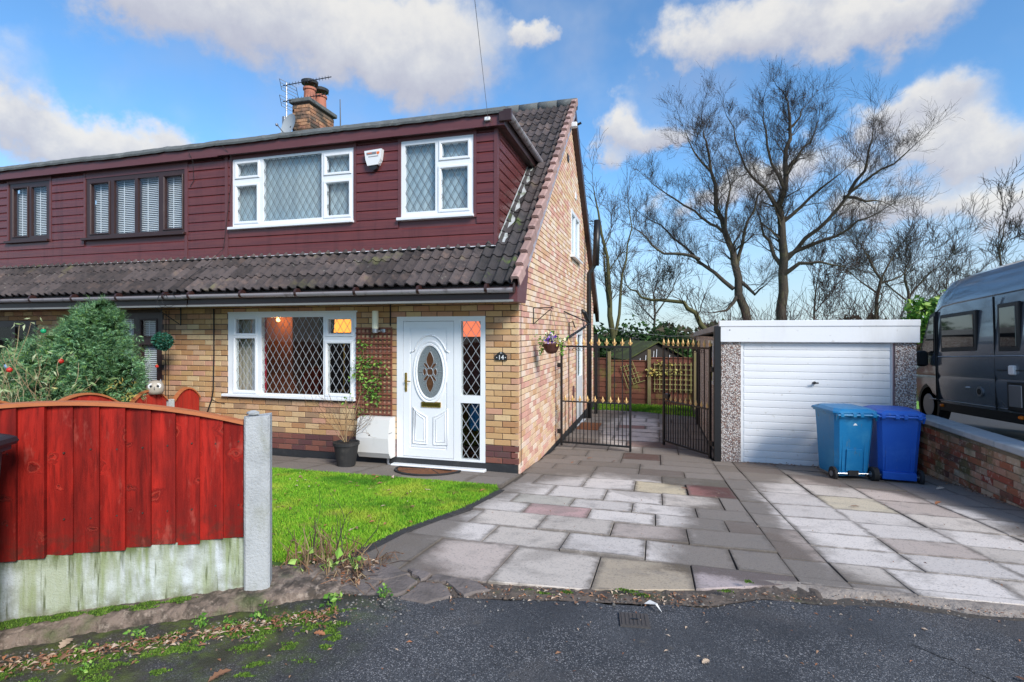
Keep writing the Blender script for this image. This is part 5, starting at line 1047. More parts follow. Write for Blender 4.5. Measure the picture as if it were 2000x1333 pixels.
def half_mat():
    d = thing('doormat', (-2.93,6.52,-.35), 'half-round brown coir doormat with a black rim at the front door', 'doormat'); z = lambda y: G(y)+.030
    P_ = [(.44*math.cos(t), -.50*math.sin(t)) for t in np.linspace(0, PI, 25)]; V = [(-2.93+.93*x, 6.52+.93*y, z(6.52+.93*y)+.018) for x, y in P_]+[(-2.93+.93*x, 6.52+.93*y, z(6.52+.93*y)) for x, y in P_]; n = 25
    MB().add(V, [tuple(range(n-1, -1, -1))]+[(i, i+1, n+i+1, n+i) for i in range(n-1)]).build('coir', M['coir'], d)
    rm = MB(); rm.tube([(-2.93+x, 6.52+y, z(6.52+y)+.010) for x, y in P_], .014, 6); rm.tube([(-2.49,6.52,z(6.52)+.01),(-3.37,6.52,z(6.52)+.01)], .012, 6); rm.build('rim', M['rubber'], d)
    for a in np.linspace(.35, PI-.35, 6): MB().tube([(-2.93+.06*math.cos(a), 6.52-.06*math.sin(a), z(6.5)+.019), (-2.93+.40*math.cos(a), 6.52-.45*math.sin(a), z(6.2)+.019)], .007, 5).build('ray', M['rubber'], d)
half_mat()
m2 = MB(); m2.cbox(-1.70, -1.22, 11.6, 12.5, G(12)+.028, G(12)+.048, .008); tag(m2.build('doormat', M['coir']), 'flat rectangular brown doormat on the flags by the side door', 'doormat')

# wall bracket with hanging basket
def wall_bracket(name, base, out, up, label, h=.24, L=.36):
    b = thing(name, base, label, 'bracket'); B = Vector(base); o = Vector(out).normalized()
    MB().tube([B+Vector((0,0,-h/2)), B+Vector((0,0,h/2))], .009, 5).build('back_bar', M['black'], b); MB().tube([B+Vector((0,0,h/2)), B+o*L+Vector((0,0,h/2))], .008, 5).build('arm', M['black'], b); MB().tube([B+Vector((0,0,-h/2)), B+o*L*.9+Vector((0,0,h/2-.02))], .007, 5).build('brace', M['black'], b); MB().tube([B+o*(L+.02*math.cos(t))+Vector((0,0,h/2+.02*math.sin(t))) for t in np.linspace(0, 5.5, 9)], .006, 5).build('scroll', M['black'], b)
wall_bracket('basket_bracket', (SIDE_X+.01,7.67,1.75), (1,0,0), 0, 'thin black basket bracket on the gable wall', L=.29)
hb = thing('hanging_basket', (-1.49,7.67,1.18), 'brown bowl hanging basket with purple and cream pansies trailing green', 'plant')
MB().lathe([(.02,1.185),(.07,1.20),(.105,1.25),(.125,1.325),(.132,1.335),(.12,1.335),(.01,1.31)], 20, (-1.49,7.67,0)).build('bowl', M['wicker'], hb, smooth=True)
for k in range(3): a = 2.1*k; MB().tube([(-1.49+.12*math.cos(a),7.67+.12*math.sin(a),1.33),(-1.49,7.67,1.84)], .0025, 4).build('chain', M['black'], hb)
lp = [Vector((-1.49,7.67,1.37))+Vector((rng.normal(0, .09), rng.normal(0, .09), abs(rng.normal(0, .05)))) for _ in range(110)]+[Vector((-1.49+s*(.13+.05*rng.random()), 7.67+rng.normal(0, .04), 1.36-rng.uniform(0, .2))) for s in (-1, 1) for _ in range(55)]+[Vector((-1.48+rng.normal(0, .02),7.67,1.45+rng.uniform(0, .09))) for _ in range(30)]
tag(leaf_soup(lp, .045, M['leaf'], 'leaves', hb), kind='stuff'); 
tag(leaf_soup([Vector((-1.50+rng.normal(0, .045),7.62+rng.normal(0, .05),1.41+rng.normal(0, .025))) for _ in range(55)], .045, M['purple'], 'purple_flowers', hb, narrow=.95), kind='stuff'); tag(leaf_soup([Vector((-1.36+rng.normal(0, .035),7.63+rng.normal(0, .05),1.38+rng.normal(0, .025))) for _ in range(30)]+[Vector((-1.5+rng.normal(0, .03),7.6,1.47+rng.normal(0, .02))) for _ in range(10)], .04, M['lemon'], 'cream_flowers', hb, narrow=.95), kind='stuff')
ar = thing('clothes_airer', (SIDE_X,11.0,1.7), 'folded black metal clothes airer arms on the gable wall', 'airer')
for p in ([(SIDE_X+.01,10.4,1.92),(SIDE_X+.35,11.6,1.72)],[(SIDE_X+.01,10.4,1.36),(SIDE_X+.36,11.6,1.70)],[(SIDE_X+.01,10.55,1.34),(SIDE_X+.30,11.5,1.62)],[(SIDE_X+.03,10.9,1.20),(SIDE_X+.03,10.9,1.70),(SIDE_X+.10,10.95,1.74),(SIDE_X+.14,11.0,1.60)]): MB().tube(p, .014, 6).build('arm', M['black'], ar)
fl = thing('security_light', (SIDE_X+.1,10.9,5.75), 'small white security light under the gable peak', 'light')
MB().cbox(SIDE_X+.05, SIDE_X+.26, 10.45, 10.56, 5.62, 5.72, .012).build('housing', M['white_plastic'], fl); MB().tube([(SIDE_X+.26,10.5,5.67),(SIDE_X+.34,10.5,5.70)], .025, 8).build('sensor', M['black'], fl)

# neighbour's bracket with topiary ball, owl, baubles
wall_bracket('basket_bracket', (-7.41,FY-.02,1.77), (-.25,-1,0), 0, 'black bracket on the bricks beside the brown window', L=.44, h=.30)
tb = thing('topiary_ball', (-7.34,6.4,1.22), 'dark green artificial topiary ball hanging by the brown window', 'topiary ball')
MB().lathe([(.001,-.125),(.08,-.10),(.125,0),(.08,.10),(.001,.125)], 12, (-7.34,6.4,1.366)).build('core', M['evergreen'], tb, smooth=True); MB().tube([(-7.34,6.4,1.48),(-7.36,6.4,1.90)], .004, 4).build('chain', M['black'], tb)
pts = []
for k in range(900): v = Vector(rng.normal(0, 1, 3)).normalized(); pts.append(Vector((-7.34,6.4,1.366))+v*.125)
leaf_soup(pts, .035, M['box_ball'], 'leaves', tb, droop=0, narrow=.8)

# ------------------------------------------------------------------ garage
gr = thing('garage', (2.37,9.0,-.6), 'small flat-roofed garage with white ribbed door and pebbledash sides', 'garage'); GY = 9.0
MB().box(1.02, 1.31, GY, GY+.30, -.62, 1.36).build('pillar', M['pebble'], gr); MB().box(3.43, 3.70, GY, GY+.30, -.62, 1.36).build('pillar', M['pebble'], gr)
fa = MB().cbox(.985, 3.725, GY-.05, GY+.05, 1.35, 1.675, .006).build('fascia', M['garage_white'], gr); MB().cbox(.98, 3.73, GY-.062, GY+.06, 1.595, 1.69, .006).build('fascia_lip', M['garage_white'], fa); MB().lathe([(.008,0),(.008,.006)], 8).build('screw', M['black'], fa).matrix_basis = Matrix.Translation((1.14,GY-.05,1.54)) @ Matrix.Rotation(R(90), 4, 'X')
ns = 17; dz0, dz1 = -.60, 1.335; sh_ = (dz1-dz0)/ns
gd = MB().box(1.345, 3.395, GY+.050, GY+.075, dz0, dz1).build('door', M['garage_white'], gr)
for k in range(ns):
    z = dz0+k*sh_; MB().prism([(0,.004),(-.012,.014),(-.014,sh_*.5),(-.012,sh_-.006),(0,sh_-.001)], lambda p: (1.365, GY+.050+p[0], z+p[1]), lambda p: (3.375, GY+.050+p[0], z+p[1])).build('slat', M['garage_white'], gd)
fr = MB(); fr.box(1.312, 1.345, GY+.02, GY+.09, -.62, 1.35); fr.box(3.395, 3.428, GY+.02, GY+.09, -.62, 1.35); fr.box(1.345, 3.395, GY+.02, GY+.09, 1.337, 1.35); fr.build('door_frame', M['garage_white'], gr)
MB().box(3.402, 3.428, GY+.016, GY+.0195, -.60, 1.34).build('edge_strip', mat('mauve_edge', (.20,.13,.14), .6), gr)
hd = MB().lathe([(.022,0),(.022,.02),(.012,.03),(.012,.05)], 12).build('handle', M['black'], gd); hd.matrix_basis = Matrix.Translation((2.366,GY+.04,.725)) @ Matrix.Rotation(R(90), 4, 'X'); MB().cbox(2.32, 2.412, GY-.022, GY-.008, .715, .737, .004).build('grip', M['black'], gd)
for k in range(9):
    y = GY+.30+k*.55; MB().box(1.02, 1.08, y+.004, y+.546, -.8, 1.42).build('wall_panel', M['pebble'], gr); MB().box(3.64, 3.70, y+.004, y+.546, -.8, 1.42).build('wall_panel', M['pebble'], gr)
MB().box(1.02, 3.70, GY+5.26, GY+5.32, -.8, 1.4).build('rear_wall', M['pebble'], gr)
MB().add([(.96,GY+.06,1.63),(3.74,GY+.06,1.63),(3.74,GY+5.4,1.50),(.96,GY+5.4,1.50),(.96,GY+.06,1.53),(3.74,GY+.06,1.53),(3.74,GY+5.4,1.40),(.96,GY+5.4,1.40)], [(0,1,2,3),(7,6,5,4),(0,3,7,4),(1,5,6,2),(3,2,6,7),(0,4,5,1)]).build('roof', M['flat_roof'], gr)
gwn = MB(); gwn.box(1.0, 1.03, 10.1, 10.16, .55, 1.35); gwn.box(1.0, 1.03, 10.9, 10.96, .55, 1.35); gwn.box(1.0, 1.03, 10.16, 10.9, .55, .60); gwn.box(1.0, 1.03, 10.16, 10.9, 1.30, 1.35); gwo = gwn.build('window', M['upvc'], gr); MB().box(1.008, 1.018, 10.16, 10.9, .60, 1.30).build('pane', M['van_glass'], gwo)

# ------------------------------------------------------------------ iron gates
def finial_mesh():
    mb = MB(); mb.lathe([(.012,0),(.018,.008),(.011,.018),(.013,.03),(.022,.055),(.014,.085),(.001,.135)], 8)
    for s in (-1, 1): mb.tube([(0,0,.022),(s*.020,0,.030),(s*.031,0,.050),(s*.030,0,.068)], [.008,.008,.006,.002], 5)
    return mb.mesh('finial', M['gold'], True)
FM = finial_mesh(); LONG = MB().box(-.007, .007, -.007, .007, .06, 1.80).mesh('bar', M['black']); SHORT = MB().box(-.006, .006, -.006, .006, .06, .80).mesh('bar', M['black'])
def gate(hinge, end, z, label, nb):
    h, e = Vector(hinge), Vector(end); W = (e-h).length; g_ = thing('iron_gate', (h.x, h.y, z), label, 'gate', 'iron driveway gates', rz=math.atan2(e.y-h.y, e.x-h.x)); H_ = 1.82
    for x in (.018, W-.018): MB().box(x-.018, x+.018, -.018, .018, -.02 if x > .1 else 0, H_).build('stile', M['black'], g_, local=True)
    for z_, hh in ((H_-.03, .016), (.80, .012), (.06, .016)): MB().box(.036, W-.036, -.014, .014, z_-hh, z_+hh).build('rail', M['black'], g_, local=True)
    for k in range(nb+1):
        x = .018+(W-.036)*k/nb
        if 0 < k < nb: o = link('bar', LONG, g_, True); o.location = (x, 0, 0)
        o = link('finial', FM, g_, True); o.location = (x, 0, H_-.012)
        if k < nb:
            xm = x+(W-.036)/nb/2; o = link('bar', SHORT, g_, True); o.location = (xm, 0, 0); o = link('finial', FM, g_, True); o.location = (xm, 0, .80); o.scale = (.9, .9, .9)
            for sx in (-1, 1):
                if k in (1, 2, nb-2, nb-3): MB().tube([(xm+sx*.028+.026*math.cos(a), 0, H_-.085+.026*math.sin(a)) for a in np.linspace(0, 2*PI, 11)], .004, 4).build('scroll', M['black'], g_, local=True)
    for z_ in (.25, 1.45): MB().cbox(-.06, .02, -.02, .02, z_-.04, z_+.04, .006).build('hinge', M['black'], g_, local=True)
    return g_
gate((-1.66,9.42), (-.40,9.30), -.54, 'black iron gate with gold spearheads standing nearly closed beside the gable', 9)
g2 = gate((.87,9.08), (.14,10.10), -.55, 'black iron gate with gold spearheads swung back beside the garage', 9); MB().box(1.08, 1.21, -.03, .03, .84, .93).build('latch', M['black'], g2, local=True)
def post(name, x, y, w, z1, label, m='black', z0=None): 
    p = MB().cbox(x-w/2, x+w/2, y-w/2, y+w/2, G(y)-.1 if z0 is None else z0, z1, .006).build(name, M[m]); return tag(p, label, 'post')
post('gate_post', .955, 8.98, .10, 1.60, 'square black steel gate post against the pebbledash garage corner')
post('steel_post', -1.55, 14.3, .09, 1.45, 'slim black steel post beyond the soil pipe'); post('steel_post', 1.0, 13.2, .12, 1.3, 'black steel post beyond the swung-back gate')
wl_ = thing('washing_line', (-1.45,11.6,1.6), 'thin washing line strung from the gable to the garage', 'line'); MB().tube([(-1.44,11.6,1.70),(-.6,11.9,1.52),(.3,12.2,1.42),(1.02,12.5,1.43)], .003, 4).build('cord', M['alu'], wl_)

# ------------------------------------------------------------------ wheelie bins
def bin_(loc, rz, m, label, lid_m=None, sc_=.93, panel=True):
    """rear (wheels, hinge) faces local -y"""
    b = thing('wheelie_bin', loc, label, 'wheelie bin', rz=rz); b.scale = (sc_, sc_, sc_); lm = lid_m or m
    def sect(w, d, y, z, c=.05): return [(-w/2+c,y-d/2,z),(w/2-c,y-d/2,z),(w/2,y-d/2+c,z),(w/2,y+d/2-c,z),(w/2-c,y+d/2,z),(-w/2+c,y+d/2,z),(-w/2,y+d/2-c,z),(-w/2,y-d/2+c,z)]
    S = [sect(.45,.50,.03,.06),sect(.47,.53,.02,.10),sect(.50,.58,.01,.5),sect(.545,.645,0,.95),sect(.59,.69,0,.955),sect(.59,.69,0,.985),sect(.55,.65,0,.99)]
    V = [p for s in S for p in s]; MB().add(V, [(k*8+j, k*8+(j+1) % 8, k*8+8+(j+1) % 8, k*8+8+j) for k in range(6) for j in range(8)]+[tuple(range(7, -1, -1))]).build('body', m, b, local=True)
    L = [sect(.605,.72,.005,.975,.05),sect(.62,.735,.005,.99,.05),sect(.615,.73,.005,1.01,.06),sect(.50,.60,.0,1.045,.08),sect(.30,.36,.0,1.06,.08)]
    lo = MB().add([p for s in L for p in s], [(k*8+j, k*8+(j+1) % 8, k*8+8+(j+1) % 8, k*8+8+j) for k in range(4) for j in range(8)]+[tuple(range(32, 40)), tuple(range(7, -1, -1))]).build('lid', lm, b, local=True)
    MB().cbox(-.20, .20, .35, .40, .965, .985, .006).build('lid_grip', lm, lo)
    for x in (-.22, -.05, .05, .22): MB().prism([(-.36,1.0),(-.405,.985),(-.40,.94),(-.36,.92),(-.33,.93)], lambda p: (x-.022, p[0], p[1]), lambda p: (x+.022, p[0], p[1])).build('hinge_lug', m, b, local=True)
    MB().tube([(-.28,-.385,.965),(.28,-.385,.965)], .015, 8).build('handle_bar', m, b, local=True)
    for s in (-1, 1): MB().prism([(-.345,.98),(-.40,.975),(-.34,.88)], lambda p: (s*.27-.012, p[0], p[1]), lambda p: (s*.27+.012, p[0], p[1])).build('handle_gusset', m, b, local=True)
    for s in (-1, 1): MB().prism([(-.285,.93),(-.31,.93),(-.262,.14),(-.235,.14)], lambda p: (s*.15-.012, p[0], p[1]), lambda p: (s*.15+.012, p[0], p[1])).build('body_rib', m, b, local=True)
    if panel:
        MB().prism([(-.277,.46),(-.295,.455),(-.262,.14),(-.25,.14)], lambda p: (-.105, p[0], p[1]), lambda p: (.105, p[0], p[1])).build('foot_panel', m, b, local=True)
        MB().box(-.07, .07, -.268, -.2, .075, .15).build('foot_recess', M['rubber'], b, local=True)
    else: MB().cbox(-.21, .21, -.30, -.22, .05, .16, .008).build('axle_shroud', m, b, local=True)
    MB().tube([(-.27,-.245,.10),(.27,-.245,.10)], .012, 8).build('axle', M['steel'], b, local=True)
    for s in (-1, 1):
        w = MB().tube([(s*.245,-.245,.10),(s*.252,-.245,.10),(s*.288,-.245,.10),(s*.295,-.245,.10)], [.085,.10,.10,.085], 20).build('wheel', M['rubber'], b, local=True); MB().tube([(s*.24,-.245,.10),(s*.302,-.245,.10)], .04, 12).build('hub', M['alu'], w)
    return b
b1 = bin_((2.52,8.25,G(8.2)+.022), R(11), M['bin_teal'], 'weathered teal-blue wheelie bin with a square foot panel before the garage door')
MB().prism([(-.03,.81),(.03,.81),(.0,.85)], lambda p: (p[0], -.312, p[1]), lambda p: (p[0], -.300, p[1])).build('worn_label', M['white_plastic'], b1, local=True)
bin_((3.12,8.28,G(8.2)+.022), R(-4), M['bin_blue'], 'brighter royal-blue wheelie bin next to the low brick wall', panel=False, sc_=.92)
bin_((-3.00,1.34,0.004), R(30), M['bin_black'], 'charcoal wheelie bin standing on the road in front of the red fence', sc_=1.0)

# ------------------------------------------------------------------ low brick wall and the neighbouring drive
WX = 3.8
nd = grid_sheet('neighbour_drive', [WX+.2,5,6,8,14], [3.2,4,6.1,8,10,12,16], lambda x, y: min(0, -.12-.05*(y-8.5))+.004, mat('neighbour_tarmac', (.05,.05,.052), .9, layers=[((.3,.29,.27),1.2,.55,.66,.5)], bump=.6, bscale=100))
lw_ = thing('garden_wall', (WX+.1,7,-.45), 'low mossy red brick boundary wall with grey coping stones', 'wall')
MB().box(WX+.012, WX+.21, 4.3, 9.32, -.9, .175).build('core', M['mortar_old'], lw_)
lay(lw_, 4.3, 9.32, -.62, .17, lambda s, z: (WX, s, z), M['brick_old'], rz=R(-90), singles=300, score=lambda b: -b[0], limit=lambda z: None)
y = 4.28
while y < 9.3: MB().cbox(WX-.05, WX+.26, y, min(y+.592, 9.36), .178+rng.normal(0, .002), .255+rng.normal(0, .003), .012).build('coping_stone', M['coping'], lw_); y += .60
lay(lw_, WX, WX+.21, -.62, .17, lambda s, z: (s, 9.32, z), M['brick_old'], singles=0)

# ------------------------------------------------------------------ camper van, nose towards the back, side on to the drive
van = thing('camper_van', (5.72,5.9,.01), 'dark slate high-roof camper van parked behind the low wall', 'van'); van.rotation_euler = (-math.atan(.05), 0, 0); van.location.z = .13
ST = [(0,2.50,.93),(.05,2.60,1.0),(.5,2.62,1.0),(1.5,2.63,1.0),(2.5,2.63,1.0),(3.5,2.62,1.0),(4.3,2.61,1.0),(4.7,2.58,.995),(4.92,2.47,.985),(5.08,2.25,.975),(5.24,1.98,.97),(5.42,1.66,.965),(5.55,1.40,.96),(5.7,1.27,.95),(5.9,1.14,.92),(6.0,1.0,.86),(6.04,.80,.80)]
PR = [(0,.30),(.80,.30),(.97,.36),(1.005,.55),(1.02,.80),(1.005,.86),(1.02,.92),(1.02,1.20),(1.0,1.45),(.975,1.85),(.945,2.08),(.955,2.10),(.90,2.36),(.80,2.52),(.62,2.60),(.30,2.635),(0,2.64)]
V = []; 
for (y, h, w) in ST:
    half = [((x*w*1.0), z if z <= .9 else .9+(z-.9)*(h-.9)/(2.64-.9)) for x, z in PR]
    if h < .95: half = [(x, min(z, h)) for x, z in half]
    ring_ = [(-x, z) for x, z in half]+[(x, z) for x, z in half[-2:0:-1]]
    V += [(x, y, z) for x, z in ring_]
n = 2*len(PR)-2; F = [(k*n+j, k*n+(j+1) % n, (k+1)*n+(j+1) % n, (k+1)*n+j) for k in range(len(ST)-1) for j in range(n)]+[tuple(range(n)), tuple(range((len(ST)-1)*n, len(ST)*n))[::-1]]
vb = MB().add(V, F).build('body', M['van'], van, local=True)
me = vb.data; me.polygons.foreach_set('use_smooth', [True]*len(me.polygons)); me.set_sharp_from_angle(angle=R(28))
def vpanel(name, y0, y1, z0, z1, x, m, t=.02, parent=van, c=.012): return MB().cbox(x-t, x+.02, y0, y1, z0, z1, c).build(name, m, parent, local=True) if parent is van else MB().cbox(x-t, x+.02, y0, y1, z0, z1, c).build(name, m, parent)
for (a, b, lo, hi) in ((3.58,4.62,1.27,1.90),(2.60,3.06,1.25,1.93)):
    w = vpanel('window', a, b, lo, hi, -.985, M['van_trim'], .035); vpanel('pane', a+.06, b-.05, lo+.06, hi-.05, -1.0, M['van_glass'], .026, w)
vpanel('window', .5, 1.6, 1.25, 1.93, -.985, M['van_trim'], .03)
# cab door window and windscreen follow the nose
cw = MB().prism([(4.86,1.22),(5.33,1.22),(5.36,1.34),(5.05,1.93),(4.86,1.98)], lambda p: (-1.0+(.02 if p[1] > 1.5 else 0), p[0], p[1]), lambda p: (-.93, p[0], p[1])).build('cab_window', M['van_trim'], van, local=True); MB().prism([(4.90,1.27),(5.27,1.27),(5.29,1.37),(5.03,1.87),(4.90,1.91)], lambda p: (-1.006+(.02 if p[1] > 1.5 else 0), p[0], p[1]), lambda p: (-.99, p[0], p[1])).build('pane', M['van_glass'], cw)
MB().add([(-.86,5.53,1.46),(.86,5.53,1.46),(.78,5.14,2.17),(-.78,5.14,2.17)], [(0,1,2,3)]).build('windscreen', M['van_glass'], van, local=True)
mr = MB().cbox(-1.19, -1.02, 5.02, 5.14, 1.02, 1.30, .03).build('mirror', M['van_trim'], van, local=True)
vpanel('strip', .3, 4.72, 1.175, 1.20, -1.015, M['steel'], .014); vpanel('strip', 2.2, 5.1, .445, .462, -.995, M['steel'], .014); vpanel('strip', .4, 1.9, .445, .462, -.995, M['steel'], .014)
for y in (4.74, 3.15, 4.80): vpanel('door_seam', y-.004, y+.004, .42, 2.05 if y < 4.7 else 1.9, -1.014, M['van_trim'], .008, c=.001)
vpanel('slide_rail', 1.2, 3.1, .985, 1.0, -1.015, M['van_trim'], .012, c=.002)
fc = MB().tube([(-1.03,3.52,.66),(-1.0,3.52,.66)], .075, 20).build('filler_cap', M['alu'], van, local=True); MB().tube([(-1.036,3.52,.66),(-1.03,3.52,.66)], .045, 16).build('cap_centre', M['van_trim'], fc)
hdl = vpanel('door_handle', 3.78, 3.88, .70, .72, -1.015, M['white_plastic'], .03)
vpanel('socket_box', 2.68, 2.80, .93, 1.06, -1.015, M['white_plastic'], .04); hs_ = vpanel('service_hatch', 2.50, 2.86, .44, .84, -1.010, M['van_trim'], .03); vpanel('hatch_door', 2.54, 2.82, .49, .80, -1.03, M['alu'], .016, hs_)
for y in (4.68, 2.66): vpanel('side_marker', y-.04, y+.04, .335, .385, -.965, M['amber'], .05)
vpanel('sill', .9, 5.2, .27, .42, -.93, M['van_trim'], .05)
for y in (1.0, 5.15):
    for s in (-1, 1):
        w = MB().tube([(s*.78,y,.34),(s*.80,y,.34),(s*.96,y,.34),(s*.985,y,.34)], [.30,.345,.345,.31], 28).build('wheel', M['rubber'], van, local=True); MB().tube([(s*.96,y,.34),(s*.99,y,.34)], [.21,.19], 20).build('rim', M['alu'], w)
    MB().tube([(-.985,y,.34),(-.95,y,.34)], .375, 28).build('wheel_arch', M['van_trim'], van, local=True)

# ------------------------------------------------------------------ red timber fence by the road
F0, FD, FN = Vector((-2.245, 2.470)), Vector((-.831, -.557)), Vector((.557, -.831))   # post edge, direction to the left, towards the road
def fpt(s, out, z): q = F0+FD*s+FN*out; return (q.x, q.y, z)
arch = lambda s: 1.000+.145*(1-((s-.915)/.915)**2)
fp = thing('fence_panel', fpt(.9,0,.08), 'arched red-stained timber fence panel above a mossy concrete board', 'fence')
mb = MB(); nseg = 24
V = []
for s in (0, 1.83):
    for o, z in ((.02,.03),(.022,.355),(.005,.362),(-.03,.362),(-.03,.03)): V.append(fpt(s, o, z+.012*s))
mb.add(V, [(k, (k+1) % 5, 5+(k+1) % 5, 5+k) for k in range(5)]+[(0,1,2,3,4)]); mb.build('gravel_board', M['gravel_board'], fp)
npl = 16; pw_ = 1.83/npl
for k in range(npl):
    s0, s1 = k*pw_-.012, (k+1)*pw_; j = rng.normal(0, .0025); V = []; N = 4; zb = .352+.012*s0+rng.normal(0, .003)
    for i in range(N+1):
        s = max(s0+(s1-s0)*i/N, .002); o = .018+j+.024-.021*i/N
        zt = arch(min(max(s, 0), 1.83))-.012
        V += [fpt(s, o, zb), fpt(s, o, zt), fpt(s, .012, zb), fpt(s, .012, zt)]
    F = []
    for i in range(N): a = 4*i; b = a+4; F += [(a, b, b+1, a+1), (a+2, a+3, b+3, b+2), (a+1, b+1, b+3, a+3), (a, a+2, b+2, b)]
    F += [(0,1,3,2), (4*N, 4*N+2, 4*N+3, 4*N+1)]; MB().add(V, F).build('plank', M['red_board'], fp)
V = []
for i in range(nseg+1):
    s = 1.83*i/nseg; z = arch(s)
    for o, dz in ((.054,-.014),(.054,.004),(.010,.007),(.010,-.014)): V.append(fpt(s, o, z+dz))
MB().add(V, [(i*4+k, i*4+(k+1) % 4, i*4+4+(k+1) % 4, i*4+4+k) for i in range(nseg) for k in range(4)]+[(0,1,2,3),(nseg*4+3,nseg*4+2,nseg*4+1,nseg*4)]).build('capping_rail', M['rail'], fp)
for z in (.5, .85): MB().prism([(-.001,z),(-.045,z),(-.045,z+.045),(-.001,z+.045)], lambda p: fpt(.02, p[0], p[1]), lambda p: fpt(1.81, p[0], p[1])).build('cross_rail', M['red_wood'], fp)
def concrete_post(s0, label, zt):
    p = MB(); w, dpt = .132, .115; V = []; R_ = 9
    for i in range(R_+1):
        z = -.15+(zt+.15)*i/R_; j = lambda: rng.normal(0, .0015)
        c = .010
        for (a, o) in ((0,.055),(c,.066),(w-c,.066),(w,.055),(w,-dpt+.06),(0,-dpt+.06)): V.append(fpt(s0-a, o+j(), z+(rng.normal(0, .006) if i == R_ else 0)))
    p.add(V, [(i*6+k, i*6+(k+1) % 6, i*6+6+(k+1) % 6, i*6+6+k) for i in range(R_) for k in range(6)]+[tuple(range(R_*6, R_*6+6))])
    return tag(p.build('concrete_post', M['concrete']), label, 'post')
nl = MB()
for k in range(npl):
    for z in (.52, .87):
        c_ = Vector(fpt((k+.22)*pw_, .036+rng.normal(0, .001), z+.022+rng.normal(0, .006))); nl.add([c_+Vector((FD.x*.0045*math.cos(a)+FN.x*h, FD.y*.0045*math.cos(a)+FN.y*h, .0045*math.sin(a))) for h in (-.006, .004) for a in np.linspace(0, 2*PI, 7)[:-1]], [tuple(range(6, 12))]+[(i, (i+1) % 6, 6+(i+1) % 6, 6+i) for i in range(6)])
tag(nl.build('nail_heads', mat('rusty_nail', (.06,.03,.022), .6), fp), kind='stuff')
concrete_post(-.004, 'weathered grey concrete fence post at the end of the red panel', 1.035)
pb = MB().lathe([(.015,0),(.032,.008),(.034,.018),(.012,.028)], 7, fpt(-.045,.01,1.030), 1.2, .8); tag(pb.build('stone', M['concrete']), 'small pale stone resting on top of the concrete post', 'stone')

# small red fence between the front gardens, running out from the house wall
def small_panel(y0, y1, x, zb, lab):
    p = thing('fence_panel', (x,(y0+y1)/2,zb), lab, 'fence', 'low red garden fence panels'); n = 7; w = (y1-y0)/n; top = lambda y: zb+.80+.17*(1-((y-(y0+y1)/2)/((y1-y0)/2))**2)
    for k in range(n):
        a, b = y0+k*w, y0+(k+1)*w; MB().add([(x,a,zb),(x,b,zb),(x,b,top(b)),(x,a,top(a)),(x-.02,a,zb),(x-.012,b,zb),(x-.012,b,top(b)),(x-.02,a,top(a)),(x+.012,a,zb),(x+.012,a,top(a))], [(8,1,2,9),(0,3,7,4),(3,2,6,7),(1,5,6,2),(4,5,6,7),(9,2,3),(8,9,3,0)]).build('plank', M['red_wood'], p)
    V = []
    for i in range(13):
        y = y0+(y1-y0)*i/12
        for dx, dz in ((.035,-.012),(.035,.012),(-.035,.012),(-.035,-.012)): V.append((x+dx, y, top(y)+dz))
    MB().add(V, [(i*4+k, i*4+(k+1) % 4, i*4+4+(k+1) % 4, i*4+4+k) for i in range(12) for k in range(4)]+[(0,1,2,3),(51,50,49,48)]).build('capping_rail', M['rail'], p)
small_panel(6.30, 6.76, -7.02, -.33, 'narrow red fence panel touching the house wall'); small_panel(5.62, 6.18, -7.02, -.30, 'low arched red fence panel under the owl ornament'); small_panel(4.55, 5.45, -7.02, -.25, 'low arched red fence panel half hidden behind the conifer'); small_panel(3.45, 4.37, -7.02, -.2, 'low red fence panel farthest out from the house, behind the big red fence')
for y, zt, lab in ((6.24,.50,'thin concrete post between the two small red panels'),(5.53,.52,'mossy concrete post beside the yellowing shrub'),(4.46,.52,'thin concrete post amid the conifer foliage')): post('concrete_post', -7.02, y, .085, zt, lab, 'concrete')
ow = thing('owl_ornament', (-7.0,5.95,.62), 'cream ceramic owl ornament with big black eyes on the low fence', 'ornament'); OC = (-7.0,5.98,.655)
MB().lathe([(.001,-.05),(.09,-.045),(.11,0),(.115,.05),(.10,.10),(.075,.135),(.03,.15),(.001,.152)], 16, OC).build('body', M['owl'], ow, smooth=True)
od, oq = Vector((.70,-.71,0)), Vector((.71,.70,0)); EY = Matrix.Rotation(math.atan2(.70, .71), 4, 'Z') @ Matrix.Rotation(R(80), 4, 'X')
for s in (-1, 1):
    c_ = Vector(OC)+od*.083+oq*(s*.042)+Vector((0,0,.075)); MB().lathe([(.040,0),(.038,.010),(.001,.014)], 14).build('eye', M['white_plastic'], ow).matrix_basis = Matrix.Translation(c_) @ EY
    MB().lathe([(.019,0),(.018,.010),(.001,.014)], 10).build('pupil', M['black'], ow).matrix_basis = Matrix.Translation(c_+od*.012) @ EY
    MB().lathe([(.024,0),(.012,.03),(.001,.055)], 6, tuple(Vector(OC)+oq*(s*.065)+Vector((0,0,.115)))).build('ear_tuft', M['grey_print'], ow)
MB().tube([Vector(OC)+od*.10+Vector((0,0,.06)), Vector(OC)+od*.125+Vector((0,0,.025))], [.014,.003], 6).build('beak', M['black'], ow)

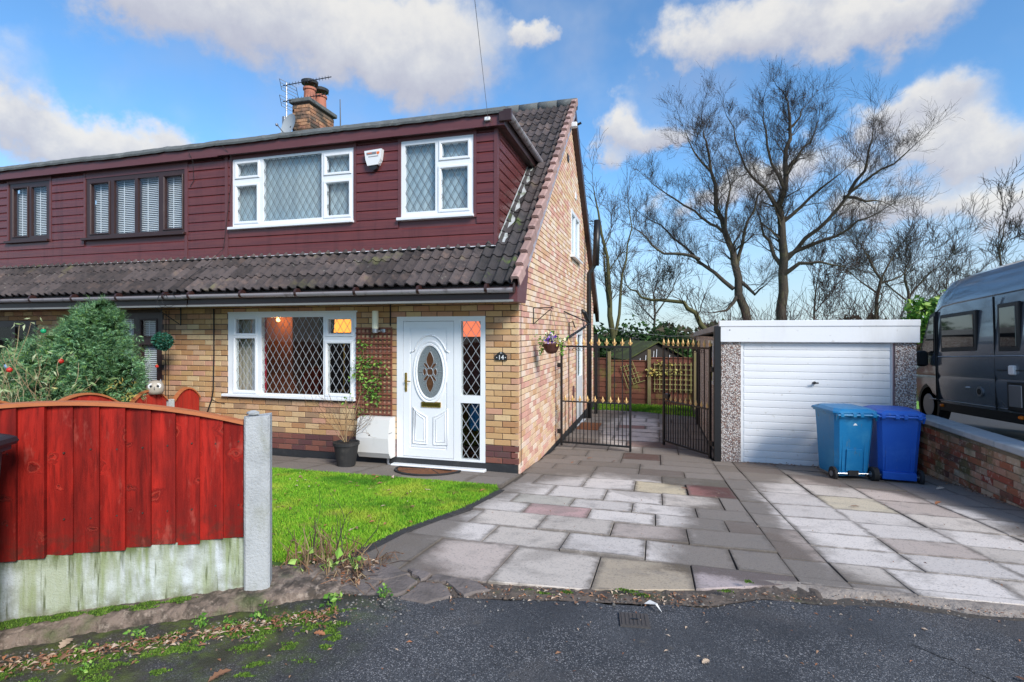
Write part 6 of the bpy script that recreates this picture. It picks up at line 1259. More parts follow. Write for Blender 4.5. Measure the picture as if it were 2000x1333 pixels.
# ------------------------------------------------------------------ garden plants on the left
def conifer():
    c = thing('conifer_shrub', (-7.8,5.7,-.3), 'dense blue-green conifer shrub growing in front of the neighbouring window', 'shrub')
    MB().tube([(-7.8,5.7,-.35),(-7.75,5.7,.5),(-7.6,5.65,1.5)], [.08,.06,.02], 8).build('trunk', M['bark'], c)
    lobes = [((-8.25,5.65,.70),(1.05,.55,.62)),((-7.45,5.65,.80),(.50,.45,.62)),((-7.75,5.65,1.30),(.55,.45,.42)),((-7.62,5.65,1.58),(.30,.28,.34)),((-8.35,5.6,1.10),(.55,.45,.40)),((-7.56,5.65,1.78),(.10,.10,.18)),((-7.85,5.6,1.62),(.16,.16,.22)),((-7.35,5.6,1.62),(.10,.10,.18)),((-8.1,5.5,.15),(1.2,.5,.5)),((-7.5,5.55,.25),(.45,.4,.45)),((-8.95,5.55,.8),(.5,.4,.5)),((-8.05,5.6,1.42),(.14,.14,.26))]
    V = []; F = []; k = 0
    for (cc, rr) in lobes:
        nsp = int(5200*(rr[0]*rr[2])**.80)+200
        for _ in range(nsp):
            v = Vector(rng.normal(0, 1, 3)).normalized(); r_ = rng.uniform(.70, 1.05)*(1+.14*math.sin(7*v.x+3*v.z)+.10*math.sin(11*v.y+5*v.z)); p = Vector((cc[0]+v.x*rr[0]*r_, cc[1]+v.y*rr[1]*r_, cc[2]+v.z*rr[2]*r_))
            d = (v*.8+Vector((0,-.1,.35))+Vector(rng.normal(0, .4, 3))).normalized(); L = rng.uniform(.055, .13); w = d.orthogonal().normalized(); w.rotate(Matrix.Rotation(rng.uniform(0, 6.28), 3, d))
            for q in range(5):                                   # a feathery spray: leaflets either side of a shoot
                a = p+d*L*q/5; l_ = L*(.55-.09*q)
                for s in (-1, 1):
                    V += [a, a+d*l_*.25+w*s*l_*.55, a+d*l_*.75+w*s*l_*.85+Vector((0,0,-.008))]; F.append((k, k+1, k+2)); k += 3
    tag(soup('foliage', [tuple(v) for v in V], F, M['conifer'], c), kind='stuff')
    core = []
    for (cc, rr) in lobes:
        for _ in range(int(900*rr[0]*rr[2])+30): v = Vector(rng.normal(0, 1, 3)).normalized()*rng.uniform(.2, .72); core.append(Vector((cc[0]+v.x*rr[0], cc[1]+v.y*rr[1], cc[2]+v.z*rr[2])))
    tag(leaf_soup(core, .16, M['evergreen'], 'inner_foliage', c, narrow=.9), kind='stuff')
conifer()
sh = thing('flowering_shrub', (-8.0,5.0,-.25), 'leggy pale-stemmed shrub with drooping leaves beside the conifer', 'shrub'); t = Tree(8, .004, .20, .16)
for k in range(13): a = random.uniform(0, 6.28); t.grow((-8.15+random.uniform(-.45, .40),4.95+random.uniform(-.15, .2),-.3), (.30*math.cos(a), .25*math.sin(a), 1), random.uniform(.55, .95), .012, 2, (2, 3, 3))
t.small.build('stems', mat('pale_stem', None, .9, rcols=[(.36,.27,.15),(.26,.18,.10),(.42,.33,.20)]), sh); leaf_soup([p+Vector(rng.normal(0, .05, 3)) for p in t.tips for _ in range(5)], .095, mat('sage_leaf', None, .7, rcols=[(.22,.30,.12),(.30,.36,.18),(.16,.24,.08),(.38,.42,.24)]), 'leaves', sh, droop=.8, narrow=.24)
ys_ = thing('yellowing_shrub', (-7.25,5.75,-.3), 'yellow and brown leaved shrub behind the low red fence', 'shrub'); leaf_soup([Vector((-7.35+rng.normal(0, .16),5.6+rng.normal(0, .12),.62+rng.normal(0, .10))) for _ in range(420)], .07, M['yellow_leaf'], 'leaves', ys_, narrow=.4); t = Tree(9, .003)
for k in range(7): t.grow((-7.35+random.uniform(-.1, .1),5.6,-.3), (random.uniform(-.2, .2),0,1), .95, .008, 1, (3, 3))
t.small.build('stems', M['dry'], ys_)
for (x, y, z, m_, lb) in ((-8.0,4.8,1.02,'bauble_red','red bauble hung high on the leggy shrub'),(-7.62,5.15,1.12,'bauble_red','small red bauble on the conifer face'),(-7.82,4.55,.70,'bauble_green','green bauble low in the leggy shrub'),(-8.05,5.22,1.52,'bauble_green','green bauble at the top of the conifer'),(-7.75,4.5,.92,'bauble_yellow','yellow bauble among the pale stems'),(-8.3,4.95,1.05,'bauble_blue','pale blue bauble beside the conifer'),(-7.4,6.35,.98,'bauble_red','tiny red bauble hanging below the topiary ball')):
    r_ = .035 if 'tiny' not in lb else .025; b_ = thing('bauble', (x,y,z-r_), lb, 'bauble', 'coloured garden baubles'); MB().lathe([(.001,-r_),(r_*.7,-r_*.7),(r_,0),(r_*.7,r_*.7),(.001,r_)], 12, (x,y,z)).build('ball', M[m_], b_, smooth=True); MB().lathe([(.008,r_),(.008,r_+.012)], 8, (x,y,z)).build('cap', M['gold'], b_)

# ------------------------------------------------------------------ weeds, dead stems, moss, litter
dc = thing('dead_stems', (-2.0,2.9,0), 'clump of dry brown cut stems beside the concrete post', 'plant'); mb = MB()
for k in range(95):
    x = random.uniform(-2.22, -1.86) if k < 60 else random.uniform(-2.2, -1.7); y = random.uniform(2.72, 3.12); h = random.uniform(.06, .24)*(1.2 if x < -2.0 else .75)*(1.35 if random.random() < .12 else 1)
    mb.tube([(x,y,G(y)-.02),(x+random.gauss(0, .02),y+random.gauss(0, .02),G(y)+h*.6),(x+random.gauss(0, .05),y+random.gauss(0, .04),G(y)+h)], [.004,.003,.0015], 4)
mb.build('stems', M['dry'], dc)
mb = MB()
for k in range(130):
    x, y = random.uniform(-2.25, -1.65), random.uniform(2.70, 3.15); a = random.uniform(0, 6.28); L = random.uniform(.05, .2); z = G(y)+random.uniform(0, .05)
    mb.tube([(x,y,z),(x+.5*L*math.cos(a),y+.5*L*math.sin(a),z+random.uniform(.0, .05)),(x+L*math.cos(a),y+L*math.sin(a),z+random.uniform(-.01, .02))], .0022, 3)
mb.build('fallen_stems', M['dry'], dc)
t = Tree(21, .002, .15, .05); 
for p, d in (((-1.93,2.95,0),(-.3,.1,.9)),((-1.90,2.95,0),(.5,.2,.8)),((-2.02,3.0,0),(.1,.1,1)),((-2.12,2.9,0),(-.05,.1,1))): t.grow(p, d, .30, .006, 1, (2, 2))
t.small.build('twigs', M['bark'], dc)
def oak_leaf():
    pts = []; n = 9
    for s in (1, -1):
        seq = [(.06,.06),(.16,.20),(.24,.13),(.36,.30),(.46,.17),(.60,.30),(.68,.16),(.82,.20),(1.0,.0)]
        seq = seq if s > 0 else seq[-2::-1]
        pts += [(x, s*y) for x, y in seq]
    V = [(x-.5, y, .10*math.sin(3*x)+.25*abs(y)**1.3) for x, y in [(0,0)]+pts]; n = len(V)
    mid = len(V); V.append((0,0,.08)); return MB().add(V, [(mid, i, (i+1) % n) for i in range(n)]).mesh('fallen_leaf', M['dry_leaf'])
OAK = oak_leaf(); OVAL = MB().add([(-.5,0,0),(-.2,.16,.06),(.2,.15,.08),(.5,0,.02),(.2,-.15,.08),(-.2,-.16,.06),(0,0,0)], [(6,i,(i+1) % 6) for i in range(6)]).mesh('fallen_leaf', M['dry_leaf'])
def fallen(x, y, size, rot, label, oak=True, dz=.012):
    o = link('fallen_leaf', OAK if oak else OVAL); o.location = (x, y, G(y)+dz); o.scale = (size, size, size); o.rotation_euler = (random.gauss(0, .15), random.gauss(0, .15), rot); return tag(o, label, 'leaf', 'large fallen leaves')
# positions in metres on the road / lawn
for (x, y, s, r_, lb, oak) in ((-2.46,1.56,.13,.5,'largest pale oak leaf at the road edge before the fence foot',1),(-1.82,1.86,.095,1.0,'pale jagged oak leaf lying alone on dark tarmac near the moss',1),(-2.72,1.86,.085,2.0,'curled pinkish leaf on the moss below the concrete board',1),(-2.46,2.28,.075,.3,'rust-orange leaf in the litter under the red fence',1),(.42,2.22,.085,-.6,'tan oak leaf on the open tarmac near the viewer',1),(-1.6,2.25,.06,.2,'small brown leaf on tarmac in front of the broken flags',1),
    (.22,2.52,.045,.7,'little leaf curled on the tarmac by the iron cover',1),(1.52,2.75,.05,2.4,'thin brown leaf on blue-grey tarmac at the far side',0),(1.28,2.40,.06,-.4,'pale leaf on the tarmac under the bare twig',0),(2.0,6.2,.10,.1,'brown leaf lying across a pale flag on the drive',0),(2.98,6.75,.10,.6,'curled russet leaf on the dark flags near the low wall',1),(-2.05,3.05,.10,.5,'russet curled leaf among the dead stems',1),
    (-1.20,7.85,.09,1.2,'dark leaf on the flags near the gable corner',0),(-1.0,8.35,.09,.4,'brown leaf on the flags before the near gate',1),(-.62,8.2,.10,2.2,'tan leaf in front of the nearly closed gate',0),(.33,6.5,.09,.2,'dark leaf resting on the red flag',0),(3.1,8.05,.09,1.2,'leaf on the ground between bins and wall',1),(3.42,7.7,.10,.2,'pale leaf at the foot of the low wall',1)):
    fallen(x, y, s, r_, lb, oak, .034 if y > 3.6 and x > -1.6 else .012)
V = []; F = []; k = 0                                            # seeds and leaf scraps, too many and small to count
def scrap(x, y, s, z):
    global k
    a = random.uniform(0, 6.28); b = random.uniform(.25, .5); c, d = math.cos(a)*s, math.sin(a)*s; e = random.gauss(0, .3)*s
    V.extend([(x-c,y-d,z+.003),(x-d*b,y+c*b,z+.006+abs(e)),(x+c,y+d,z+.004),(x+d*b,y-c*b,z+.006+abs(e)*.5)]); F.append((k,k+1,k+2,k+3)); k += 4
while len(F) < 330:
    x, y = random.uniform(-3, 3.4), random.uniform(1.3, 3.5)
    if y < lin(ROAD, x)-.02: scrap(x, y, random.uniform(.006, .017), G(y)+.004)
for _ in range(900):                                             # drift of litter in the gully
    s = random.uniform(-.5, 1.6)**1; q = F0+FD*s+FN*(.33+abs(random.gauss(0, .06))); scrap(q.x, q.y, random.uniform(.006, .022), max(.004, .03*random.random()))
for _ in range(420): x = random.uniform(-2.2, .3); y = lin(ROAD, x)+random.gauss(.03, .05); scrap(x, y, random.uniform(.006, .02), G(y)+.008)
for _ in range(260): x = random.uniform(.5, 3.6); y = lin(ROAD, x)+random.gauss(0, .03); scrap(x, y, random.uniform(.005, .014), G(y)+.012)
for _ in range(160): y = random.uniform(6.9, 9.2); scrap(3.74+random.gauss(0, .04), y, random.uniform(.01, .03), G(y)+.03)
for _ in range(120): scrap(random.uniform(1.3, 3.7), 8.93+random.gauss(0, .05), random.uniform(.01, .03), G(8.9)+.03)
for _ in range(170): scrap(random.uniform(-1.7, 3.6), random.uniform(3.7, 9), random.uniform(.006, .016), 0) if False else None
for _ in range(170):
    x, y = random.uniform(-1.5, 3.6), random.uniform(3.8, 9); scrap(x, y, random.uniform(.006, .015), G(y)+.030)
for _ in range(260): x, y = random.uniform(-2.3, -1.65), random.uniform(2.7, 3.1); scrap(x, y, random.uniform(.012, .035), G(y)+.01+.03*random.random())
n_ = 0
while n_ < 110:
    x, y = random.uniform(-4.4, -1.8), random.uniform(3.0, 5.8)
    if inside((x, y), LAWN): scrap(x, y, random.uniform(.018, .040), G(y)+.045); n_ += 1
tag(soup('leaf_litter', V, F, M['dry_leaf']), 'tiny fallen seeds and leaf scraps strewn over road, gully and drive', 'litter', kind='stuff')
pts = []                                                        # moss cushions along the concrete foot
V = []; F = []; k = 0
def moss_patch(cx, cy, rx, ry, rot, n, z, h):
    global k
    for _ in range(n):
        a = random.uniform(0, 6.28); r_ = math.sqrt(random.random())*(1+.35*math.sin(3*a+cx*40)+.25*math.sin(7*a+cy*60)); u, w = rx*r_*math.cos(a), ry*r_*math.sin(a); x, y = cx+u*math.cos(rot)-w*math.sin(rot), cy+u*math.sin(rot)+w*math.cos(rot); hh = h*max(0, 1-r_*r_)*random.uniform(.4, 1)+.003; b = random.uniform(0, 6.28); s = random.uniform(.003, .007)
        V.extend([(x-s*math.cos(b),y-s*math.sin(b),z+hh*.5),(x+s*math.cos(b),y+s*math.sin(b),z+hh*.5),(x+random.gauss(0, .004),y+random.gauss(0, .004),z+hh+.006)]); F.append((k,k+1,k+2)); k += 3
for s, rx, ry, n in ((.30,.07,.022,500),(.45,.06,.02,420),(.62,.09,.03,800),(.80,.09,.025,700),(.98,.14,.035,1500),(1.2,.14,.04,1500),(1.45,.15,.04,1300)):
    q = F0+FD*s+FN*.07; moss_patch(q.x, q.y, rx, ry, math.atan2(FD.y, FD.x), n, .062, .018)
for s, o, rx, ry, n in ((-.35,.34,.16,.035,1400),(-.1,.40,.14,.03,1000),(.25,.46,.12,.03,600),(.7,.36,.16,.05,1300),(.95,.42,.12,.05,900),(1.15,.55,.14,.05,800),(.5,.5,.10,.03,400),(1.3,.75,.16,.06,700)):
    q = F0+FD*s+FN*o; moss_patch(q.x, q.y, rx, ry, math.atan2(FD.y, FD.x), n, .002, .010)
for _ in range(95):
    s_ = random.uniform(-.5, 1.7); q = F0+FD*s_+FN*(.30+abs(random.gauss(0, .28)))
    moss_patch(q.x, q.y, random.uniform(.02, .07), random.uniform(.012, .03), math.atan2(FD.y, FD.x)+random.gauss(0, .3), random.randint(40, 220), .002, .008)
for _ in range(16):
    s_ = random.uniform(.0, 1.6); q = F0+FD*s_+FN*random.uniform(.05, .14); moss_patch(q.x, q.y, random.uniform(.02, .05), .015, math.atan2(FD.y, FD.x), 120, .06, .012)
for _ in range(14): x = random.uniform(-1.9, .7); moss_patch(x, lin(ROAD, x)+random.uniform(.0, .08), random.uniform(.02, .05), .015, 0, 90, G(3.0)+.012, .008)
tag(soup('moss', V, F, M['moss']), 'green moss cushions along the fence foot and gully', 'moss', kind='stuff')
for i, (s, o, sz, lb) in enumerate(((-.48,.30,.075,'leafy green weed in the gully below the broken flags'),(-.12,.27,.055,'green weed sprig just under the concrete post'),(.02,.33,.045,'tiny green weed in brown litter under the fence end'),(.16,.28,.05,'broad-leaved weed by the gully near the post'),(.42,.30,.05,'small weed against the worn concrete edge'),(.62,.34,.045,'little green weed amid the leaf litter'),(.55,.52,.035,'single weed seedling growing on the moss'),(-.75,.26,.05,'weed tuft by the cracked flags at the drive corner'))):
    q = F0+FD*s+FN*o; w = thing('weed', (q.x,q.y,0), lb, 'weed', 'green weeds along the gully'); lp = []
    mb = MB(); tips = []
    for a in np.linspace(0, 6.0, 7): tp = (q.x+sz*.7*math.cos(a)*random.uniform(.5, 1), q.y+sz*.7*math.sin(a)*random.uniform(.5, 1), random.uniform(.3, 1)*sz+.01); mb.tube([(q.x,q.y,.0),((q.x+tp[0])/2,(q.y+tp[1])/2,tp[2]*.8),tp], .0018, 3); tips.append(Vector(tp))
    mb.build('stems', M['leaf'], w); leaf_soup([p+Vector(rng.normal(0, .006, 3)) for p in tips for _ in range(4)], sz*.42, M['leaf'], 'leaves', w, narrow=.75)
for (x, y, lb) in ((-2.12,2.78,'bright ivy-like leaf sprig at the dead stems'),(-1.93,2.82,'green sprig low among the dead stems'),(-1.78,2.88,'broad green sprig beside the lawn edging')):
    w = thing('weed', (x,y,0), lb, 'weed', 'green weeds among dead stems'); mb = MB(); tips = [Vector((x+random.gauss(0, .03),y+random.gauss(0, .03),.04+random.random()*.08)) for _ in range(6)]
    for p in tips: mb.tube([(x,y,-.01),p], .0018, 3)
    mb.build('stems', M['leaf'], w); leaf_soup(tips, .055, M['leaf_pale'], 'leaves', w, narrow=.8)
pb_ = MB()
for _ in range(1500):
    if random.random() < .55: q = F0+FD*random.uniform(-.9, 1.7)+FN*(.24+abs(random.gauss(0, .14))); x, y, z = q.x, q.y, .004
    else: x = random.uniform(-2.1, 3.4); y = lin(ROAD, x)+random.gauss(-.02, .07); z = G(y)+.010
    r_ = random.uniform(.0025, .008)*(1.8 if random.random() < .05 else 1); a = random.uniform(0, 6.28); pb_.add([(x+r_*1.2*math.cos(a+k*PI/2)*random.uniform(.7, 1.1), y+r_*math.sin(a+k*PI/2)*random.uniform(.7, 1.1), z) for k in range(4)]+[(x, y, z+r_*random.uniform(.5, 1.1))], [(0,1,4),(1,2,4),(2,3,4),(3,0,4)])
tag(pb_.build('gravel', mat('loose_grit', None, .9, rcols=[(.12,.11,.10),(.18,.165,.15),(.07,.065,.06),(.26,.24,.22),(.14,.10,.075)])), 'loose grit and small stones along the road edge', 'gravel', kind='stuff')
cv = thing('inspection_cover', (-.105,2.80,0), 'small square iron water cover sunk in the worn tarmac', 'cover')
ca_, sa_ = math.cos(.12), math.sin(.12)
def rot2(x, y, z): return (-.105+x*ca_-y*sa_, 2.795+x*sa_+y*ca_, z)
MB().prism([(-.075,-.065),(.075,-.065),(.075,.065),(-.075,.065)], lambda p: rot2(p[0], p[1], .002), lambda p: rot2(p[0], p[1], .011)).build('lid', M['iron'], cv)
for k in range(7): x = -.06+.02*k; MB().prism([(x-.005,-.055),(x+.005,-.055),(x+.005,.055),(x-.005,.055)], lambda p: rot2(p[0], p[1], .011), lambda p: rot2(p[0], p[1], .014)).build('rib', M['iron'], cv)
MB().prism([(-.02,-.006),(.02,-.006),(.02,.006),(-.02,.006)], lambda p: rot2(p[0], p[1], .0142), lambda p: rot2(p[0], p[1], .0155)).build('keyhole', M['black'], cv)
wf = MB().add([(-.06,2.97,.012),(.0,2.93,.035),(.035,2.90,.012),(.01,2.955,.03),(-.03,2.985,.03)], [(0,1,3,4),(1,2,3)]); tag(wf.build('litter_scrap', M['white_feather']), 'crumpled white scrap on the tarmac above the iron cover', 'litter')
tg = MB().tube([(1.30,2.42,.008),(1.45,2.36,.012),(1.56,2.24,.008)], [.003,.004,.003], 5); tag(tg.build('twig', M['wood_stick']), 'thin bare twig lying on the tarmac', 'twig')

# ------------------------------------------------------------------ back garden: fence, trellises, shed
bf = thing('back_fence', (-.2,16.6,-.75), 'mossy brown horizontal board fence closing the back garden', 'fence'); BY = 16.6
for a, b, top in ((-6.2,-3.2,.66),(-3.15,-1.44,.68),(-1.33,-.24,.62),(-.13,1.10,.72),(1.2,4,.7)):
    n = 8; h = (top+.70)/n
    for k in range(n):
        z = -.70+k*h; tl = rng.normal(0, .004); MB().add([(a,BY-.025,z),(b,BY-.025,z+tl),(b,BY-.005,z+h+.015+tl),(a,BY-.005,z+h+.015),(a,BY,z),(b,BY,z+tl),(b,BY+.005,z+h+.015+tl),(a,BY+.005,z+h+.015)], [(0,1,2,3),(3,2,6,7),(0,4,5,1),(0,3,7,4),(1,5,6,2),(4,7,6,5)]).build('plank', M['fence_brown'], bf)
    MB().cbox(a, b, BY-.04, BY+.02, top, top+.03, .004).build('capping_rail', M['fence_brown'], bf)
for x, zt in ((-3.17,.85),(-1.385,.92),(-.185,.98),(1.15,.95)): MB().cbox(x-.05, x+.05, BY-.09, BY+.02, -.8, zt, .01).build('post', M['fence_post'], bf)
dt = thing('garden_trellis', (-.8,16.5,-.3), 'diamond folding trellis hooked askew on the back fence', 'trellis')
for k in range(5):
    u = k/4; MB().tube([(-1.02+.36*u,BY-.06,.42-.50*u),(-.66+.36*u,BY-.06,.60-.50*u-.06)], .011, 4).build('slat', M['moss_trellis'], dt); MB().tube([(-1.04+.36*u,BY-.075,.46+.16*u),(-.74+.34*u-.06,BY-.075,-.28+.24*u+.05)], .011, 4).build('slat', M['moss_trellis'], dt)
gt = thing('garden_trellis', (.45,16.5,-.4), 'square mossy grid trellis covering the right bay of the back fence', 'trellis')
for k in range(8): MB().box(-.02+.15*k-.011, -.02+.15*k+.011, BY-.065, BY-.05, -.30, .60).build('slat', M['moss_trellis'], gt)
for k in range(6): MB().box(-.05, 1.06, BY-.08, BY-.066, -.22+.15*k-.011, -.22+.15*k+.011).build('slat', M['moss_trellis'], gt)
yc = thing('yellow_climber', (.1,16.45,-.5), 'climber with yellow leaves on the grid trellis', 'plant'); leaf_soup([Vector((random.gauss(c[0], .12), BY-.12+random.gauss(0, .03), random.gauss(c[1], .06))) for c in ((-.1,.28),(.05,.25),(.2,.3),(.28,.55),(.55,.33)) for _ in range(26)], .085, M['yellow_leaf'], 'leaves', yc, narrow=.7); MB().tube([(.1,BY-.09,-.7),(.05,BY-.09,.2),(.3,BY-.09,.6)], .008, 4).build('stem', M['dry'], yc)
sd = thing('garden_shed', (-.2,19.2,-.75), 'dark timber shed with a mossy pitched roof beyond the back fence', 'shed'); SA = R(24)
def sp_(x, y, z): return (.05+x*math.cos(SA)-y*math.sin(SA), 18.2+x*math.sin(SA)+y*math.cos(SA), z)
MB().prism([(-.95,-.8),(.95,-.8),(.95,.62),(0,1.12),(-.95,.62)], lambda p: sp_(p[0], 0, p[1]), lambda p: sp_(p[0], 2.6, p[1])).build('body', M['shed'], sd)
for s in (-1, 1): MB().add([sp_(0,-.12,1.17),sp_(s*1.12,-.12,.57),sp_(s*1.12,2.75,.57),sp_(0,2.75,1.17),sp_(0,-.12,1.21),sp_(s*1.12,-.12,.61),sp_(s*1.12,2.75,.61),sp_(0,2.75,1.21)], [(0,1,2,3),(4,5,6,7),(0,4,5,1),(1,5,6,2),(2,6,7,3)]).build('roof', M['shed_roof'], sd)
for x in (-.62,-.42,-.14,-.04,.2,.42): MB().tube([sp_(x,-.015,.45),sp_(x+.03,-.015,.96-abs(x)*.5)], .013, 4).build('window_bar', M['upvc'], sd)

# ------------------------------------------------------------------ trees
def bare_tree(label, Y, limbs, r0, seed, spread, lv=3, kids=(3, 4, 4, 4), every=.9, L=2.2, minr=.007, name='bare_tree', twig='twig', bark='bark', depth=1.0, group=None, specks=0, fade=None):
    base = limbs[0][0]; tr_ = thing(name, (base[0], Y, -.8), label, 'tree', group); t = Tree(seed, minr, .13, .07); q = random.Random(seed)
    for i, lm in enumerate(limbs):
        dy = 0 if i == 0 else q.choice((-1, 1))*q.uniform(.15, .45); pts = []; n = len(lm)
        for k, (x, z) in enumerate(lm): pts.append(Vector((x, Y+depth*dy*k*.9, z)))
        if i == 0: pts = [Vector((base[0], Y, -.85))]+pts
        if i == 0: ra, rb = r0, r0*.10
        else:
            d0 = min((Vector((lm[0][0]-a[0], 0, lm[0][1]-a[1])).length, k/len(limbs[0])) for k, a in enumerate(limbs[0])); ra = r0*(.46-.30*d0[1]); rb = max(ra*.2, minr*1.6)
        dense = []
        for a, b in zip(pts, pts[1:]):
            for f in (0, .5): dense.append(a.lerp(b, f)+Vector((q.gauss(0, .05), q.gauss(0, .05), q.gauss(0, .04)))*(1 if f else .3))
        dense.append(pts[-1]); t.limb(dense, ra, rb, True, 8); t.along(dense, ra, rb, every, L, lv, kids, .3 if i == 0 else .15)
    t.big.build('trunk', M[bark], tr_, smooth=True); tag(t.small.build('twigs', M[twig], tr_), kind='stuff')
    if specks:
        ps = [t.r.choice(t.tips)+Vector((q.gauss(0, .06), q.gauss(0, .06), q.gauss(-.05, .06))) for _ in range(specks)]; tag(leaf_soup(ps, .075, M['twig_red'], 'clinging_leaves', tr_, droop=1, narrow=.4), kind='stuff')
    return tr_
TA = [[(4.1,1.8),(3.7,3.3),(3.5,4.7),(3.3,5.6),(3.0,6.7),(2.7,7.8),(2.5,9.0),(2.3,10.4),(2.15,11.0)],[(3.5,3.5),(2.7,4.3),(2.0,4.9),(1.5,5.6),(.9,6.2),(.3,7.0),(-.5,7.5)],[(2.0,4.9),(1.3,5.2),(.4,5.3),(-.2,5.8),(-.7,6.5),(-1.2,6.8)],[(3.0,6.2),(2.5,6.6),(1.8,7.3),(.9,8.0),(.2,8.6),(-.3,9.1)],[(3.6,4.4),(3.8,5.5),(4.0,6.5),(4.4,7.6),(4.8,8.2)],[(3.3,5.6),(3.1,7.1),(3.3,8.1),(3.1,8.9)],[(3.7,3.3),(3.1,2.5),(2.5,2.4)],[(2.5,9.0),(1.7,9.9),(1.3,10.8)],[(3.7,3.9),(4.3,3.2),(4.7,3.6)]]
TB = [[(5.9,1.8),(6.0,3.5),(6.0,5.2),(5.9,6.8),(5.8,7.7),(6.1,9.1),(6.1,10.4),(6.3,11.3),(6.2,12.4),(6.1,12.9)],[(6.1,5.0),(6.9,6.0),(7.7,6.7),(8.6,7.9),(9.3,8.5),(10.1,8.9),(10.6,9.4)],[(8.8,8.1),(9.4,9.0),(9.5,9.9),(9.6,10.8)],[(5.8,7.4),(5.3,8.2),(4.7,8.8),(4.2,9.4),(3.7,10.8),(3.3,11.9)],[(6.0,8.4),(5.4,9.7),(5.1,11.2),(4.95,12.0)],[(6.1,9.3),(6.7,10.1),(7.4,10.9),(7.8,12.0)],[(6.1,5.2),(7.2,5.7),(8.1,6.0),(8.9,6.6),(9.5,6.8)],[(6.0,4.3),(6.6,4.8),(7.4,4.8),(8.3,4.5)],[(6.0,4.6),(5.4,6.0),(5.1,6.7),(4.9,7.6)],[(6.2,11.3),(6.8,12.0),(7.1,12.6)],[(8.6,7.9),(9.6,7.7),(10.4,7.7)],[(5.9,6.8),(6.7,7.5),(7.6,8.3),(8.2,8.8)]]
bare_tree('large bare tree whose limbs lean towards the house, above the gates', 26, TA, .23, 31, 1, specks=1200, every=.34, L=1.35, minr=.0042, kids=(3, 4, 5, 5))
bare_tree('tallest bare tree with a forked trunk behind the garage roof', 28, TB, .27, 32, 1, specks=1400, every=.34, L=1.35, minr=.0042, kids=(3, 4, 5, 5))
bare_tree('slim twin-stemmed mossy tree rising beside the gable', 22, [[(-1.7,1.4),(-1.8,3.0),(-1.9,4.6),(-2.3,6.5),(-2.5,7.6)],[(-1.6,1.4),(-1.4,3.2),(-1.2,4.6),(-1.0,6.0),(-1.15,7.2)],[(-1.8,2.2),(-2.0,3.7),(-2.1,5.1),(-1.8,6.2)]], .15, 33, 1, lv=2, every=.55, L=1.5, minr=.008, bark='bark_green')
bare_tree('low mossy bough arching over the back garden towards the gable', 20, [[(2.1,1.0),(1.9,1.4),(1.4,2.2),(1.0,2.6),(.2,2.7),(-.5,2.8),(-.9,3.1),(-1.1,3.5)]], .13, 34, 1, lv=2, every=.35, L=1.1, minr=.007, bark='bark_green')
bare_tree('dark spreading bare tree left of the van roof', 33, [[(11.7,2.2),(11.9,4.4),(11.4,5.4),(10.8,6.6)],[(11.9,4.4),(12.5,5.6),(13.0,6.4)],[(11.8,3.6),(11.0,4.3),(10.1,5.2)],[(11.9,4.2),(13,4.6),(14,5.6)]], .15, 35, 1, lv=3, every=.55, L=2.0, minr=.008)
bare_tree('second dark bare tree close above the van roof', 36, [[(14.3,1.9),(14.4,3.9),(14.2,5.2),(14.6,6.4)],[(14.4,3.6),(15.4,5.0),(16.2,5.9)],[(14.3,3.4),(13.2,4.6),(12.6,5.6)]], .14, 36, 1, lv=3, every=.55, L=2.0, minr=.009)
bare_tree('faint bare tree farthest along the hedge by the van', 38, [[(17.2,1.9),(17.2,4.0),(17.4,5.4)],[(17.2,3.2),(18.4,4.6)],[(17.2,3.2),(16.0,4.6)]], .13, 37, 1, lv=3, every=.6, L=1.8, minr=.009)
bare_tree('upright bare tree whose twigs show over the van', 27, [[(14.3,1.4),(14.3,3.4),(14.1,5.0),(14.3,6.2)],[(14.3,2.8),(15.2,4.6),(15.6,5.8)]], .10, 38, 1, lv=3, every=.6, L=1.5, minr=.009)
bare_tree('small bare tree rising behind the shed', 30, [[(-.1,1.3),(-.1,3.6),(.2,5.0)],[(-.1,2.4),(.9,3.8),(1.2,4.6)],[(-.1,2.2),(-1.2,3.4)]], .10, 39, 1, lv=3, every=.55, L=1.5, minr=.009)
bare_tree('thin bare tree close behind the garage roof centre', 30, [[(7.9,1.3),(7.9,3.6),(8.2,5.0)],[(7.9,2.6),(8.9,3.9)]], .09, 40, 1, lv=3, every=.5, L=1.6, minr=.010, twig='twig_red')
for i, (x, y, h, lb) in enumerate(((5.2,24,2.6,'reddish twiggy bush behind the left end of the garage'),(8.6,25,2.9,'reddish twiggy bush behind the garage middle'),(10.2,27,3.2,'reddish twiggy bush near the green laurel'),(2.9,25,2.3,'twiggy bush right of the arching bough'),(12.6,29,3.4,'tallest reddish thicket behind the green laurel'))):
    b_ = thing('twiggy_bush', (x,y,-.85), lb, 'bush', 'bare thicket behind the garage'); t = Tree(50+i, .010, .22, .14)
    for k in range(16): a = random.uniform(0, 6.28); t.grow((x+random.uniform(-1, 1),y+random.uniform(-.5, .5),-.85), (.4*math.cos(a), .3*math.sin(a), 1), h*random.uniform(.7, 1.0), .04, 2, (3, 4, 4))
    t.big.v and t.big.build('stems', M['twig_red'], b_); tag(t.small.build('twigs', M['twig_red'], b_), kind='stuff')
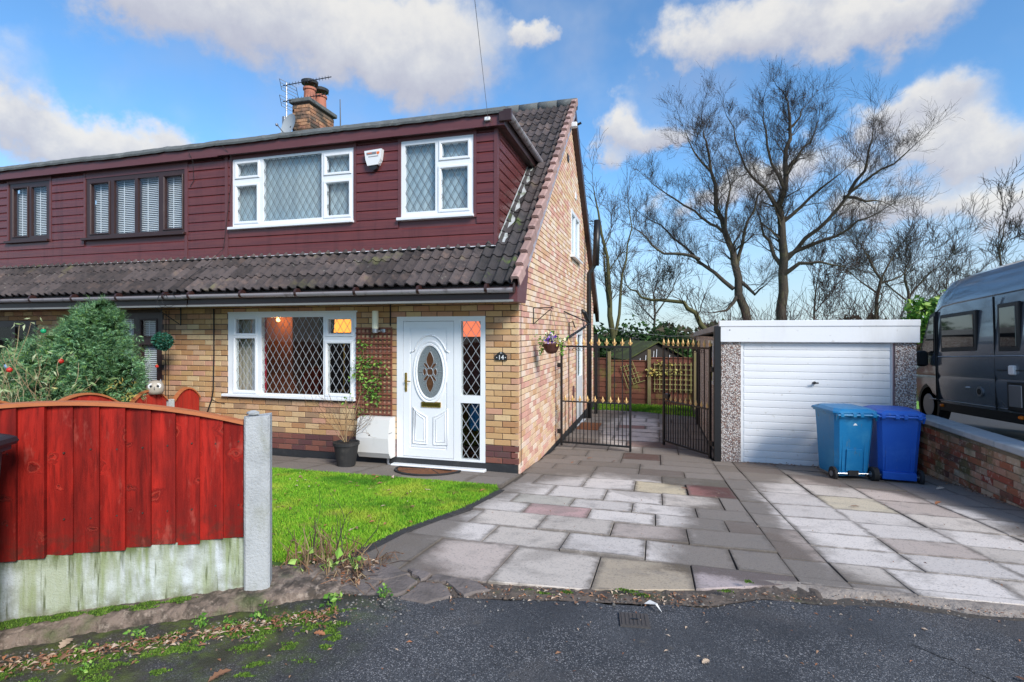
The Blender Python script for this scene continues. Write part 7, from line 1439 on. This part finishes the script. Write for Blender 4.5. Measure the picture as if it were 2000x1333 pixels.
def leafy(name, label, c, rr, n, size, m, cat='shrub', trunk=True, group=None):
    s = thing(name, (c[0],c[1],-.85), label, cat, group); V = []
    for _ in range(n):
        v = Vector(rng.normal(0, 1, 3)).normalized(); r_ = rng.uniform(.55, 1.02)*(1+.18*math.sin(5*v.x+2*v.z+c[0])+.14*math.sin(9*v.z+4*v.y)); V.append(Vector((c[0]+v.x*rr[0]*r_, c[1]+v.y*rr[1]*r_, c[2]+v.z*rr[2]*r_)))
    tag(leaf_soup(V, size, m, 'foliage', s, narrow=.7), kind='stuff')
    if trunk: MB().tube([(c[0],c[1],-.9),(c[0],c[1],c[2])], [.08,.03], 6).build('trunk', M['bark'], s)
leafy('laurel_shrub', 'bright green laurel showing between the garage and the van', (10.3,21,2.0), (1.15,.8,1.0), 1900, .20, M['leaf_pale']); leafy('laurel_shrub', 'darker green evergreen left of the bright laurel', (9.1,21.3,1.9), (.75,.7,.8), 1300, .17, M['leaf'])
for i, (x, y, z, rx, rz, lb) in enumerate(((-2.6,19.5,.6,1.1,1.1,'dark evergreen beside the gable, beyond the back fence'),(-1.2,24,.7,1.5,1.2,'dark evergreen mass behind the shed roof'),(.6,27,.6,1.6,1.3,'dark evergreen mass behind the shed peak'),(-4.2,22,1.0,1.8,1.5,'evergreen hidden mostly behind the house rear'),(1.7,19,-.1,.55,.7,'low green shrub right of the shed'))): leafy('evergreen_shrub', lb, (x,y,z), (rx,.9,rz), 1500, .19, M['evergreen'], group='evergreens beyond the back fence')
# far hedgerow on the horizon
V = []; F = []; k = 0
for _ in range(5200):
    x = random.uniform(-60, 70); y = random.uniform(62, 70); h = 2.2+1.2*math.sin(x*.35)+.8*math.sin(x*.9+1); z = -.9+random.random()**.7*h; s = random.uniform(.25, .6); a = random.uniform(0, 6.28)
    V += [(x-s*math.cos(a),y-s*math.sin(a)*.4,z),(x+s*math.cos(a),y+s*math.sin(a)*.4,z-s*.3),(x+random.gauss(0, .2),y,z+s*1.2)]; F.append((k,k+1,k+2)); k += 3
tag(soup('hedgerow', V, F, mat('far_hedge', None, .9, rcols=[(.06,.045,.035),(.05,.06,.025),(.09,.065,.05),(.035,.045,.02)])), 'far brown-green hedgerow across the field', 'hedgerow', kind='stuff')
